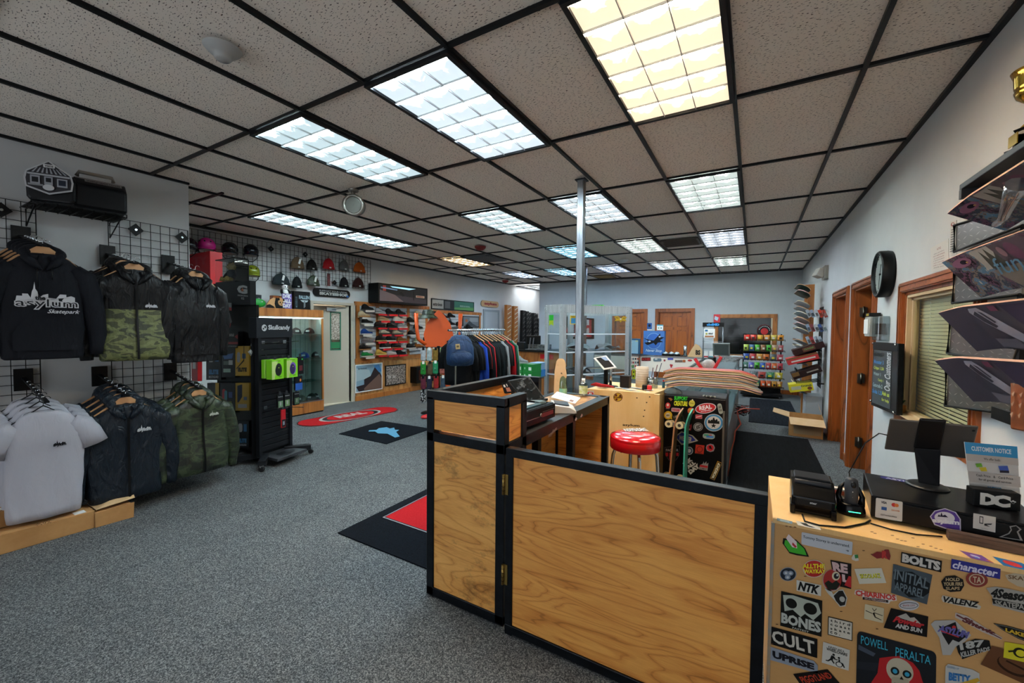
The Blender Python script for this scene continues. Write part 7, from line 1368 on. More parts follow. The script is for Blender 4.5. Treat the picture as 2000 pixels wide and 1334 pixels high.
TV = framed('light_box','black wall light box with a skater scene above the shoe wall','light box',((739,554),(835,562),(835,596),(739,592)),XL+.32,.3,BLK,[('p','#24262c',SQ),('p','#6a5c62',[(0,.3),(.3,.55),(.6,.95),(.0,1)]),('p','#3e3a44',[(.3,.55),(1,.7),(1,1),(.5,1)]),('p',col('#7fb0c8',.5,0,.6),[(.2,.02),(.75,.02),(.6,.14),(.25,.1)]),('p','#1a1c20',[(.38,.4),(.44,.3),(.5,.55),(.46,.62),(.42,.5)]),('p','#15161a',rect(.69,.2,.71,.8)),('p','#b0a090',rect(.75,.45,.95,.6)),('t','#8a2a1c','EMERICA',.77,.48,.93,.57,.05),('p','#a83028',rect(.06,.02,.12,.35)),('p','#7c9cc8',[(.02,.12),(.35,.2),(.34,.26),(.02,.2)])],.035)
framed('framed_print','framed brand print with grey and green halves on the left wall','framed print',((843,583),(926,590),(926,609),(843,603)),XL+.03,.025,BLK,[('p','#a0a4a2',rect(0,0,.25,1)),('t','#2a2c2e','etnies',.02,.35,.22,.72,.03),('p','#26282b',rect(.25,0,.5,1)),('p','#4a4e52',rect(.28,.1,.4,.9)),('p','#2e6a58',rect(.5,0,1,1)),('p','#57904e',[(.5,.75),(1,.6),(1,1),(.5,1)]),('t','#b0beb4','RIDE & ROLL',.64,.45,.9,.6)])
framed('framed_photo','framed grey photo hanging on the far slat wall','framed photo',((904,618),(936,617),(936,639),(904,640)),XL+.06,.02,BLK,[('p','#6a7074',SQ),('p','#8a9094',rect(.4,.1,.95,.5)),('p','#3a4044',[(.1,.9),(.4,.4),(.6,.7),(.9,.95)]),('p','#a05a30',circ(.2,.4,.08,.16))])
wallboard('deck_sign','pale wooden deck shaped sign with red lettering','sign',((940,586),(974,601)),col('#c09a6c',.5),[('t','#8a1c1c','asylum',.16,.22,.88,.82,.07)],XL+.04)
# open doorway trim beyond and leaning racks
mb = MB(); mb.box(XL+.002,XL+.03,7.2,7.28,0,2.05,col('#8f979c')); mb.box(XL+.002,XL+.03,8.0,8.08,0,2.05,col('#8f979c')); mb.box(XL+.002,XL+.03,7.28,8.0,1.98,2.05,col('#8f979c')); mb.box(XL+.002,XL+.02,7.28,8.0,0,1.98,col('#a9aeb2')); struct(mb,'door_6')
def slotrack(name,lb,y,x,h,mat,slot,w=.12,lean=.0,X=XL+.3):
    t = thing(name,lb,'deck rack',(x,y,0),R(0)); mb = MB(); mb.X = Matrix.Rotation(R(lean),4,'X'); mb.box(-.05,.05,-w/2,w/2,0,h,mat); mb.build('upright',t)
    for sg in (1,):
        mb = MB(); mb.X = Matrix.Rotation(R(lean),4,'X')
        for k in range(int(h/.14)): z = .15+k*.14; mb.bar((.052,-w*.38,z-.04),(.052,w*.38,z+.04),.018,.022,slot)
        mb.build('slot',t)
    return t
for k,(y,x,h,wd) in enumerate(((8.25,-6.55,2.22,.26),(8.6,-6.5,2.2,.24))): slotrack('wooden_deck_rack',('leftmost orange wood deck rack with slanted slots','right hand orange wood deck rack with slanted slots')[k],y,x,h,OAKL,col('#d8cdb8'),wd)
bl_ = ['black deck rack next to the wooden racks','second black deck rack, with a pale edge','third black deck rack in the leaning row','fourth black deck rack in the leaning row','fifth black deck rack in the leaning row','lowest black deck rack at the right end of the row']
for k,(y,h) in enumerate(((9.0,2.08),(9.25,2.06),(9.5,2.03),(9.75,2.02),(9.95,1.98),(10.15,1.84))): slotrack('black_deck_rack',bl_[k],y,-6.45+.02*(k % 2),h,col('#1c1d1f',.5),col('#4a4a4a'),.2,lean=1.5*(k % 3-1))
mb = MB(); mb.bar((-6.3,10.45,.0),(-6.42,10.5,1.5),.07,.05,RED); mb.build('red_post',label='red painted post leaning in the far left corner',cat='post')
mb = MB(); mb.bar((-6.32,10.32,.0),(-6.4,10.38,1.35),.05,.04,col('#c8b41c')); mb.build('yellow_post',label='yellow post leaning beside the red one',cat='post')
# ================================================================ FLOOR MATS
def mat_(name,lb,pts,base_,items,th=.008,outline=None):
    q = [onz(px,py,0) for px,py in pts]; c = sum(q,Vector())/4; t = thing(name,lb,'mat',(c.x,c.y,.001)); mb = MB()
    o = outline or SQ; P = lambda u,v,z: (q[0]*(1-u)+q[1]*u)*(1-v)+(q[3]*(1-u)+q[2]*u)*v+Vector((0,0,z))
    n = len(o); mb.add([P(u,v,.001) for u,v in o]+[P(u,v,th) for u,v in o],[tuple(range(n,2*n))]+[(i,(i+1) % n,n+(i+1) % n,n+i) for i in range(n)],base_)
    if (P(*o[1],0)-P(*o[0],0)).cross(P(*o[2],0)-P(*o[1],0)).z < 0: mb.f = [list(reversed(f)) for f in mb.f]
    mb.build('mat_base',t,world=1)
    if items: mb = MB(); decal(mb,[p+Vector((0,0,th)) for p in q],items,lift=.0008,step=.0005,n=Vector((0,0,1))); mb.build('woven_design',t,world=1)
    return t
MATB = noisy('black_mat_pile','#080b11','#10151d',90,.95,bmp=.3); MRED = noisy('red_mat_pile','#a8181e','#b82228',90,.95,bmp=.3)
cap_o = rrect(0,0,1,1,.16,.5)
# corners: left end, right end of the long red deck-shaped rug
a,b_ = onz(584,831,0),onz(770,797,0); dv = (b_-a); L_ = dv.length; dv.normalize(); nv = Vector((-dv.y,dv.x,0)); wr = .29
def rug(c0,c1,wd): return [c0+nv*wd,c1+nv*wd,c1-nv*wd,c0-nv*wd]
t = thing('floor_rug','red deck shaped rug with an oval lettered logo','rug',((a.x+b_.x)/2,(a.y+b_.y)/2,.001)); q = rug(a,b_,wr)
mb = MB(); o = rrect(0,0,1,1,.15,.5); P = lambda u,v,z: (q[0]*(1-u)+q[1]*u)*(1-v)+(q[3]*(1-u)+q[2]*u)*v+Vector((0,0,z)); n = len(o)
mb.add([P(u,v,.001) for u,v in o]+[P(u,v,.008) for u,v in o],[tuple(range(n,2*n)),*[(i,n+i,n+(i+1) % n,(i+1) % n) for i in range(n)]],MRED); mb.build('rug_base',t,world=1)
mb = MB(); decal(mb,[p+Vector((0,0,.008)) for p in q],[('p','#14161a',rrect(0,0,1,1,.15,.5)),('p',MRED,rrect(.006,.03,.994,.97,.147,.47)),('p','#a8a8a6',circ(.5,.5,.31,.5,40)),('p','#14161c',circ(.5,.5,.28,.46,40)),('p',MRED,circ(.5,.5,.235,.41,40)),('t','#a8a4a2','REAL',.36,.24,.66,.6,.05),('t','#1c1416','skateboards',.42,.66,.62,.78,.02)],lift=.0008,step=.0005,n=Vector((0,0,1))); mb.build('woven_design',t,world=1)
mat_('floor_mat','black mat with a pale blue hand shaped patch in its middle',((745,823),(842,838),(755,868),(662,848)),MATB,[('p','#5f9fc0',[(.30,.42),(.36,.3),(.46,.34),(.48,.26),(.58,.36),(.64,.33),(.68,.45),(.9,.62),(.88,.7),(.64,.6),(.5,.66),(.38,.6),(.3,.66),(.26,.6),(.34,.52)])])
a,b_,c_ = onz(663,1040,0),onz(836,960,0),onz(836,1114,0)
ux = Vector((1,0,0)); m0 = Vector((-2.45,-.93,0)); MX1,MY1 = -1.5,.05
t = thing('floor_mat','dark mat with a red panel and white script beside the counter','mat',(-1.98,-.44,.001))
mb = MB(); mb.box(-2.45,MX1,-.95,MY1,.001,.009,MATB); mb.build('mat_base',t,world=1)
mb = MB(); q = [onz(px,py,.009) for px,py in ((750,1009),(836,966),(836,1041))]; tl = Vector((q[0].x,q[1].y+.0,.009)); q4_ = [Vector((-2.33,-.1,.009)),Vector((MX1-.05,-.1,.009)),Vector((MX1-.05,-.72,.009)),Vector((-2.33,-.72,.009))]
q4_ = [Vector((q[0].x,q[1].y+.05,.009)),Vector((MX1-.02,q[1].y+.05,.009)),Vector((MX1-.02,q[2].y+.0,.009)),Vector((q[0].x,q[2].y,.009))]
decal(mb,q4_,[('p','#a8a8aa',SQ),('p','#15181e',rect(.008,.012,.992,.988)),('p',MRED,rect(.02,.03,.98,.97)),('p','#14181f',[(.62,.3),(.8,.22),(1,.3),(1,.6),(.7,.62)]),('t','#b4b4b6','Skatepark',.5,.55,.98,.78,.02,.4),('p','#a8a8aa',circ(.86,.8,.12,.06))],lift=.0008,step=.0005,n=Vector((0,0,1))); mb.build('woven_design',t,world=1)
RUN = noisy('ribbed_black_mat','#07080a','#111316',60,.9,mscale=(1,.1,1))
t = thing('runner_mat','long black runner mat between the counters and the right wall','mat',(.45,2.8,.001)); mb = MB(); mb.box(-.05,.82,.6,4.1,.001,.01,RUN); mb.build('mat_base',t,world=1)
t = thing('runner_mat','dark blue black runner mat in front of the chips rack','mat',(.4,6.2,.001)); mb = MB(); mb.box(.1,.84,4.9,7.6,.001,.01,noisy('blue_black_mat','#0c0f16','#1a1f28',40,.9,mscale=(1,.1,1))); mb.build('mat_base',t,world=1)
# ================================================================ HEADPHONE STAND
sa = Vector((-4.4,-.47,0)); sb = Vector((-4.5,-.03,0)); sd = (sb-sa).normalized(); sn = Vector((sd.y,-sd.x,0))
if sn.dot(CAM-sa) < 0: sn = -sn
SKc = (sa+sb)/2; ang = math.atan2(sd.y,sd.x); SW = (sb-sa).length
SK = thing('headphone_stand','black rolling slat stand with white headphone brand header','stand',(SKc.x,SKc.y,0),ang)   # local x along the face, -y out
ch = col('#1a1c20',.45); hw_ = SW/2
mb = MB(); mb.box(-hw_-.01,hw_+.01,.0,.11,1.38,1.6,col('#23262b',.4)); mb.build('header_box',SK,bev=.004)
mb = MB()
for x in (-hw_+.01,hw_-.04): mb.box(x,x+.035,.0,.11,.1,1.38,ch)
mb.box(-hw_,hw_,.05,.07,.1,1.38,BLK); mb.build('stand_frame',SK)
mb = MB()
for k in range(20): z = .14+k*.062; mb.box(-hw_+.045,hw_-.04,.022,.05,z,z+.052,ch); mb.box(-hw_+.045,hw_-.04,.02,.024,z+.05,z+.053,col('#4c4f54',.4,.5))
mb.build('slats',SK)
mb = MB()
mb.prism([(-.2,-.28),(.2,-.28),(.16,.02),(.2,.3),(-.2,.3),(-.16,.02)],Matrix.Translation((0,.05,.07)),.03,noisy('scuffed_base','#25272b','#3a3c41',8,.5))
for sg in (-1,1): mb.bar((sg*.12,.02,.09),(sg*.33,-.16,.08),.07,.06,ch); mb.bar((sg*.12,.1,.09),(sg*.3,.3,.08),.07,.06,ch)
mb.build('base',SK,bev=.004)
mb = MB(); f = [Vector((-.1,-.06,.101)),Vector((.12,-.06,.101)),Vector((.12,-.2,.101)),Vector((-.1,-.2,.101))]; decal(mb,f,[('p','#08090b',[(.0,.35),(.15,.05),(.6,0),(.95,.2),(1,.55),(.8,.85),(.2,1),(.02,.7)]),('p','#34363b',circ(.7,.42,.2,.26)),('p','#34363b',rect(.1,.68,.42,.86))],n=Vector((0,0,1)),lift=.0008); mb.build('base_logo',SK)
for x,y in ((-.33,-.16),(.33,-.16),(-.3,.3),(.3,.3)):
    mb = MB(); mb.cyl((x-.012,y,.03),(x+.012,y,.03),.03,col('#2a2a2c',.4),16); mb.box(x-.018,x+.018,y-.012,y+.012,.045,.065,CHR); mb.build('caster',SK)
def skf(x0,x1,z1,z0,y=-.0005): return [Vector((x0,y,z1)),Vector((x1,y,z1)),Vector((x1,y,z0)),Vector((x0,y,z0))]
mb = MB(); decal(mb,skf(-hw_+.05,hw_-.03,1.53,1.45),[('p','#c6c8ca',circ(.09,.5,.085,.45)),('p','#23262b',circ(.12,.4,.03,.16)),('p','#23262b',circ(.06,.62,.025,.12)),('t','#c6c8ca','Skullcandy',.22,.1,1,.95,.04)],n=Vector((0,-1,0))); mb.build('header_lettering',SK)
for x,z,l in ((-.16,1.33,.22),(.12,1.33,.2),(-.14,.62,.2),(.14,.58,.24)):
    mb = MB(); mb.tube([(x,.0,z),(x,-l,z+.012),(x,-l,z+.022)],.004,CHR,6); mb.box(x-.02,x+.02,-.004,.0,z-.015,z+.02,STL); mb.build('peg_hook',SK)
KM = wm(SK)
def hung(name,lb,cat,x,z,w_,h,d,base_,items,y=-.14,group=None,rot=0):
    t = thing(name,lb,cat,KM @ Vector((x,y,z-h/2)),ang+rot,group)
    mb = MB(); mb.box(-w_/2,w_/2,-d/2,d/2,0,h,base_); mb.build('pack_body',t,bev=.003); mb = MB(); e = -d/2-.0005
    decal(mb,[Vector((-w_/2,e,h)),Vector((w_/2,e,h)),Vector((w_/2,e,0)),Vector((-w_/2,e,0))],items,n=Vector((0,-1,0)),lift=.0008); mb.build('printed_front',t)
    mb = MB(); mb.box(-.015,.015,-.001,.001,h,h+.035,col('#2a2c30')); mb.build('hang_tab',t); return t
LIME = col('#7cc41c',.45)
def earbud(lb,x,c,k): return hung('speaker_box',lb,'box',x,1.045,.15,.21,.1-.02*k,LIME,[('p','#7cc41c',SQ),('p','#b4c878',[(0,.1),(.5,.05),(.2,1),(0,1)]),('p',c,circ(.56,.52,.28,.33)),('p','#1c1f1c' if k else '#2c2050',circ(.5,.56,.24,.27)),('p','#a8c83c',circ(.56,.42,.04,.03)),('t','#20301c','HALO',.55,.86,.8,.92,.03),('t','#30401c','skullcandy',.3,.05,.7,.1)],y=-.12,group='lime speaker boxes')
earbud('lime green box with a dark round speaker on the rolling stand',-.12,'#2c322c',1); earbud('lime green box with a purple round speaker on the rolling stand',.06,'#7a58b4',0)
for k,(x,lb) in enumerate(((-.12,'lime box hung behind the dark speaker box'),(.06,'lime box hung behind the purple speaker box'))): hung('speaker_box',lb,'box',x-.01,1.05,.15,.2,.04,LIME,[('p','#98c850',SQ)],y=-.045,group='lime speaker boxes')
blk_i = lambda c: [('p','#121316',SQ),('t','#a8a8a8','Skullcandy',.1,.1,.9,.2),('p',c,rect(.1,.45,.9,.92)),('p','#9a9a9a',rrect(.35,.5,.6,.8,.1))]
hung('earphone_pack','black earphone pack with green dot right of the lime boxes','pack',.2,1.06,.08,.2,.02,BLK,[('p','#131316',SQ),('p','#28b848',circ(.75,.15,.12,.05)),('p','#6a2028',rect(.2,.5,.8,.8))])
hung('earphone_pack','blue and black earphone pack below the lime boxes','pack',.17,.86,.1,.16,.02,BLK,[('p','#141519',rect(0,0,1,.5)),('p','#2456a8',rect(0,.5,1,1)),('p','#c0702c',circ(.72,.3,.12,.1))])
for x,c,lb in ((-.09,'#5c7a5a','leftmost grey green earphone pack of the lower row'),(-.0,'#6a8a5c','middle grey green earphone pack of the lower row'),(.13,'#4c6a4c','rightmost grey green earphone pack of the lower row')): hung('earphone_pack',lb,'pack',x,.69,.075,.15,.018,BLK,blk_i(c),y=-.15,group='earphone packs on the lower row')
hung('earphone_pack','red and black earphone pack hanging alone near the bottom','pack',-.06,.5,.055,.2,.015,col('#a8121c'),[('p','#b01420',rect(0,0,1,.55)),('p','#1a1c20',rect(.1,.55,.9,.95)),('p','#7a8894',rect(.3,.65,.7,.85))],y=-.16)
t = thing('tag_bundle','thick bundle of white sample tags hanging on a ring','tags',onx(497,690,-4.5));
mb = MB();
for k in range(5): mb.X = Matrix.Translation((.0,.012*k,.0)) @ Matrix.Rotation(R(35),4,'X') @ Matrix.Rotation(R(3*k),4,'Y'); mb.box(-.004+.008*k,-.001+.008*k,-.045,.045,-.055,.055,col('#b4b4ac' if k % 2 else '#8c8e88'))
mb.build('tags',t); mb = MB(); mb.tube([(0,.035*math.cos(R(a)),.09+.035*math.sin(R(a))) for a in range(0,360,24)],.002,CHR,6,closed=True); mb.build('ring',t)
# ================================================================ CLOTHING RACK
RX = -3.14; RY0,RY1,RZ = 1.15,2.5,1.475
CR = thing('clothing_rack','chrome clothing rack full of dark and red shirts','rack',(RX,1.7,0))
mb = MB(); mb.cyl((RX,RY0,RZ),(RX,RY1,RZ),.014,CHR); mb.build('hanging_rail',CR,world=1)
for y in (RY0+.15,RY1-.1): mb = MB(); mb.cyl((RX,y,.03),(RX,y,RZ-.01),.013,col('#6a6c64',.3,.6)); mb.bar((RX-.25,y,.03),(RX+.25,y,.03),.04,.03,BLK); mb.build('upright',CR,world=1)
def shirt(seed,mat,w,ln,sl=True):
    """a shirt hanging across the rail: shoulders along x, seen edge on"""
    mb = MB(); prof = [(0,.06,.02),(-.03,.12,.025),(-.07,w*.85,.028),(-.12,w,.03)]+[(-.12-(ln-.12)*i/6,w*(1+.03*math.sin(seed+i)),.03+.008*math.sin(seed*2+i*1.4)) for i in range(1,7)]
    mb.loft([[(ww*c_[0],d_*c_[1]+.01*math.sin(seed+z*7+c_[0]*5),z) for c_ in [(math.cos(2*math.pi*k/16)*(abs(math.cos(2*math.pi*k/16))**-.3 if abs(math.cos(2*math.pi*k/16)) > .1 else 1),math.sin(2*math.pi*k/16)) for k in range(16)]] for z,ww,d_ in prof],mat)
    return mb
cols_ = ['#0d1013']*5+['#1a3fa0']+['#0e1014']+['#b01820','#0e1216','#b81a22','#0b1114','#0d1618','#101518','#0f1a1e','#0d1114','#0c1214','#8c8f92','#2a2426','#0f1214','#b01820','#14161a','#1c5a3c','#9a9c98']
sl_names = {'#0d1013': 'black','#1a3fa0': 'royal blue','#0e1014': 'black','#b01820': 'red','#b81a22': 'bright red','#8c8f92': 'grey','#2a2426': 'dark brown','#1c5a3c': 'green','#9a9c98': 'pale grey'}
pro = {}
cw = {'#1a3fa0': 1,'#b01820': 1,'#b81a22': 1,'#8c8f92': 1,'#1c5a3c': 1,'#9a9c98': 1,'#2a2426': 1}
ords = ['nearest','second','third','fourth','fifth','sixth','seventh','eighth','ninth','tenth','eleventh','twelfth','thirteenth','fourteenth','fifteenth','sixteenth','seventeenth','eighteenth','nineteenth','twentieth','twenty-first','twenty-second','farthest']
for k,c in enumerate(cols_):
    y = RY0+.2+(RY1-RY0-.25)*k/(len(cols_)-1); rn = random.Random(k); ln = .62 if k < 5 else (.98 if c == '#1a3fa0' else rn.uniform(.78,.9)); w = .21 if k < 5 else .22
    t = thing('hanging_shirt','%s %s shirt on the chrome rack' % (ords[k]+(' to the camera' if k == 0 else ' from the camera' if k < 22 else ' from the camera'),sl_names.get(c,'black')),'shirt',(RX,y,RZ-.09),R(rn.uniform(-6,6)),'shirts on the chrome rack')
    mb = shirt(k,cloth(c,bmp=.3,rough=.8),w,ln); mb.build('body',t)
    for sg in (-1,1):
        mb = MB(); ls = .3 if k < 5 or rn.random() < .4 else .58
        ss = [(sg*w*.75,0,-.09,.04),(sg*w,0,-.14,.055),(sg*(w+.04),0,-.12-ls*.5,.05),(sg*(w+.05),.01,-.12-ls,.04)]
        mb.loft([[(x+r_*math.cos(2*math.pi*j/10),yy+r_*.5*math.sin(2*math.pi*j/10),z) for j in range(10)] for x,yy,z,r_ in ss],cloth(c,bmp=.3,rough=.8)); mb.build('sleeve',t)
    mb = MB(); wd = k > 6 and k % 2; mb.bar((-.17,0,-.06),(0,0,.025),.012,.022,col('#b98a5e') if wd else BLK,up=(0,1,0)); mb.bar((.17,0,-.06),(0,0,.025),.012,.022,col('#b98a5e') if wd else BLK,up=(0,1,0)); mb.tube([(0,0,.02),(0,0,.06)]+[(.022*math.cos(R(a)),0,.088+.022*math.sin(R(a))) for a in range(200,-30,-30)],.003,CHR,6); mb.build('hanger',t)
# backpack
bp = onx(900,695,-2.88); BP = thing('backpack','navy blue backpack hanging at the near end of the clothing rack','backpack',(-2.88,bp.y-.02,onx(905,713,-2.88).z),R(48)); BP.scale = (.92,.95,.86)
NV = cloth('#1d3a60',bmp=.7,rough=.5)
mb = MB(); mb.loft([[(w_*(abs(math.cos(a))**.7)*(1 if math.cos(a) > 0 else -1),-d_*(abs(math.sin(a))**.8)*(1 if math.sin(a) > 0 else -1)-dy,z) for a in [2*math.pi*k/24 for k in range(24)]] for z,w_,d_,dy in ((0,.12,.06,.02),(.02,.17,.09,.02),(.1,.18,.1,.03),(.25,.175,.095,.02),(.34,.15,.075,.0),(.4,.11,.05,0),(.425,.05,.025,0))],NV); mb.build('main_bag',BP)
mb = MB(); mb.ell((0,-.115,.12),(.145,.06,.095),NV,20,10); mb.build('front_pocket',BP)
mb = MB(); mb.X = Matrix.Translation((-.05,-.125,.27)) @ Matrix.Rotation(R(-4),4,'Y'); mb.box(-.027,.027,-.004,.004,-.035,.035,col('#a89468')); mb.box(-.016,.016,-.005,-.004,-.012,.014,col('#4a3c24')); mb.build('leather_patch',BP)
mb = MB(); mb.tube([(-.03,.03,.41),(-.02,.03,.47),(.02,.03,.47),(.03,.03,.41)],.008,NV,8)
for sg in (-1,1): mb.tube([(sg*.07,.05,.38),(sg*.1,.1,.3),(sg*.12,.1,.12),(sg*.13,.05,.03)],.014,NV,8)
mb.build('strap',BP)
mb = MB(); mb.tube([(-.12,-.135,.19),(-.05,-.17,.2),(.05,-.17,.2),(.12,-.135,.19)],.003,BLK,6); mb.tube([(-.15,-.07,.3),(-.08,-.085,.36),(.08,-.085,.36),(.15,-.07,.3)],.003,BLK,6); mb.build('zipper',BP)
# ---- sock stand with plain orange header (its mascot is left out)
sp = onz(856,806,0); sdn = (CAM-sp); sa_ = math.atan2(sdn.y,sdn.x)+R(90)
ST = thing('sock_stand','floor stand hung with patterned socks under a plain orange header','sock stand',(sp.x,sp.y,0),sa_); ST.scale = (1.28,1.2,.985)
OR_ = col('#d2500e',.45)
Mx = Matrix(((1,0,0,0),(0,0,1,-.01),(0,1,0,0),(0,0,0,1)))
mb = MB(); mb.prism([(-.17,1.18),(.17,1.18),(.2,1.4),(.16,1.6),(.07,1.76),(0,1.84),(-.07,1.76),(-.16,1.6),(-.2,1.4)],Mx,.025,OR_); mb.build('header_board',ST)
for sg in (-1,1): mb = MB(); mb.tube([(sg*.17,0,1.22),(sg*.27,0,1.32),(sg*.29,0,1.5),(sg*.3,0,1.78)],[.03,.026,.024,.03],OR_,8); mb.build('header_arm',ST)
mb = MB(); mb.box(-.02,.02,-.02,.02,.1,1.2,BLK); mb.box(.05,.16,-.03,.0,.35,1.1,OR_)
for z in (1.18,.95,.68,.45): mb.cyl((-.22,-.06,z),(.22,-.06,z),.006,BLK,6); mb.cyl((-.22,0,z),(.22,0,z),.006,BLK,6)
mb.build('stand_frame',ST); mb = MB(); mb.ell((0,0,0),(.24,.18,.05),BLK,20,6,0,1); mb.build('foot_base',ST)
STM = wm(ST); sr = random.Random(11)
socks = [(-.2,1.16,'#b4b8bc','white'),(-.12,1.16,'#a8b8b8','pale grey'),(-.04,1.16,'#8a6a20','multicoloured'),(.06,1.17,'#7cc43a','lime green'),(.15,1.17,'#1c2c90','royal blue'),(-.2,.92,'#1c8c2c','bright green'),(-.11,.92,'#5c4a2c','brown patterned'),(-.04,.93,'#1c8a58','teal green'),(.05,.93,'#b8665a','salmon pink'),(.14,.94,'#c01c84','magenta'),(-.2,.66,'#6a1c34','maroon and blue'),(-.12,.66,'#141a34','dark navy'),(-.03,.67,'#a81c1c','red'),(.06,.67,'#3c4c5c','slate grey'),(-.2,.43,'#8a8c8e','black and white checked'),(-.12,.42,'#1c3c58','dark blue'),(-.04,.42,'#17181a','black')]
for k,(x,z,c,nm) in enumerate(socks):
    t = thing('sock_pair','%s sock pair hanging on the sock stand, %s row' % (nm,('top','second','third','bottom')[(k >= 5)+(k >= 10)+(k >= 14)]),'socks',STM @ Vector((x,-.09-.012*(k % 2),z)),sa_+R(sr.uniform(-12,12)),'socks on the stand')
    m1 = noisy('checked_sock','#0f1012','#c0c0c0',26,.8,lo=.49,hi=.51) if k == 14 else noisy('sock_'+c[1:],c,'#%02x%02x%02x' % tuple(int(int(c[i:i+2],16)*.75) for i in (1,3,5)),20,.85)
    mb = MB(); mb.loft([[(.046*w_*math.cos(2*math.pi*j/12),.016*math.sin(2*math.pi*j/12),zz) for j in range(12)] for zz,w_ in ((0,.9),(-.05,1),(-.14,.95),(-.19,1.05),(-.215,.7))],m1); mb.build('sock',t)
    mb = MB(); mb.box(-.02,.02,-.019,-.017,-.03,.02,WHT if k % 2 else BLK); mb.cyl((0,-.02,.02),(0,.08,.02),.002,STL,6); mb.build('hook_card',t)
    if k in (3,5,7,8,9):
        mb = MB(); decal(mb,[Vector((-.03,-.018,-.08)),Vector((.03,-.018,-.08)),Vector((.03,-.018,-.17)),Vector((-.03,-.018,-.17))],[('p','#17181a',circ(.35,.35,.16,.14)),('p','#b8b8b4',circ(.35,.35,.09,.08)),('p','#17181a',[(.2,.7),(.8,.6),(.75,.72),(.25,.8)])],n=Vector((0,-1,0))); mb.build('knit_pattern',t)
BH = thing('bucket_hat','dark green camo bucket hat on top of the orange header','hat',STM @ Vector((-.14,-.0,1.72)),.3)
mb = MB(); mb.lathe([(.17,-.03),(.15,-.0),(.105,.03),(.1,.09),(.085,.12),(.0,.125)],CAMOD,n=28); mb.build('hat_body',BH)
mb = MB(); mb.tube([(.106*math.cos(R(a)),.106*math.sin(R(a)),.04) for a in range(0,360,20)],.003,BLK,6,closed=True); mb.build('hat_band',BH)
mb = MB(); p = onz(834,816,.0); mb.ell((p.x,p.y,.02),(.09,.12,.035),RED,16,6,-.5,1); mb.build('red_foot_prop',label='red rounded foot piece on the carpet by the sock stand',cat='prop')
# ================================================================ FOLDING TABLE WITH SHOE BOXES
FT = thing('folding_table','white folding table stacked with green shoe boxes','table',(-3.34,3.1,0))
mb = MB(); mb.box(-3.75,-2.93,2.8,3.45,.66,.7,col('#c2cbd2',.5)); mb.build('tabletop',FT,world=True,bev=.006)
for y in (2.9,3.35):
    for x in (-3.65,-3.03): mb = MB(); mb.tube([(x,y,.66),(x+.02,y,.35),(x,y,.01)],.012,BLK,8); mb.build('leg',FT,world=1)
mb = MB(); mb.tube([(-3.03,2.9,.55),(-3.03,3.1,.5),(-3.03,3.3,.64)],.01,BLK,8); mb.build('brace',FT,world=1)
GRN = col('#167a30',.45)
def sbox(x0,y0,z0,k,lb,c=GRN,w_=.18,d=.28,h=.115):
    t = thing('shoe_box',lb,'box',(x0,y0,z0),R(-3),'shoe boxes on the folding table'); mb = MB(); mb.box(0,w_,0,d,0,h-.03,c); mb.build('box_body',t,bev=.002); mb = MB(); mb.box(-.004,w_+.004,-.004,d+.004,h-.03,h,c); mb.build('lid',t,bev=.002)
    mb = MB(); mb.box(w_*.62,w_*.9,-.006,-.0045,.02,.07,WHT); mb.box(w_*.2,w_*.26,-.006,-.0045,.035,.065,WHT); mb.build('label',t)
k = 0
for z in range(2):
    for i,x in enumerate((-3.26,-3.07)): sbox(x,2.95,.702+.112*z,k,('lower left green shoe box on the folding table','lower right green shoe box on the folding table','upper left green shoe box under the grey shoe','upper right green shoe box on the folding table')[k]); k += 1
sbox(-3.07,3.2,.702,4,'bright blue shoe box beside the green ones',col('#2c7cc4',.45)); sbox(-3.08,3.2,.82,5,'pale blue lidded box on the bright blue one',col('#8fb4d4',.45))
o = dup(sw_[('#8c9092','#9a9a9a')],(-3.15,3.05,.935),(0,0,R(75)),'dark grey sneaker lying on the green shoe boxes','sneakers on display')
# register on a black desk beyond the table
RG = thing('black_desk','black topped desk beyond the folding table holding the old register','desk',(-3.6,5.2,0))
mb = MB(); mb.box(-4.3,-3.1,4.95,5.5,.0,1.0,OAKL); mb.build('desk_body',RG,world=1); mb = MB(); mb.box(-4.35,-3.05,4.9,5.5,1.001,1.04,BLK); mb.build('desk_top',RG,world=True,bev=.004)
mb = MB(); mb.box(-3.75,-3.45,4.94,4.95,.86,.96,RED); mb.build('red_panel',RG,world=1)
q = [ony(px,py,4.98) for px,py in ((1027,655),(1054,655),(1054,684),(1027,684))]
OM = thing('computer_monitor','back of a black monitor on its stand on the black desk','monitor',((q[2].x+q[3].x)/2,5.05,1.042))
mb = MB(); mb.box(q[0].x,q[1].x,5.0,5.04,1.16,q[0].z,BLK); mb.build('monitor_case',OM,world=True,bev=.01); mb = MB(); xm = (q[0].x+q[1].x)/2; mb.bar((xm-.05,4.98,1.3),(xm-.08,4.98,1.06),.02,.02,STL); mb.bar((xm+.03,4.98,1.3),(xm+.0,4.98,1.06),.02,.02,STL); mb.box(xm-.15,xm+.12,4.93,5.12,1.043,1.06,STL); mb.build('stand',OM,world=1)
mb = MB(); mb.box(xm-.2,xm+.25,5.15,5.4,1.042,1.15,noisy('receipt_clutter','#2a2c30','#8a8a86',20,.5)); mb.build('old_register',label='grey and black register base behind the monitor',cat='register')
mb = MB(); mb.box(-4.32,-4.14,4.93,5.12,1.042,1.2,col('#1a1c1e')); mb.build('small_speaker',label='small black box at the left end of the black desk',cat='box')
mb = MB(); mb.box(-4.1,-4.0,5.3,5.35,1.042,1.3,col('#b4c81c')); mb.build('yellow_card',label='small yellow green card standing on the black desk',cat='card')
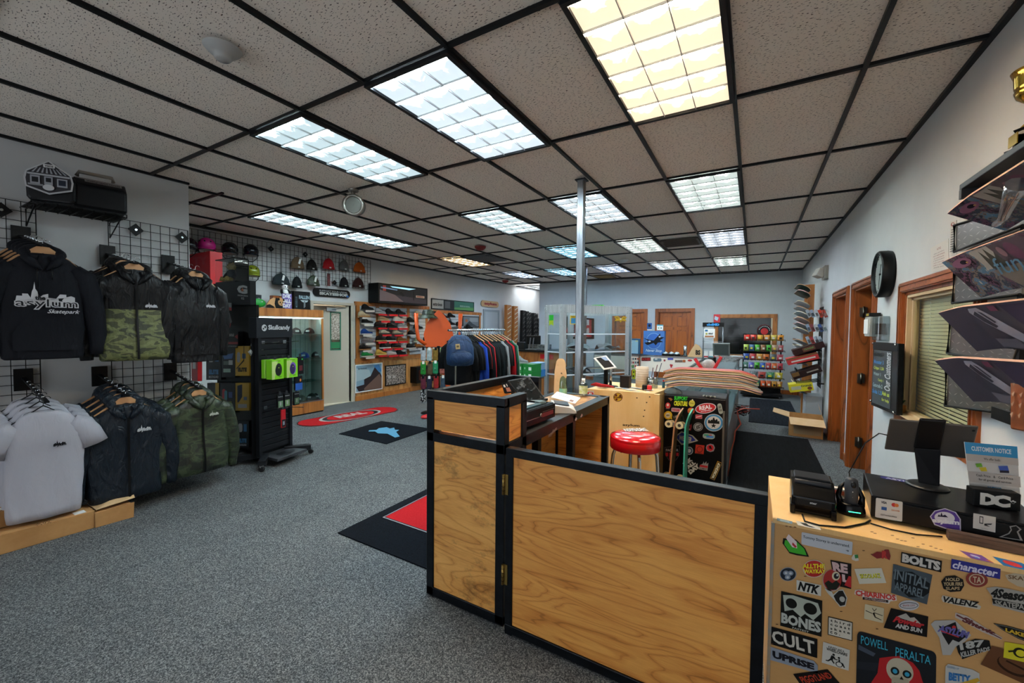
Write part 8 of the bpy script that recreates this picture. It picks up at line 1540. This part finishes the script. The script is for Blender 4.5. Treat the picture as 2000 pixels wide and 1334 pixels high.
# ================================================================ RIVETED CLEAR CASE
OC = thing('octagonal_display_case','tall riveted clear plastic display case with green tags on top','display case',(-2.35,4.0,0))
fp = [Vector(p) for p in ((-2.9,3.4,0),(-2.52,3.27,0),(-1.76,4.4,0),(-1.79,4.75,0),(-2.3,5.0,0),(-2.95,4.6,0),(-3.1,3.9,0))]
HC = 1.9; nfp = len(fp); cen = sum(fp,Vector())/nfp
for i,p in enumerate(fp):
    d0 = (fp[(i+1) % nfp]-p).normalized(); d1 = (fp[i-1]-p).normalized()
    mb = MB()
    for d_ in (d0,d1): mb.bar(p+d_*.035+Vector((0,0,.0)),p+d_*.035+Vector((0,0,HC)),.005,.07,ALU,up=tuple(d_))
    mb.build('corner_strip',OC,world=1)
    if i in (0,1,2):
        mb = MB()
        for d_ in (d0,d1):
            nn_ = Vector((d_.y,-d_.x,0)); nn_ = nn_ if nn_.dot(p-cen) > 0 else -nn_
            for z in [.15+.28*k for k in range(7)]+[HC-.05,HC-.11]:
                c = p+d_*.035+Vector((0,0,z))+nn_*.004; mb.ell(c,(.008,.008,.008),CHR,8,4)
        mb.build('rivet_row',OC,world=1)
for i in range(nfp):
    a,b_ = fp[i],fp[(i+1) % nfp]; d_ = (b_-a).normalized(); ln = (b_-a).length; nn_ = Vector((d_.y,-d_.x,0)); nn_ = nn_ if nn_.dot(a-cen) > 0 else -nn_
    mb = MB(); mb.bar(a+d_*.03+Vector((0,0,HC-.07)),b_-d_*.03+Vector((0,0,HC-.07)),.004,.14,ALU)
    if i in (0,1,6):
        n_ = int(ln/.045)
        for k in range(n_):
            for z in (HC-.012,HC-.13): mb.ell(a+d_*(.04+(ln-.08)*k/max(1,n_-1))+nn_*.003+Vector((0,0,z)),(.006,.006,.006),CHR,6,4)
    mb.build('header_band',OC,world=1)
    mb = MB(); mb.bar(a+d_*.06+Vector((0,0,.5*(HC-.14)+.05)),b_-d_*.06+Vector((0,0,.5*(HC-.14)+.05)),.003,HC-.24,glass('case_plastic','#f7fafa',.05,.06)); mb.build('clear_wall',OC,world=1)
for z in (.35,.75,1.12,1.42):
    mb = MB(); mb.prism([((p.x-cen.x)*.97+cen.x,(p.y-cen.y)*.97+cen.y) for p in fp],Matrix.Translation((0,0,z)),.006,glass('case_shelf','#eaf1f3',.14,.1)); mb.build('clear_shelf',OC,world=1)
for i in (0,1):
    a,b_ = fp[i],fp[i+1]; d_ = (b_-a).normalized()
    for z in (.35,.75,1.12,1.42): mb = MB(); mb.bar(a+d_*.07+Vector((0,0,z)),b_-d_*.07+Vector((0,0,z)),.006,.022,col('#c4ccd2',.25)); mb.build('shelf_edge',OC,world=1)
def cq(i,u0,u1,z1,z0):
    a,b_ = fp[i],fp[i+1]; P = lambda u,z: a.lerp(b_,u)+Vector((0,0,z)); return [P(u0,z1),P(u1,z1),P(u1,z0),P(u0,z0)]
mb = MB(); decal(mb,cq(1,.1,.25,1.72,1.58),[('p','#c8a818',SQ),('p','#2a6c98',rect(.08,.28,.92,.92)),('t','#5a3c08','SANTA',.1,.05,.9,.22)],lift=.006); mb.build('blue_and_yellow_sticker',OC,world=1)
mb = MB(); decal(mb,cq(0,.25,.5,1.73,1.55),[('p','#1ca02c',rect(0,0,1,.5)),('p','#9cb41c',[(0,.5),(1,.5),(1,1),(.5,.85),(0,1)])],lift=.006); mb.build('green_sticker',OC,world=1)
mb = MB(); decal(mb,cq(1,.76,.97,1.73,1.62),[('p','#b08a14',[(0,.1),(.3,.0),(.45,.3),(.55,.3),(.7,0),(1,.1),(.85,.5),(1,.8),(.6,.7),(.5,1),(.4,.7),(0,.8),(.15,.5)]),('p','#4a3a08',[(.1,.2),(.35,.25),(.3,.35),(.12,.3)]),('p','#4a3a08',[(.65,.25),(.9,.2),(.88,.3),(.7,.35)]),('p','#c0bcb0',circ(.5,.45,.07,.14))],lift=.006); mb.build('winged_sticker',OC,world=1)
for k,(px0,px1) in enumerate(((1139,1150),(1156,1178))):
    a,b_ = ony(px0,594,4.2),ony(px1,594,4.2); mb = MB(); mb.box(a.x,b_.x,4.18,4.26,HC+.001,HC+.03,col('#3cc41c',.5)); mb.build('green_tag',label=('short bright green tag lying on top of the clear case','longer bright green tag lying on top of the clear case')[k],cat='tag')
# draped shirts and decks inside
for k,(x,y,z,c,lb,r_) in enumerate(((-2.55,4.0,1.127,'#a8aaac','white folded shirt on the top shelf inside the clear case',.1),(-2.15,4.45,1.127,'#98989a','pale grey folded shirt on the right of the shelf in the clear case',.6),(-2.45,3.8,.757,'#8a8c90','grey folded shirt on the middle shelf in the clear case',-.3))):
    t = thing('folded_shirt',lb,'shirt',(x,y,z),r_,'shirts inside the clear case'); mb = MB(); mb.grid(lambda u,v: (-.2+.4*u,-.13+.26*v,.04+.06*math.sin(u*6+k)*math.sin(v*4)+.05*(1-abs(2*u-1))),14,8,cloth(c,bmp=.4)); s_ = len(mb.v); mb.add([(-.2,-.13,0),(.2,-.13,0),(.2,.13,0),(-.2,.13,0)],[(3,2,1,0)],cloth(c,bmp=.4)); mb.build('folded_cloth',t)
for k,(x,y,z,r_) in enumerate(((-2.3,4.1,.79,.9),(-2.25,4.05,.39,.95))):
    mb = deck(.78,.2,col('#4c5054',.4),EDG[2],col('#54585e',.4)); o = mb.build('skateboard_deck',label=('grey deck on the middle shelf inside the clear case','grey deck on the lowest shelf inside the clear case')[k],cat='skateboard deck',group='decks inside the clear case'); o.location = (x,y,z+.02); o.rotation_euler = (0,0,r_)
# sign on the back wall seen through the case
mb = MB(); q = [ony(px,py,YB-.025) for px,py in ((1103,618),(1160,622),(1160,662),(1103,662))]; slab(mb,q,.02,col('#1c1e20')); decal(mb,q,[('t','#b8b4b4','cbd',.06,.08,.92,.92,.1),('t','#a01c20','cbd',.06,.08,.92,.92,.02)]); mb.build('wall_banner',label='dark banner with red outlined letters seen through the clear case',cat='banner')
# ================================================================ GLASS COUNTERS AT THE BACK
GCZ = 1.0
def gcounter(name,lb,x0,x1,y0,y1,face,z=GCZ):
    t = thing(name,lb,'display counter',((x0+x1)/2,(y0+y1)/2,0)); gl = glass('counter_glass','#eef4f4',.1,.04)
    mb = MB(); mb.box(x0,x1,y0,y1,0,.5,col('#8c9398',.5)); mb.build('counter_base',t,world=1)
    mb = MB()
    for x in (x0,x1-.02):
        for y in (y0,y1-.02): mb.box(x,x+.02,y,y+.02,.5,z,STL)
    for zz in (.5,z-.025): mb.box(x0,x1,y0,y0+.02,zz,zz+.025,STL); mb.box(x0,x1,y1-.02,y1,zz,zz+.025,STL); mb.box(x0,x0+.02,y0,y1,zz,zz+.025,STL); mb.box(x1-.02,x1,y0,y1,zz,zz+.025,STL)
    mb.build('metal_frame',t,world=1)
    mb = MB(); mb.box(x0,x1,y0,y1,z,z+.008,gl); mb.build('glass_top',t,world=1)
    if face: mb = MB(); mb.box(x0+.02,x1-.02,y0-.006,y0+.004,z-.3,z-.03,face); mb.build('front_panel',t,world=1)
    else: mb = MB(); mb.box(x0+.02,x1-.02,y0,y0+.004,.52,z-.03,gl); mb.box(x1-.006,x1-.002,y0+.02,y1-.02,.52,z-.03,gl); mb.build('glass_front',t,world=1)
    mb = MB(); mb.box(x0+.03,x1-.03,y0+.02,y1-.03,.74,.746,gl); mb.build('glass_shelf',t,world=1); return t
PW = col('#e8ddd0',.6)
xs_ = [ony(px,700,5.3).x for px in (1192,1250,1385,1425)]
g1 = gcounter('glass_counter','back display counter with many small stickers on its white front',xs_[0]-.35,xs_[1]-.02,5.3,5.85,PW)
g2 = gcounter('glass_counter','long back display counter with plain white front panel',xs_[1]+.0,xs_[2],5.3,5.85,PW)
g3 = gcounter('glass_counter','glass sided display counter running towards the black fridge',-.62,-.06,1.75,5.1,None)
def bq(px0,py0,px1,py1,Y=5.292): return [ony(px,py,Y) for px,py in ((px0,py0),(px1,py0),(px1,py1),(px0,py1))]
def bst(parent,a,items,name='sticker'): mb = MB(); decal(mb,bq(*a),items,lift=.003,step=.002); mb.build(name,parent,world=1)
bst(g2,(1253,698,1271,705),[('p','#3a1010',SQ),('t','#b02020','BONES',.06,.15,.94,.85,.06)])
bst(g2,(1318,703,1339,708),[('p','#a08c80',SQ),('t','#402c20','THUNDER',.04,.1,.7,.9,.03),('p','#b05c24',circ(.86,.4,.14,.5))])
bst(g2,(1343,702,1352,706),[('p','#b82828',E1)]); bst(g2,(1304,699,1315,703),[('p','#4a50b0',SQ)]); bst(g2,(1308,711,1314,718),[('p','#b01c24',circ(.3,.3,.28)),('p','#b01c24',circ(.75,.35,.26)),('p','#b01c24',circ(.5,.75,.28))])
bst(g2,(1276,698,1292,706),[('p','#5a6c78',rrect(0,.2,1,1,.2)),('p','#c0c0c0',rect(.2,.3,.5,.6))]); bst(g2,(1296,702,1300,706),[('p','#a02c34',E1)])
for k in range(16): x = 1226+(k % 5)*4.6; y = 699+(k//5)*7; bst(g1,(x,y,x+3.4,y+4),[('p',('#3c4650','#b04040','#6a7480','#2c2c30','#a8482c','#50606c')[k % 6],E1 if k % 2 else SQ)])
bst(g1,(1226,713,1233,719),[('p','#b82c34',SQ)]); bst(g1,(1234,713,1238,719),[('p','#6ca05c',SQ)])
mb = MB(); decal(mb,bq(1235,721,1241,740),[('p','#b4b81c',SQ),('p','#1c1c10',circ(.5,.3,.2,.1)),('p','#1c1c10',circ(.4,.7,.2,.1))],lift=.01); mb.build('yellow_sticker',g1,world=1)
def onback(px,py,Y=5.42): return ony(px,py,Y)
def card(name,lb,cat,px0,py0,px1,py1,Y,th,base_,items,z0=GCZ+.009):
    a,b_ = ony(px0,py0,Y),ony(px1,py1,Y); t = thing(name,lb,cat,((a.x+b_.x)/2,Y,z0)); mb = MB(); mb.box(a.x,b_.x,Y,Y+th,z0,a.z,base_); mb.build('body',t,world=True,bev=.003)
    mb = MB(); decal(mb,[Vector((a.x,Y,a.z)),Vector((b_.x,Y,a.z)),Vector((b_.x,Y,z0)),Vector((a.x,Y,z0))],items,lift=.002,step=.0015,n=Vector((0,-1,0))); mb.build('printed_face',t,world=1); return t
card('framed_sign','blue framed pale sign leaning on the back counter','sign',1225,661,1250,692,5.4,.03,col('#1c4a6c'),[('p','#8fb4cc',rect(.1,.1,.85,.95)),('p','#b8ccd8',circ(.3,.25,.1,.06)),('p','#c8c47c',rect(.65,.12,.82,.18))])
card('poster_box','tall blue box with black and white insect like artwork','box',1257,646,1297,694,5.4,.14,col('#2c5c9c'),[('p','#3a6cb0',SQ),('p','#6a94c4',circ(.5,.42,.36,.34,28)),('p','#2c60b0',circ(.5,.42,.33,.31,28)),('p','#10131c',[(0,.3),(.3,.38),(.5,.4),(.7,.2),(.8,.1),(.82,.25),(1,.25),(.8,.38),(.95,.45),(.7,.48),(.6,.6),(.5,.5),(.2,.6),(.05,.5),(.3,.45)]),('p','#c0c4cc',circ(.3,.44,.06,.03)),('p','#c0c4cc',circ(.78,.24,.05,.03)),('t','#b8c8d8','Never Stop',.12,.76,.9,.9,.03,.3)])
card('small_card','small dark blue card standing on the blue poster box','card',1264,631,1273,645,5.44,.01,WHT,[('p','#1c4c8c',rect(0,0,1,.85)),('p','#101828',circ(.5,.35,.25,.2))],z0=ony(1264,645,5.44).z)
card('small_card','pale notice card with teal band standing on the blue poster box','card',1283,634,1295,645,5.44,.01,WHT,[('p','#2c98b4',rect(0,0,1,.2)),('p','#5c8c3c',circ(.3,.6,.1)),('p','#22242c',circ(.7,.6,.1))],z0=ony(1283,645,5.44).z)
for k,px in enumerate((1299,1311,1322)):
    p = ony(px,694,5.42); t = thing('sunglasses_dome',('leftmost','middle','rightmost')[k]+' silver topped round tin on the back counter','tin',(p.x,5.42,GCZ+.01),0,'round tins on the back counter'); t.name = 'round_tin'
    mb = MB(); mb.ell((0,0,.03),(.055,.055,.045),col('#9aa4a8',.2,.9),16,8,0,1); mb.build('silver_dome',t); mb = MB(); mb.lathe([(.0,0),(.06,0),(.062,.03),(.05,.035)],BLK,n=20); mb.build('black_base',t)
mb = MB(); p = ony(1338,696,5.4); mb.lathe([(0,0),(.03,0),(.03,.2),(.027,.2),(.026,.005)],glass('tube_plastic','#b8c8d0',.4,.2),(p.x,5.4,GCZ+.01)); mb.build('clear_tube',label='clear upright tube beside the paper party hat shape',cat='tube')
mb = MB(); p = ony(1358,696,5.35); Mx = Matrix.Translation((p.x,5.35,GCZ+.01)) @ Matrix.Rotation(R(90),4,'X'); mb.prism([(-.13,0),(.13,0),(.12,.12),(.06,.21),(.0,.24),(-.06,.14)],Mx,.06,CARDL); decal(mb,[Vector((p.x+.0,5.289,GCZ+.14)),Vector((p.x+.1,5.289,GCZ+.14)),Vector((p.x+.1,5.289,GCZ+.05)),Vector((p.x+.0,5.289,GCZ+.05))],[('t','#1a1614','BS',.1,0,.9,1,.06)],n=Vector((0,-1,0))); mb.build('paper_bag',label='folded brown paper bag with black letters on the back counter',cat='bag')
# cbd display tower
a,b_ = ony(1373,630,4.9),ony(1412,700,4.9); zt = GCZ+.01
CB = thing('product_tower','clear display tower with black header and blue letters on the glass counter','display',((a.x+b_.x)/2,4.95,zt))
mb = MB(); mb.box(a.x,b_.x,4.85,5.0,a.z-.07,a.z,BLK); mb.build('header',CB,world=1); mb = MB(); decal(mb,[Vector((a.x,4.849,a.z)),Vector((b_.x,4.849,a.z)),Vector((b_.x,4.849,a.z-.07)),Vector((a.x,4.849,a.z-.07))],[('t','#2c94d8','cbdMD',.2,.2,.8,.8,.08)],n=Vector((0,-1,0)),lift=.002); mb.build('header_lettering',CB,world=1)
mb = MB()
for x in (a.x+.01,b_.x-.01):
    for y in (4.86,4.99): mb.cyl((x,y,zt),(x,y,a.z-.07),.006,STL,6)
for z in (zt+.01,zt+.17,zt+.3): mb.box(a.x,b_.x,4.86,4.99,z,z+.006,PLC)
mb.build('tower_frame',CB,world=1)
card('sign_sheet','white printed sheet with small pictures in the display tower','sheet',1375,642,1396,660,4.84,.004,WHT,[('p','#2c6c9c',rect(.1,.1,.35,.3)),('p','#b0a83c',circ(.25,.55,.1)),('t','#202020','cbd',.4,.42,.8,.6,.05),('p','#a86a3c',rect(.1,.75,.9,.9))],z0=ony(1375,660,4.84).z)
for k in range(3):
    x = a.x+.06+.08*k; t = thing('white_box',('left white product box in the display tower','middle white product box in the display tower','right white product box in the display tower')[k],'box',(x,4.92,zt+.017)); mb = MB(); mb.box(-.03,.03,-.025,.025,0,.12,WHT); mb.build('box_body',t,bev=.002); mb = MB(); mb.box(-.031,.031,-.026,.026,.01,.035,col(('#b02c30','#2c8c9c','#b02c30')[k])); mb.build('colour_band',t)
card('red_can','red and white can shaped sign above the display tower','sign',1394,614,1406,630,4.9,.05,RED,[('p','#b01c28',SQ),('p','#9cb4c4',[(.2,.2),(.8,.4),(.6,.8),(.1,.6)])],z0=a.z+.001)
mb = MB(); p = ony(1417,730,4.0); mb.lathe([(0,0),(.05,0),(.05,.15),(0,.15)],BLK,(-.32,3.0,GCZ+.009)); mb.build('black_canister',label='black canister on the glass counter behind the red clamps',cat='canister')
for k,(px,py,r_) in enumerate(((1425,690,.3),(1432,696,-.2),(1420,682,.6),(1436,704,.1))):
    p = ony(px,py,4.6); mb = MB(); mb.X = Matrix.Translation((-.25+.03*k,4.45+.05*k,GCZ+.012+.022*k)) @ Matrix.Rotation(r_,4,'Z'); mb.box(-.16,.16,-.12,.12,0,.02,noisy('paper_stack','#6e7274','#a8acae',30,.7)); mb.build('paper_stack',label=('lowest stack of papers on the glass counter corner','second stack of papers on the glass counter corner','third stack of papers on the glass counter corner','topmost papers on the glass counter corner')[k],cat='papers',group='papers on the glass counter')
mb = MB(); mb.X = Matrix.Translation((-.3,4.5,GCZ+.105)) @ Matrix.Rotation(R(35),4,'X'); mb.box(-.12,.12,-.01,.01,0,.24,col('#7c8482')); mb.box(-.1,.1,-.013,-.01,.02,.22,col('#4a5454')); mb.build('brochure_stand',label='grey brochure stand leaning on the papers',cat='stand')
# ================================================================ CHIPS RACK
KY = 8.05; ca,cb_ = ony(1447,655,KY),ony(1533,655,KY); x0c,x1c = ca.x,cb_.x
CK2 = thing('snack_rack','black wheeled wire rack full of bright snack bags','rack',((x0c+x1c)/2,KY,0))
zr = [ony(1500,py,KY-.1).z for py in (666,687,705,722,740,757)]
mb = MB()
for x in (x0c+.06,x1c-.06): mb.bar((x,KY+.1,.06),(x,KY+.1,ony(1500,655,KY).z+.03),.03,.03,BLK,up=(1,0,0))
mb.box(x0c+.03,x1c-.03,KY-.3,KY+.12,.06,.1,BLK); mb.box(x0c+.05,x1c-.05,KY+.1,KY+.13,.1,.35,BLK); mb.build('rack_frame',CK2,world=1)
for z in zr:
    mb = MB(); mb.bar((x0c,KY-.2,z+.03),(x1c,KY-.2,z+.03),.008,.012,BLK)
    for k in range(12): x = x0c+(x1c-x0c)*k/11; mb.tube([(x,KY-.2,z+.03),(x,KY-.2,z),(x,KY+.1,z)],.004,BLK,5)
    mb.build('wire_shelf',CK2,world=1)
for x in (x0c+.08,x1c-.08): mb = MB(); mb.cyl((x-.012,KY-.2,.03),(x+.012,KY-.2,.03),.03,STL,12); mb.build('caster',CK2,world=1)
bags = [['#c8281c','#c02c1c','#c8881c','#c87c1c','#b8a030','#c8801c'],['#9cae3c','#2c5c8c','#4ca82c','#8c5c3c','#3ca02c','#9c8068','#8c2c2c'],['#2c4c9c','#b0242c','#c07c28','#b85c1c','#50585c','#a83040'],['#1c5c4c','#4c4ca8','#3c981c','#2454a8','#a81c2c','#c85414','#a82030'],['#3c4448','#a82c20','#2c6c3c','#b8a418'],['#4c5458','#1c5c50','#c84c10','#c04c14','#b87c20','#a86c28']]
cn = {0: 'top',1: 'second',2: 'third',3: 'fourth',4: 'fifth',5: 'bottom'}; on_ = ['first','second','third','fourth','fifth','sixth','seventh']
def bagm(c,w_,h):
    mb = MB(); mb.loft([[(w_*s_*math.cos(2*math.pi*j/12)*(.9+.1*abs(math.cos(2*math.pi*j/12))),d_*math.sin(2*math.pi*j/12),z) for j in range(12)] for z,s_,d_ in ((0,.5,.006),(.012*h/.15,.5,.01),(h*.3,.47,.035),(h*.6,.47,.035),(h*.9,.5,.012),(h,.52,.004))],noisy('bag_'+c[1:],c,'#%02x%02x%02x' % tuple(min(255,int(int(c[i:i+2],16)*.6+90)) for i in (1,3,5)),14,.3,lo=.5,hi=.62)); return mb
for r_,row in enumerate(bags):
    n_ = len(row); xs0 = x0c+.06+(0 if r_ < 4 else .14)
    for k,c in enumerate(row):
        w_ = (x1c-xs0-.02)/n_; x = xs0+w_*(k+.5); h = .15 if r_ else .13
        t = thing('snack_bag','%s snack bag from the left on the %s shelf of the snack rack' % (on_[k],cn[r_]),'snack bag',(x,KY-.13,zr[r_]+.006),R(random.Random(k*7+r_).uniform(-15,15)),'snack bags on the wheeled rack')
        mb = bagm(c,w_*.95,h); mb.build('foil_bag',t)
        mb = MB(); mb.X = Matrix.Translation((0,-.036,h*.45)); mb.lathe([(0,0)],WHT) if 0 else mb.box(-w_*.2,w_*.2,-.002,0,-.02,.02,col(('#c8c4b4','#1c1c1c','#c8b020','#b4b4b4')[(k+r_) % 4])); mb.build('printed_label',t)
p = ony(1493,647,KY); t = thing('round_sign','round dark red sign on top of the snack rack','sign',(p.x,KY+.05,p.z-.12))
mb = MB(); mb.X = Matrix.Translation((0,0,.13)) @ Matrix.Rotation(R(90),4,'X'); mb.lathe([(0,0),(.14,0),(.14,.02),(0,.02)],col('#6a1418'),n=32); mb.build('disc',t)
mb = MB(); decal(mb,[Vector((-.13,-.021,.26)),Vector((.13,-.021,.26)),Vector((.13,-.021,0)),Vector((-.13,-.021,0))],[('p','#16171a',E1),('p','#b01820',circ(.5,.55,.28))]+[('p','#b0b4b4',circ(.5+.4*math.cos(R(a)),.5-.4*math.sin(R(a)),.035)) for a in range(10,180,17)],n=Vector((0,-1,0)),lift=.002); mb.build('printed_face',t)
mb = MB(); mb.cyl((0,0,-.02),(0,0,.02),.01,BLK); mb.build('post',t)
# dim stock seen through the interior window: shelves and boxes
t = thing('storage_shelf','dark storage shelving seen through the back window','shelf',(-.1,9.6,0)); mb = MB()
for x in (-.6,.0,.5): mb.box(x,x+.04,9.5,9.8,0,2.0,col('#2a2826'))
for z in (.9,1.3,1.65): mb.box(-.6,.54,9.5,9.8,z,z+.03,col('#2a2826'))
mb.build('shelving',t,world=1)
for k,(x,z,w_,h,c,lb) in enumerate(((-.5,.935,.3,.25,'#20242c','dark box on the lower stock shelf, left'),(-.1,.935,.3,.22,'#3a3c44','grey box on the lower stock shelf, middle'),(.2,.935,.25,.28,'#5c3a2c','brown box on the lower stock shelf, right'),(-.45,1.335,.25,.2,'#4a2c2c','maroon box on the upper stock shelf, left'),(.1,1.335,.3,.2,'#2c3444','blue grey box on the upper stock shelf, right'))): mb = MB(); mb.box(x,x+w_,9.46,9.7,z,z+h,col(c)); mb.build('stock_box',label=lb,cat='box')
# ================================================================ DECK TREE AND WIRE SNACK RACK BY THE RIGHT WALL
DT = thing('deck_tree','orange wood deck rack with pale decks fanned out in the right corner','deck rack',(.93,5.6,0))
mb = MB(); mb.box(.9,.99,5.58,5.72,0,2.28,OAKL); mb.box(.86,.9,5.6,5.7,.1,2.28,OAKL); mb.build('upright',DT,world=1)
dz_ = [2.18,2.09,1.92,1.83,1.75,1.66,1.57,1.49,1.3,1.21,1.12,.98,.6,.52]
for k,z in enumerate(dz_):
    c_ = ('#2c3c34','#33413a','#b8babc','#b0b2b4','#aab0b4','#b09a98','#a4a8ac','#b4b6b8','#9ca0a4','#aeb0b2','#a8a6a2','#a0a0a0','#5c84a8','#7c8c98')[k]
    mb = deck(.8,.2,col(c_,.35),EDG[k % 5],col('#5a4a40',.6)); o = mb.build('skateboard_deck',label='%s deck from the top of the fanned rack in the right corner' % (on_+['eighth','ninth','tenth','eleventh','twelfth','thirteenth','fourteenth'])[k],cat='skateboard deck',group='decks fanned in the corner rack')
    o.location = (.8,5.5,z); o.rotation_euler = (R(30),0,R(90));
WR = thing('wire_snack_rack','black wire rack with candy boxes fixed to the right wall','rack',(.95,5.0,.6))
mb = MB(); wy0,wy1,wx = 4.75,5.15,1.02
for k in range(8): y = wy0+(wy1-wy0)*k/7; mb.bar((wx,y,.65),(wx,y,1.87),.005,.005,BLK)
for k in range(17): z = .65+1.22*k/16; mb.bar((wx,wy0,z),(wx,wy1,z),.005,.005,BLK)
for z in (.7,1.75): mb.bar((wx,4.95,z),(XR-.002,4.95,z),.02,.02,BLK)
mb.build('wire_back',WR,world=1)
for z in (.7,.88,1.02,1.16):
    mb = MB()
    for k in range(6): y = wy0+(wy1-wy0)*k/5; mb.tube([(wx,y,z+.06),(.72,y,z-.02),(.72,y,z+.04)],.004,BLK,5)
    mb.bar((.72,wy0,z+.04),(.72,wy1,z+.04),.006,.006,BLK); mb.build('wire_basket',WR,world=1)
def cbx(px,py,w_,h,ang_,base_,items,lb):
    c = ony(px,py,4.72); t = thing('candy_box',lb,'box',(c.x,4.74,c.z)); t.rotation_euler = (0,R(-ang_),0)
    mb = MB(); mb.box(-w_/2,w_/2,0,.3,-h/2,h/2,base_); mb.build('box_body',t,bev=.003); mb = MB(); decal(mb,[Vector((-w_/2,-.001,h/2)),Vector((w_/2,-.001,h/2)),Vector((w_/2,-.001,-h/2)),Vector((-w_/2,-.001,-h/2))],items,n=Vector((0,-1,0)),lift=.0015); mb.build('printed_face',t)
cbx(1580,681,.4,.09,22,col('#2a100e'),[('p','#5a2c18',rrect(.3,.15,.7,.85,.1)),('t','#5c8c4c','Original',.35,.3,.65,.7,.03)],'dark brown tilted candy box, highest on the wire rack')
cbx(1568,701,.4,.1,18,col('#b01c20'),[('p','#b01c20',SQ),('p','#6a4418',rect(0,0,1,.25)),('p','#c8bcb4',rect(.12,.5,.9,.72))],'red tilted candy box with white stripe on the wire rack')
cbx(1576,728,.38,.1,24,col('#241210'),[('p','#6a4c1c',rect(0,0,.25,.6)),('p','#8c8478',rect(.5,.4,.9,.6))],'black brown tilted candy box low on the wire rack')
cbx(1565,757,.3,.12,12,col('#c0b41c'),[('p','#c4b81c',SQ),('p','#a8a894',rect(.08,.3,.5,.75)),('t','#204c30','Crunch',.5,.2,.95,.45,.04),('p','#6a3c18',circ(.85,.7,.1,.2))],'bright yellow candy box at the bottom of the wire rack')
tl = []
for k in range(14):
    row,i = divmod(k,5); px = 1588+i*8; py = (612,640,664)[row]; c = ony(px,py,4.85); cc = ('#a8b0b8','#8c98a8','#b8b8bc','#c0341c','#bc3c28','#8ca0b4','#9a4c50','#a8acb0','#3c5c94','#b8bcbc','#98a8b8','#a83038','#8894a0','#a4b0bc')[k]
    t = thing('blister_pack','%s hardware blister pack on hooks of the wire rack, %s row' % (on_[i],('top','middle','lower')[row]),'pack',(c.x-.04,4.8,c.z-.06),0,'small packs on the wire rack'); t.rotation_euler = (0,R(-22),0)
    mb = MB(); mb.box(-.02,.02,-.006,.006,0,.12,col(cc,.3)); mb.build('card',t); mb = MB(); mb.box(-.014,.014,-.016,-.006,.02,.07,PLC); mb.build('blister',t)
# cardboard box with open flaps
OB = thing('open_cardboard_box','open cardboard box with spread flaps on the floor by the right wall','box',(.82,4.45,0),R(-4))
th = .006; bx,by,bh = .2,.22,.27
mb = MB();
for q in ((-bx,bx,-by,-by+th,0,bh),(-bx,bx,by-th,by,0,bh),(-bx,-bx+th,-by,by,0,bh),(bx-th,bx,-by,by,0,bh),(-bx,bx,-by,by,0,th)): mb.box(*q,CARD)
mb.build('box_body',OB)
for v in ([(-bx,-by,bh),(bx,-by,bh),(bx+.02,-by-.17,bh-.07),(-bx+.02,-by-.17,bh-.07)],[(-bx,by,bh),(-bx,-by,bh),(-bx-.2,-by+.02,bh+.05),(-bx-.2,by-.04,bh+.05)],[(bx,-by,bh),(bx,by,bh),(bx-.05,by,bh+.17),(bx-.05,-by,bh+.15)]):
    mb = MB(); v = [Vector(p) for p in v]; mb.add(v+[p+Vector((0,0,-.005)) for p in v],[(0,1,2,3),(7,6,5,4),(0,4,5,1),(1,5,6,2),(2,6,7,3),(3,7,4,0)],CARDL); mb.build('flap',OB)
mb = MB(); mb.box(-bx+.06,bx-.02,-by-.002,-by-.0005,.04,.18,col('#9c8868')); mb.build('label',OB)
mb = MB(); mb.box(.86,1.07,4.95,5.35,.001,.5,col('#a0a8b0',.5)); mb.box(.855,.86,5.0,5.3,.15,.4,col('#b8c0c4',.4)); mb.build('grey_storage_bin',label='pale grey bin under the wire snack rack',cat='bin')
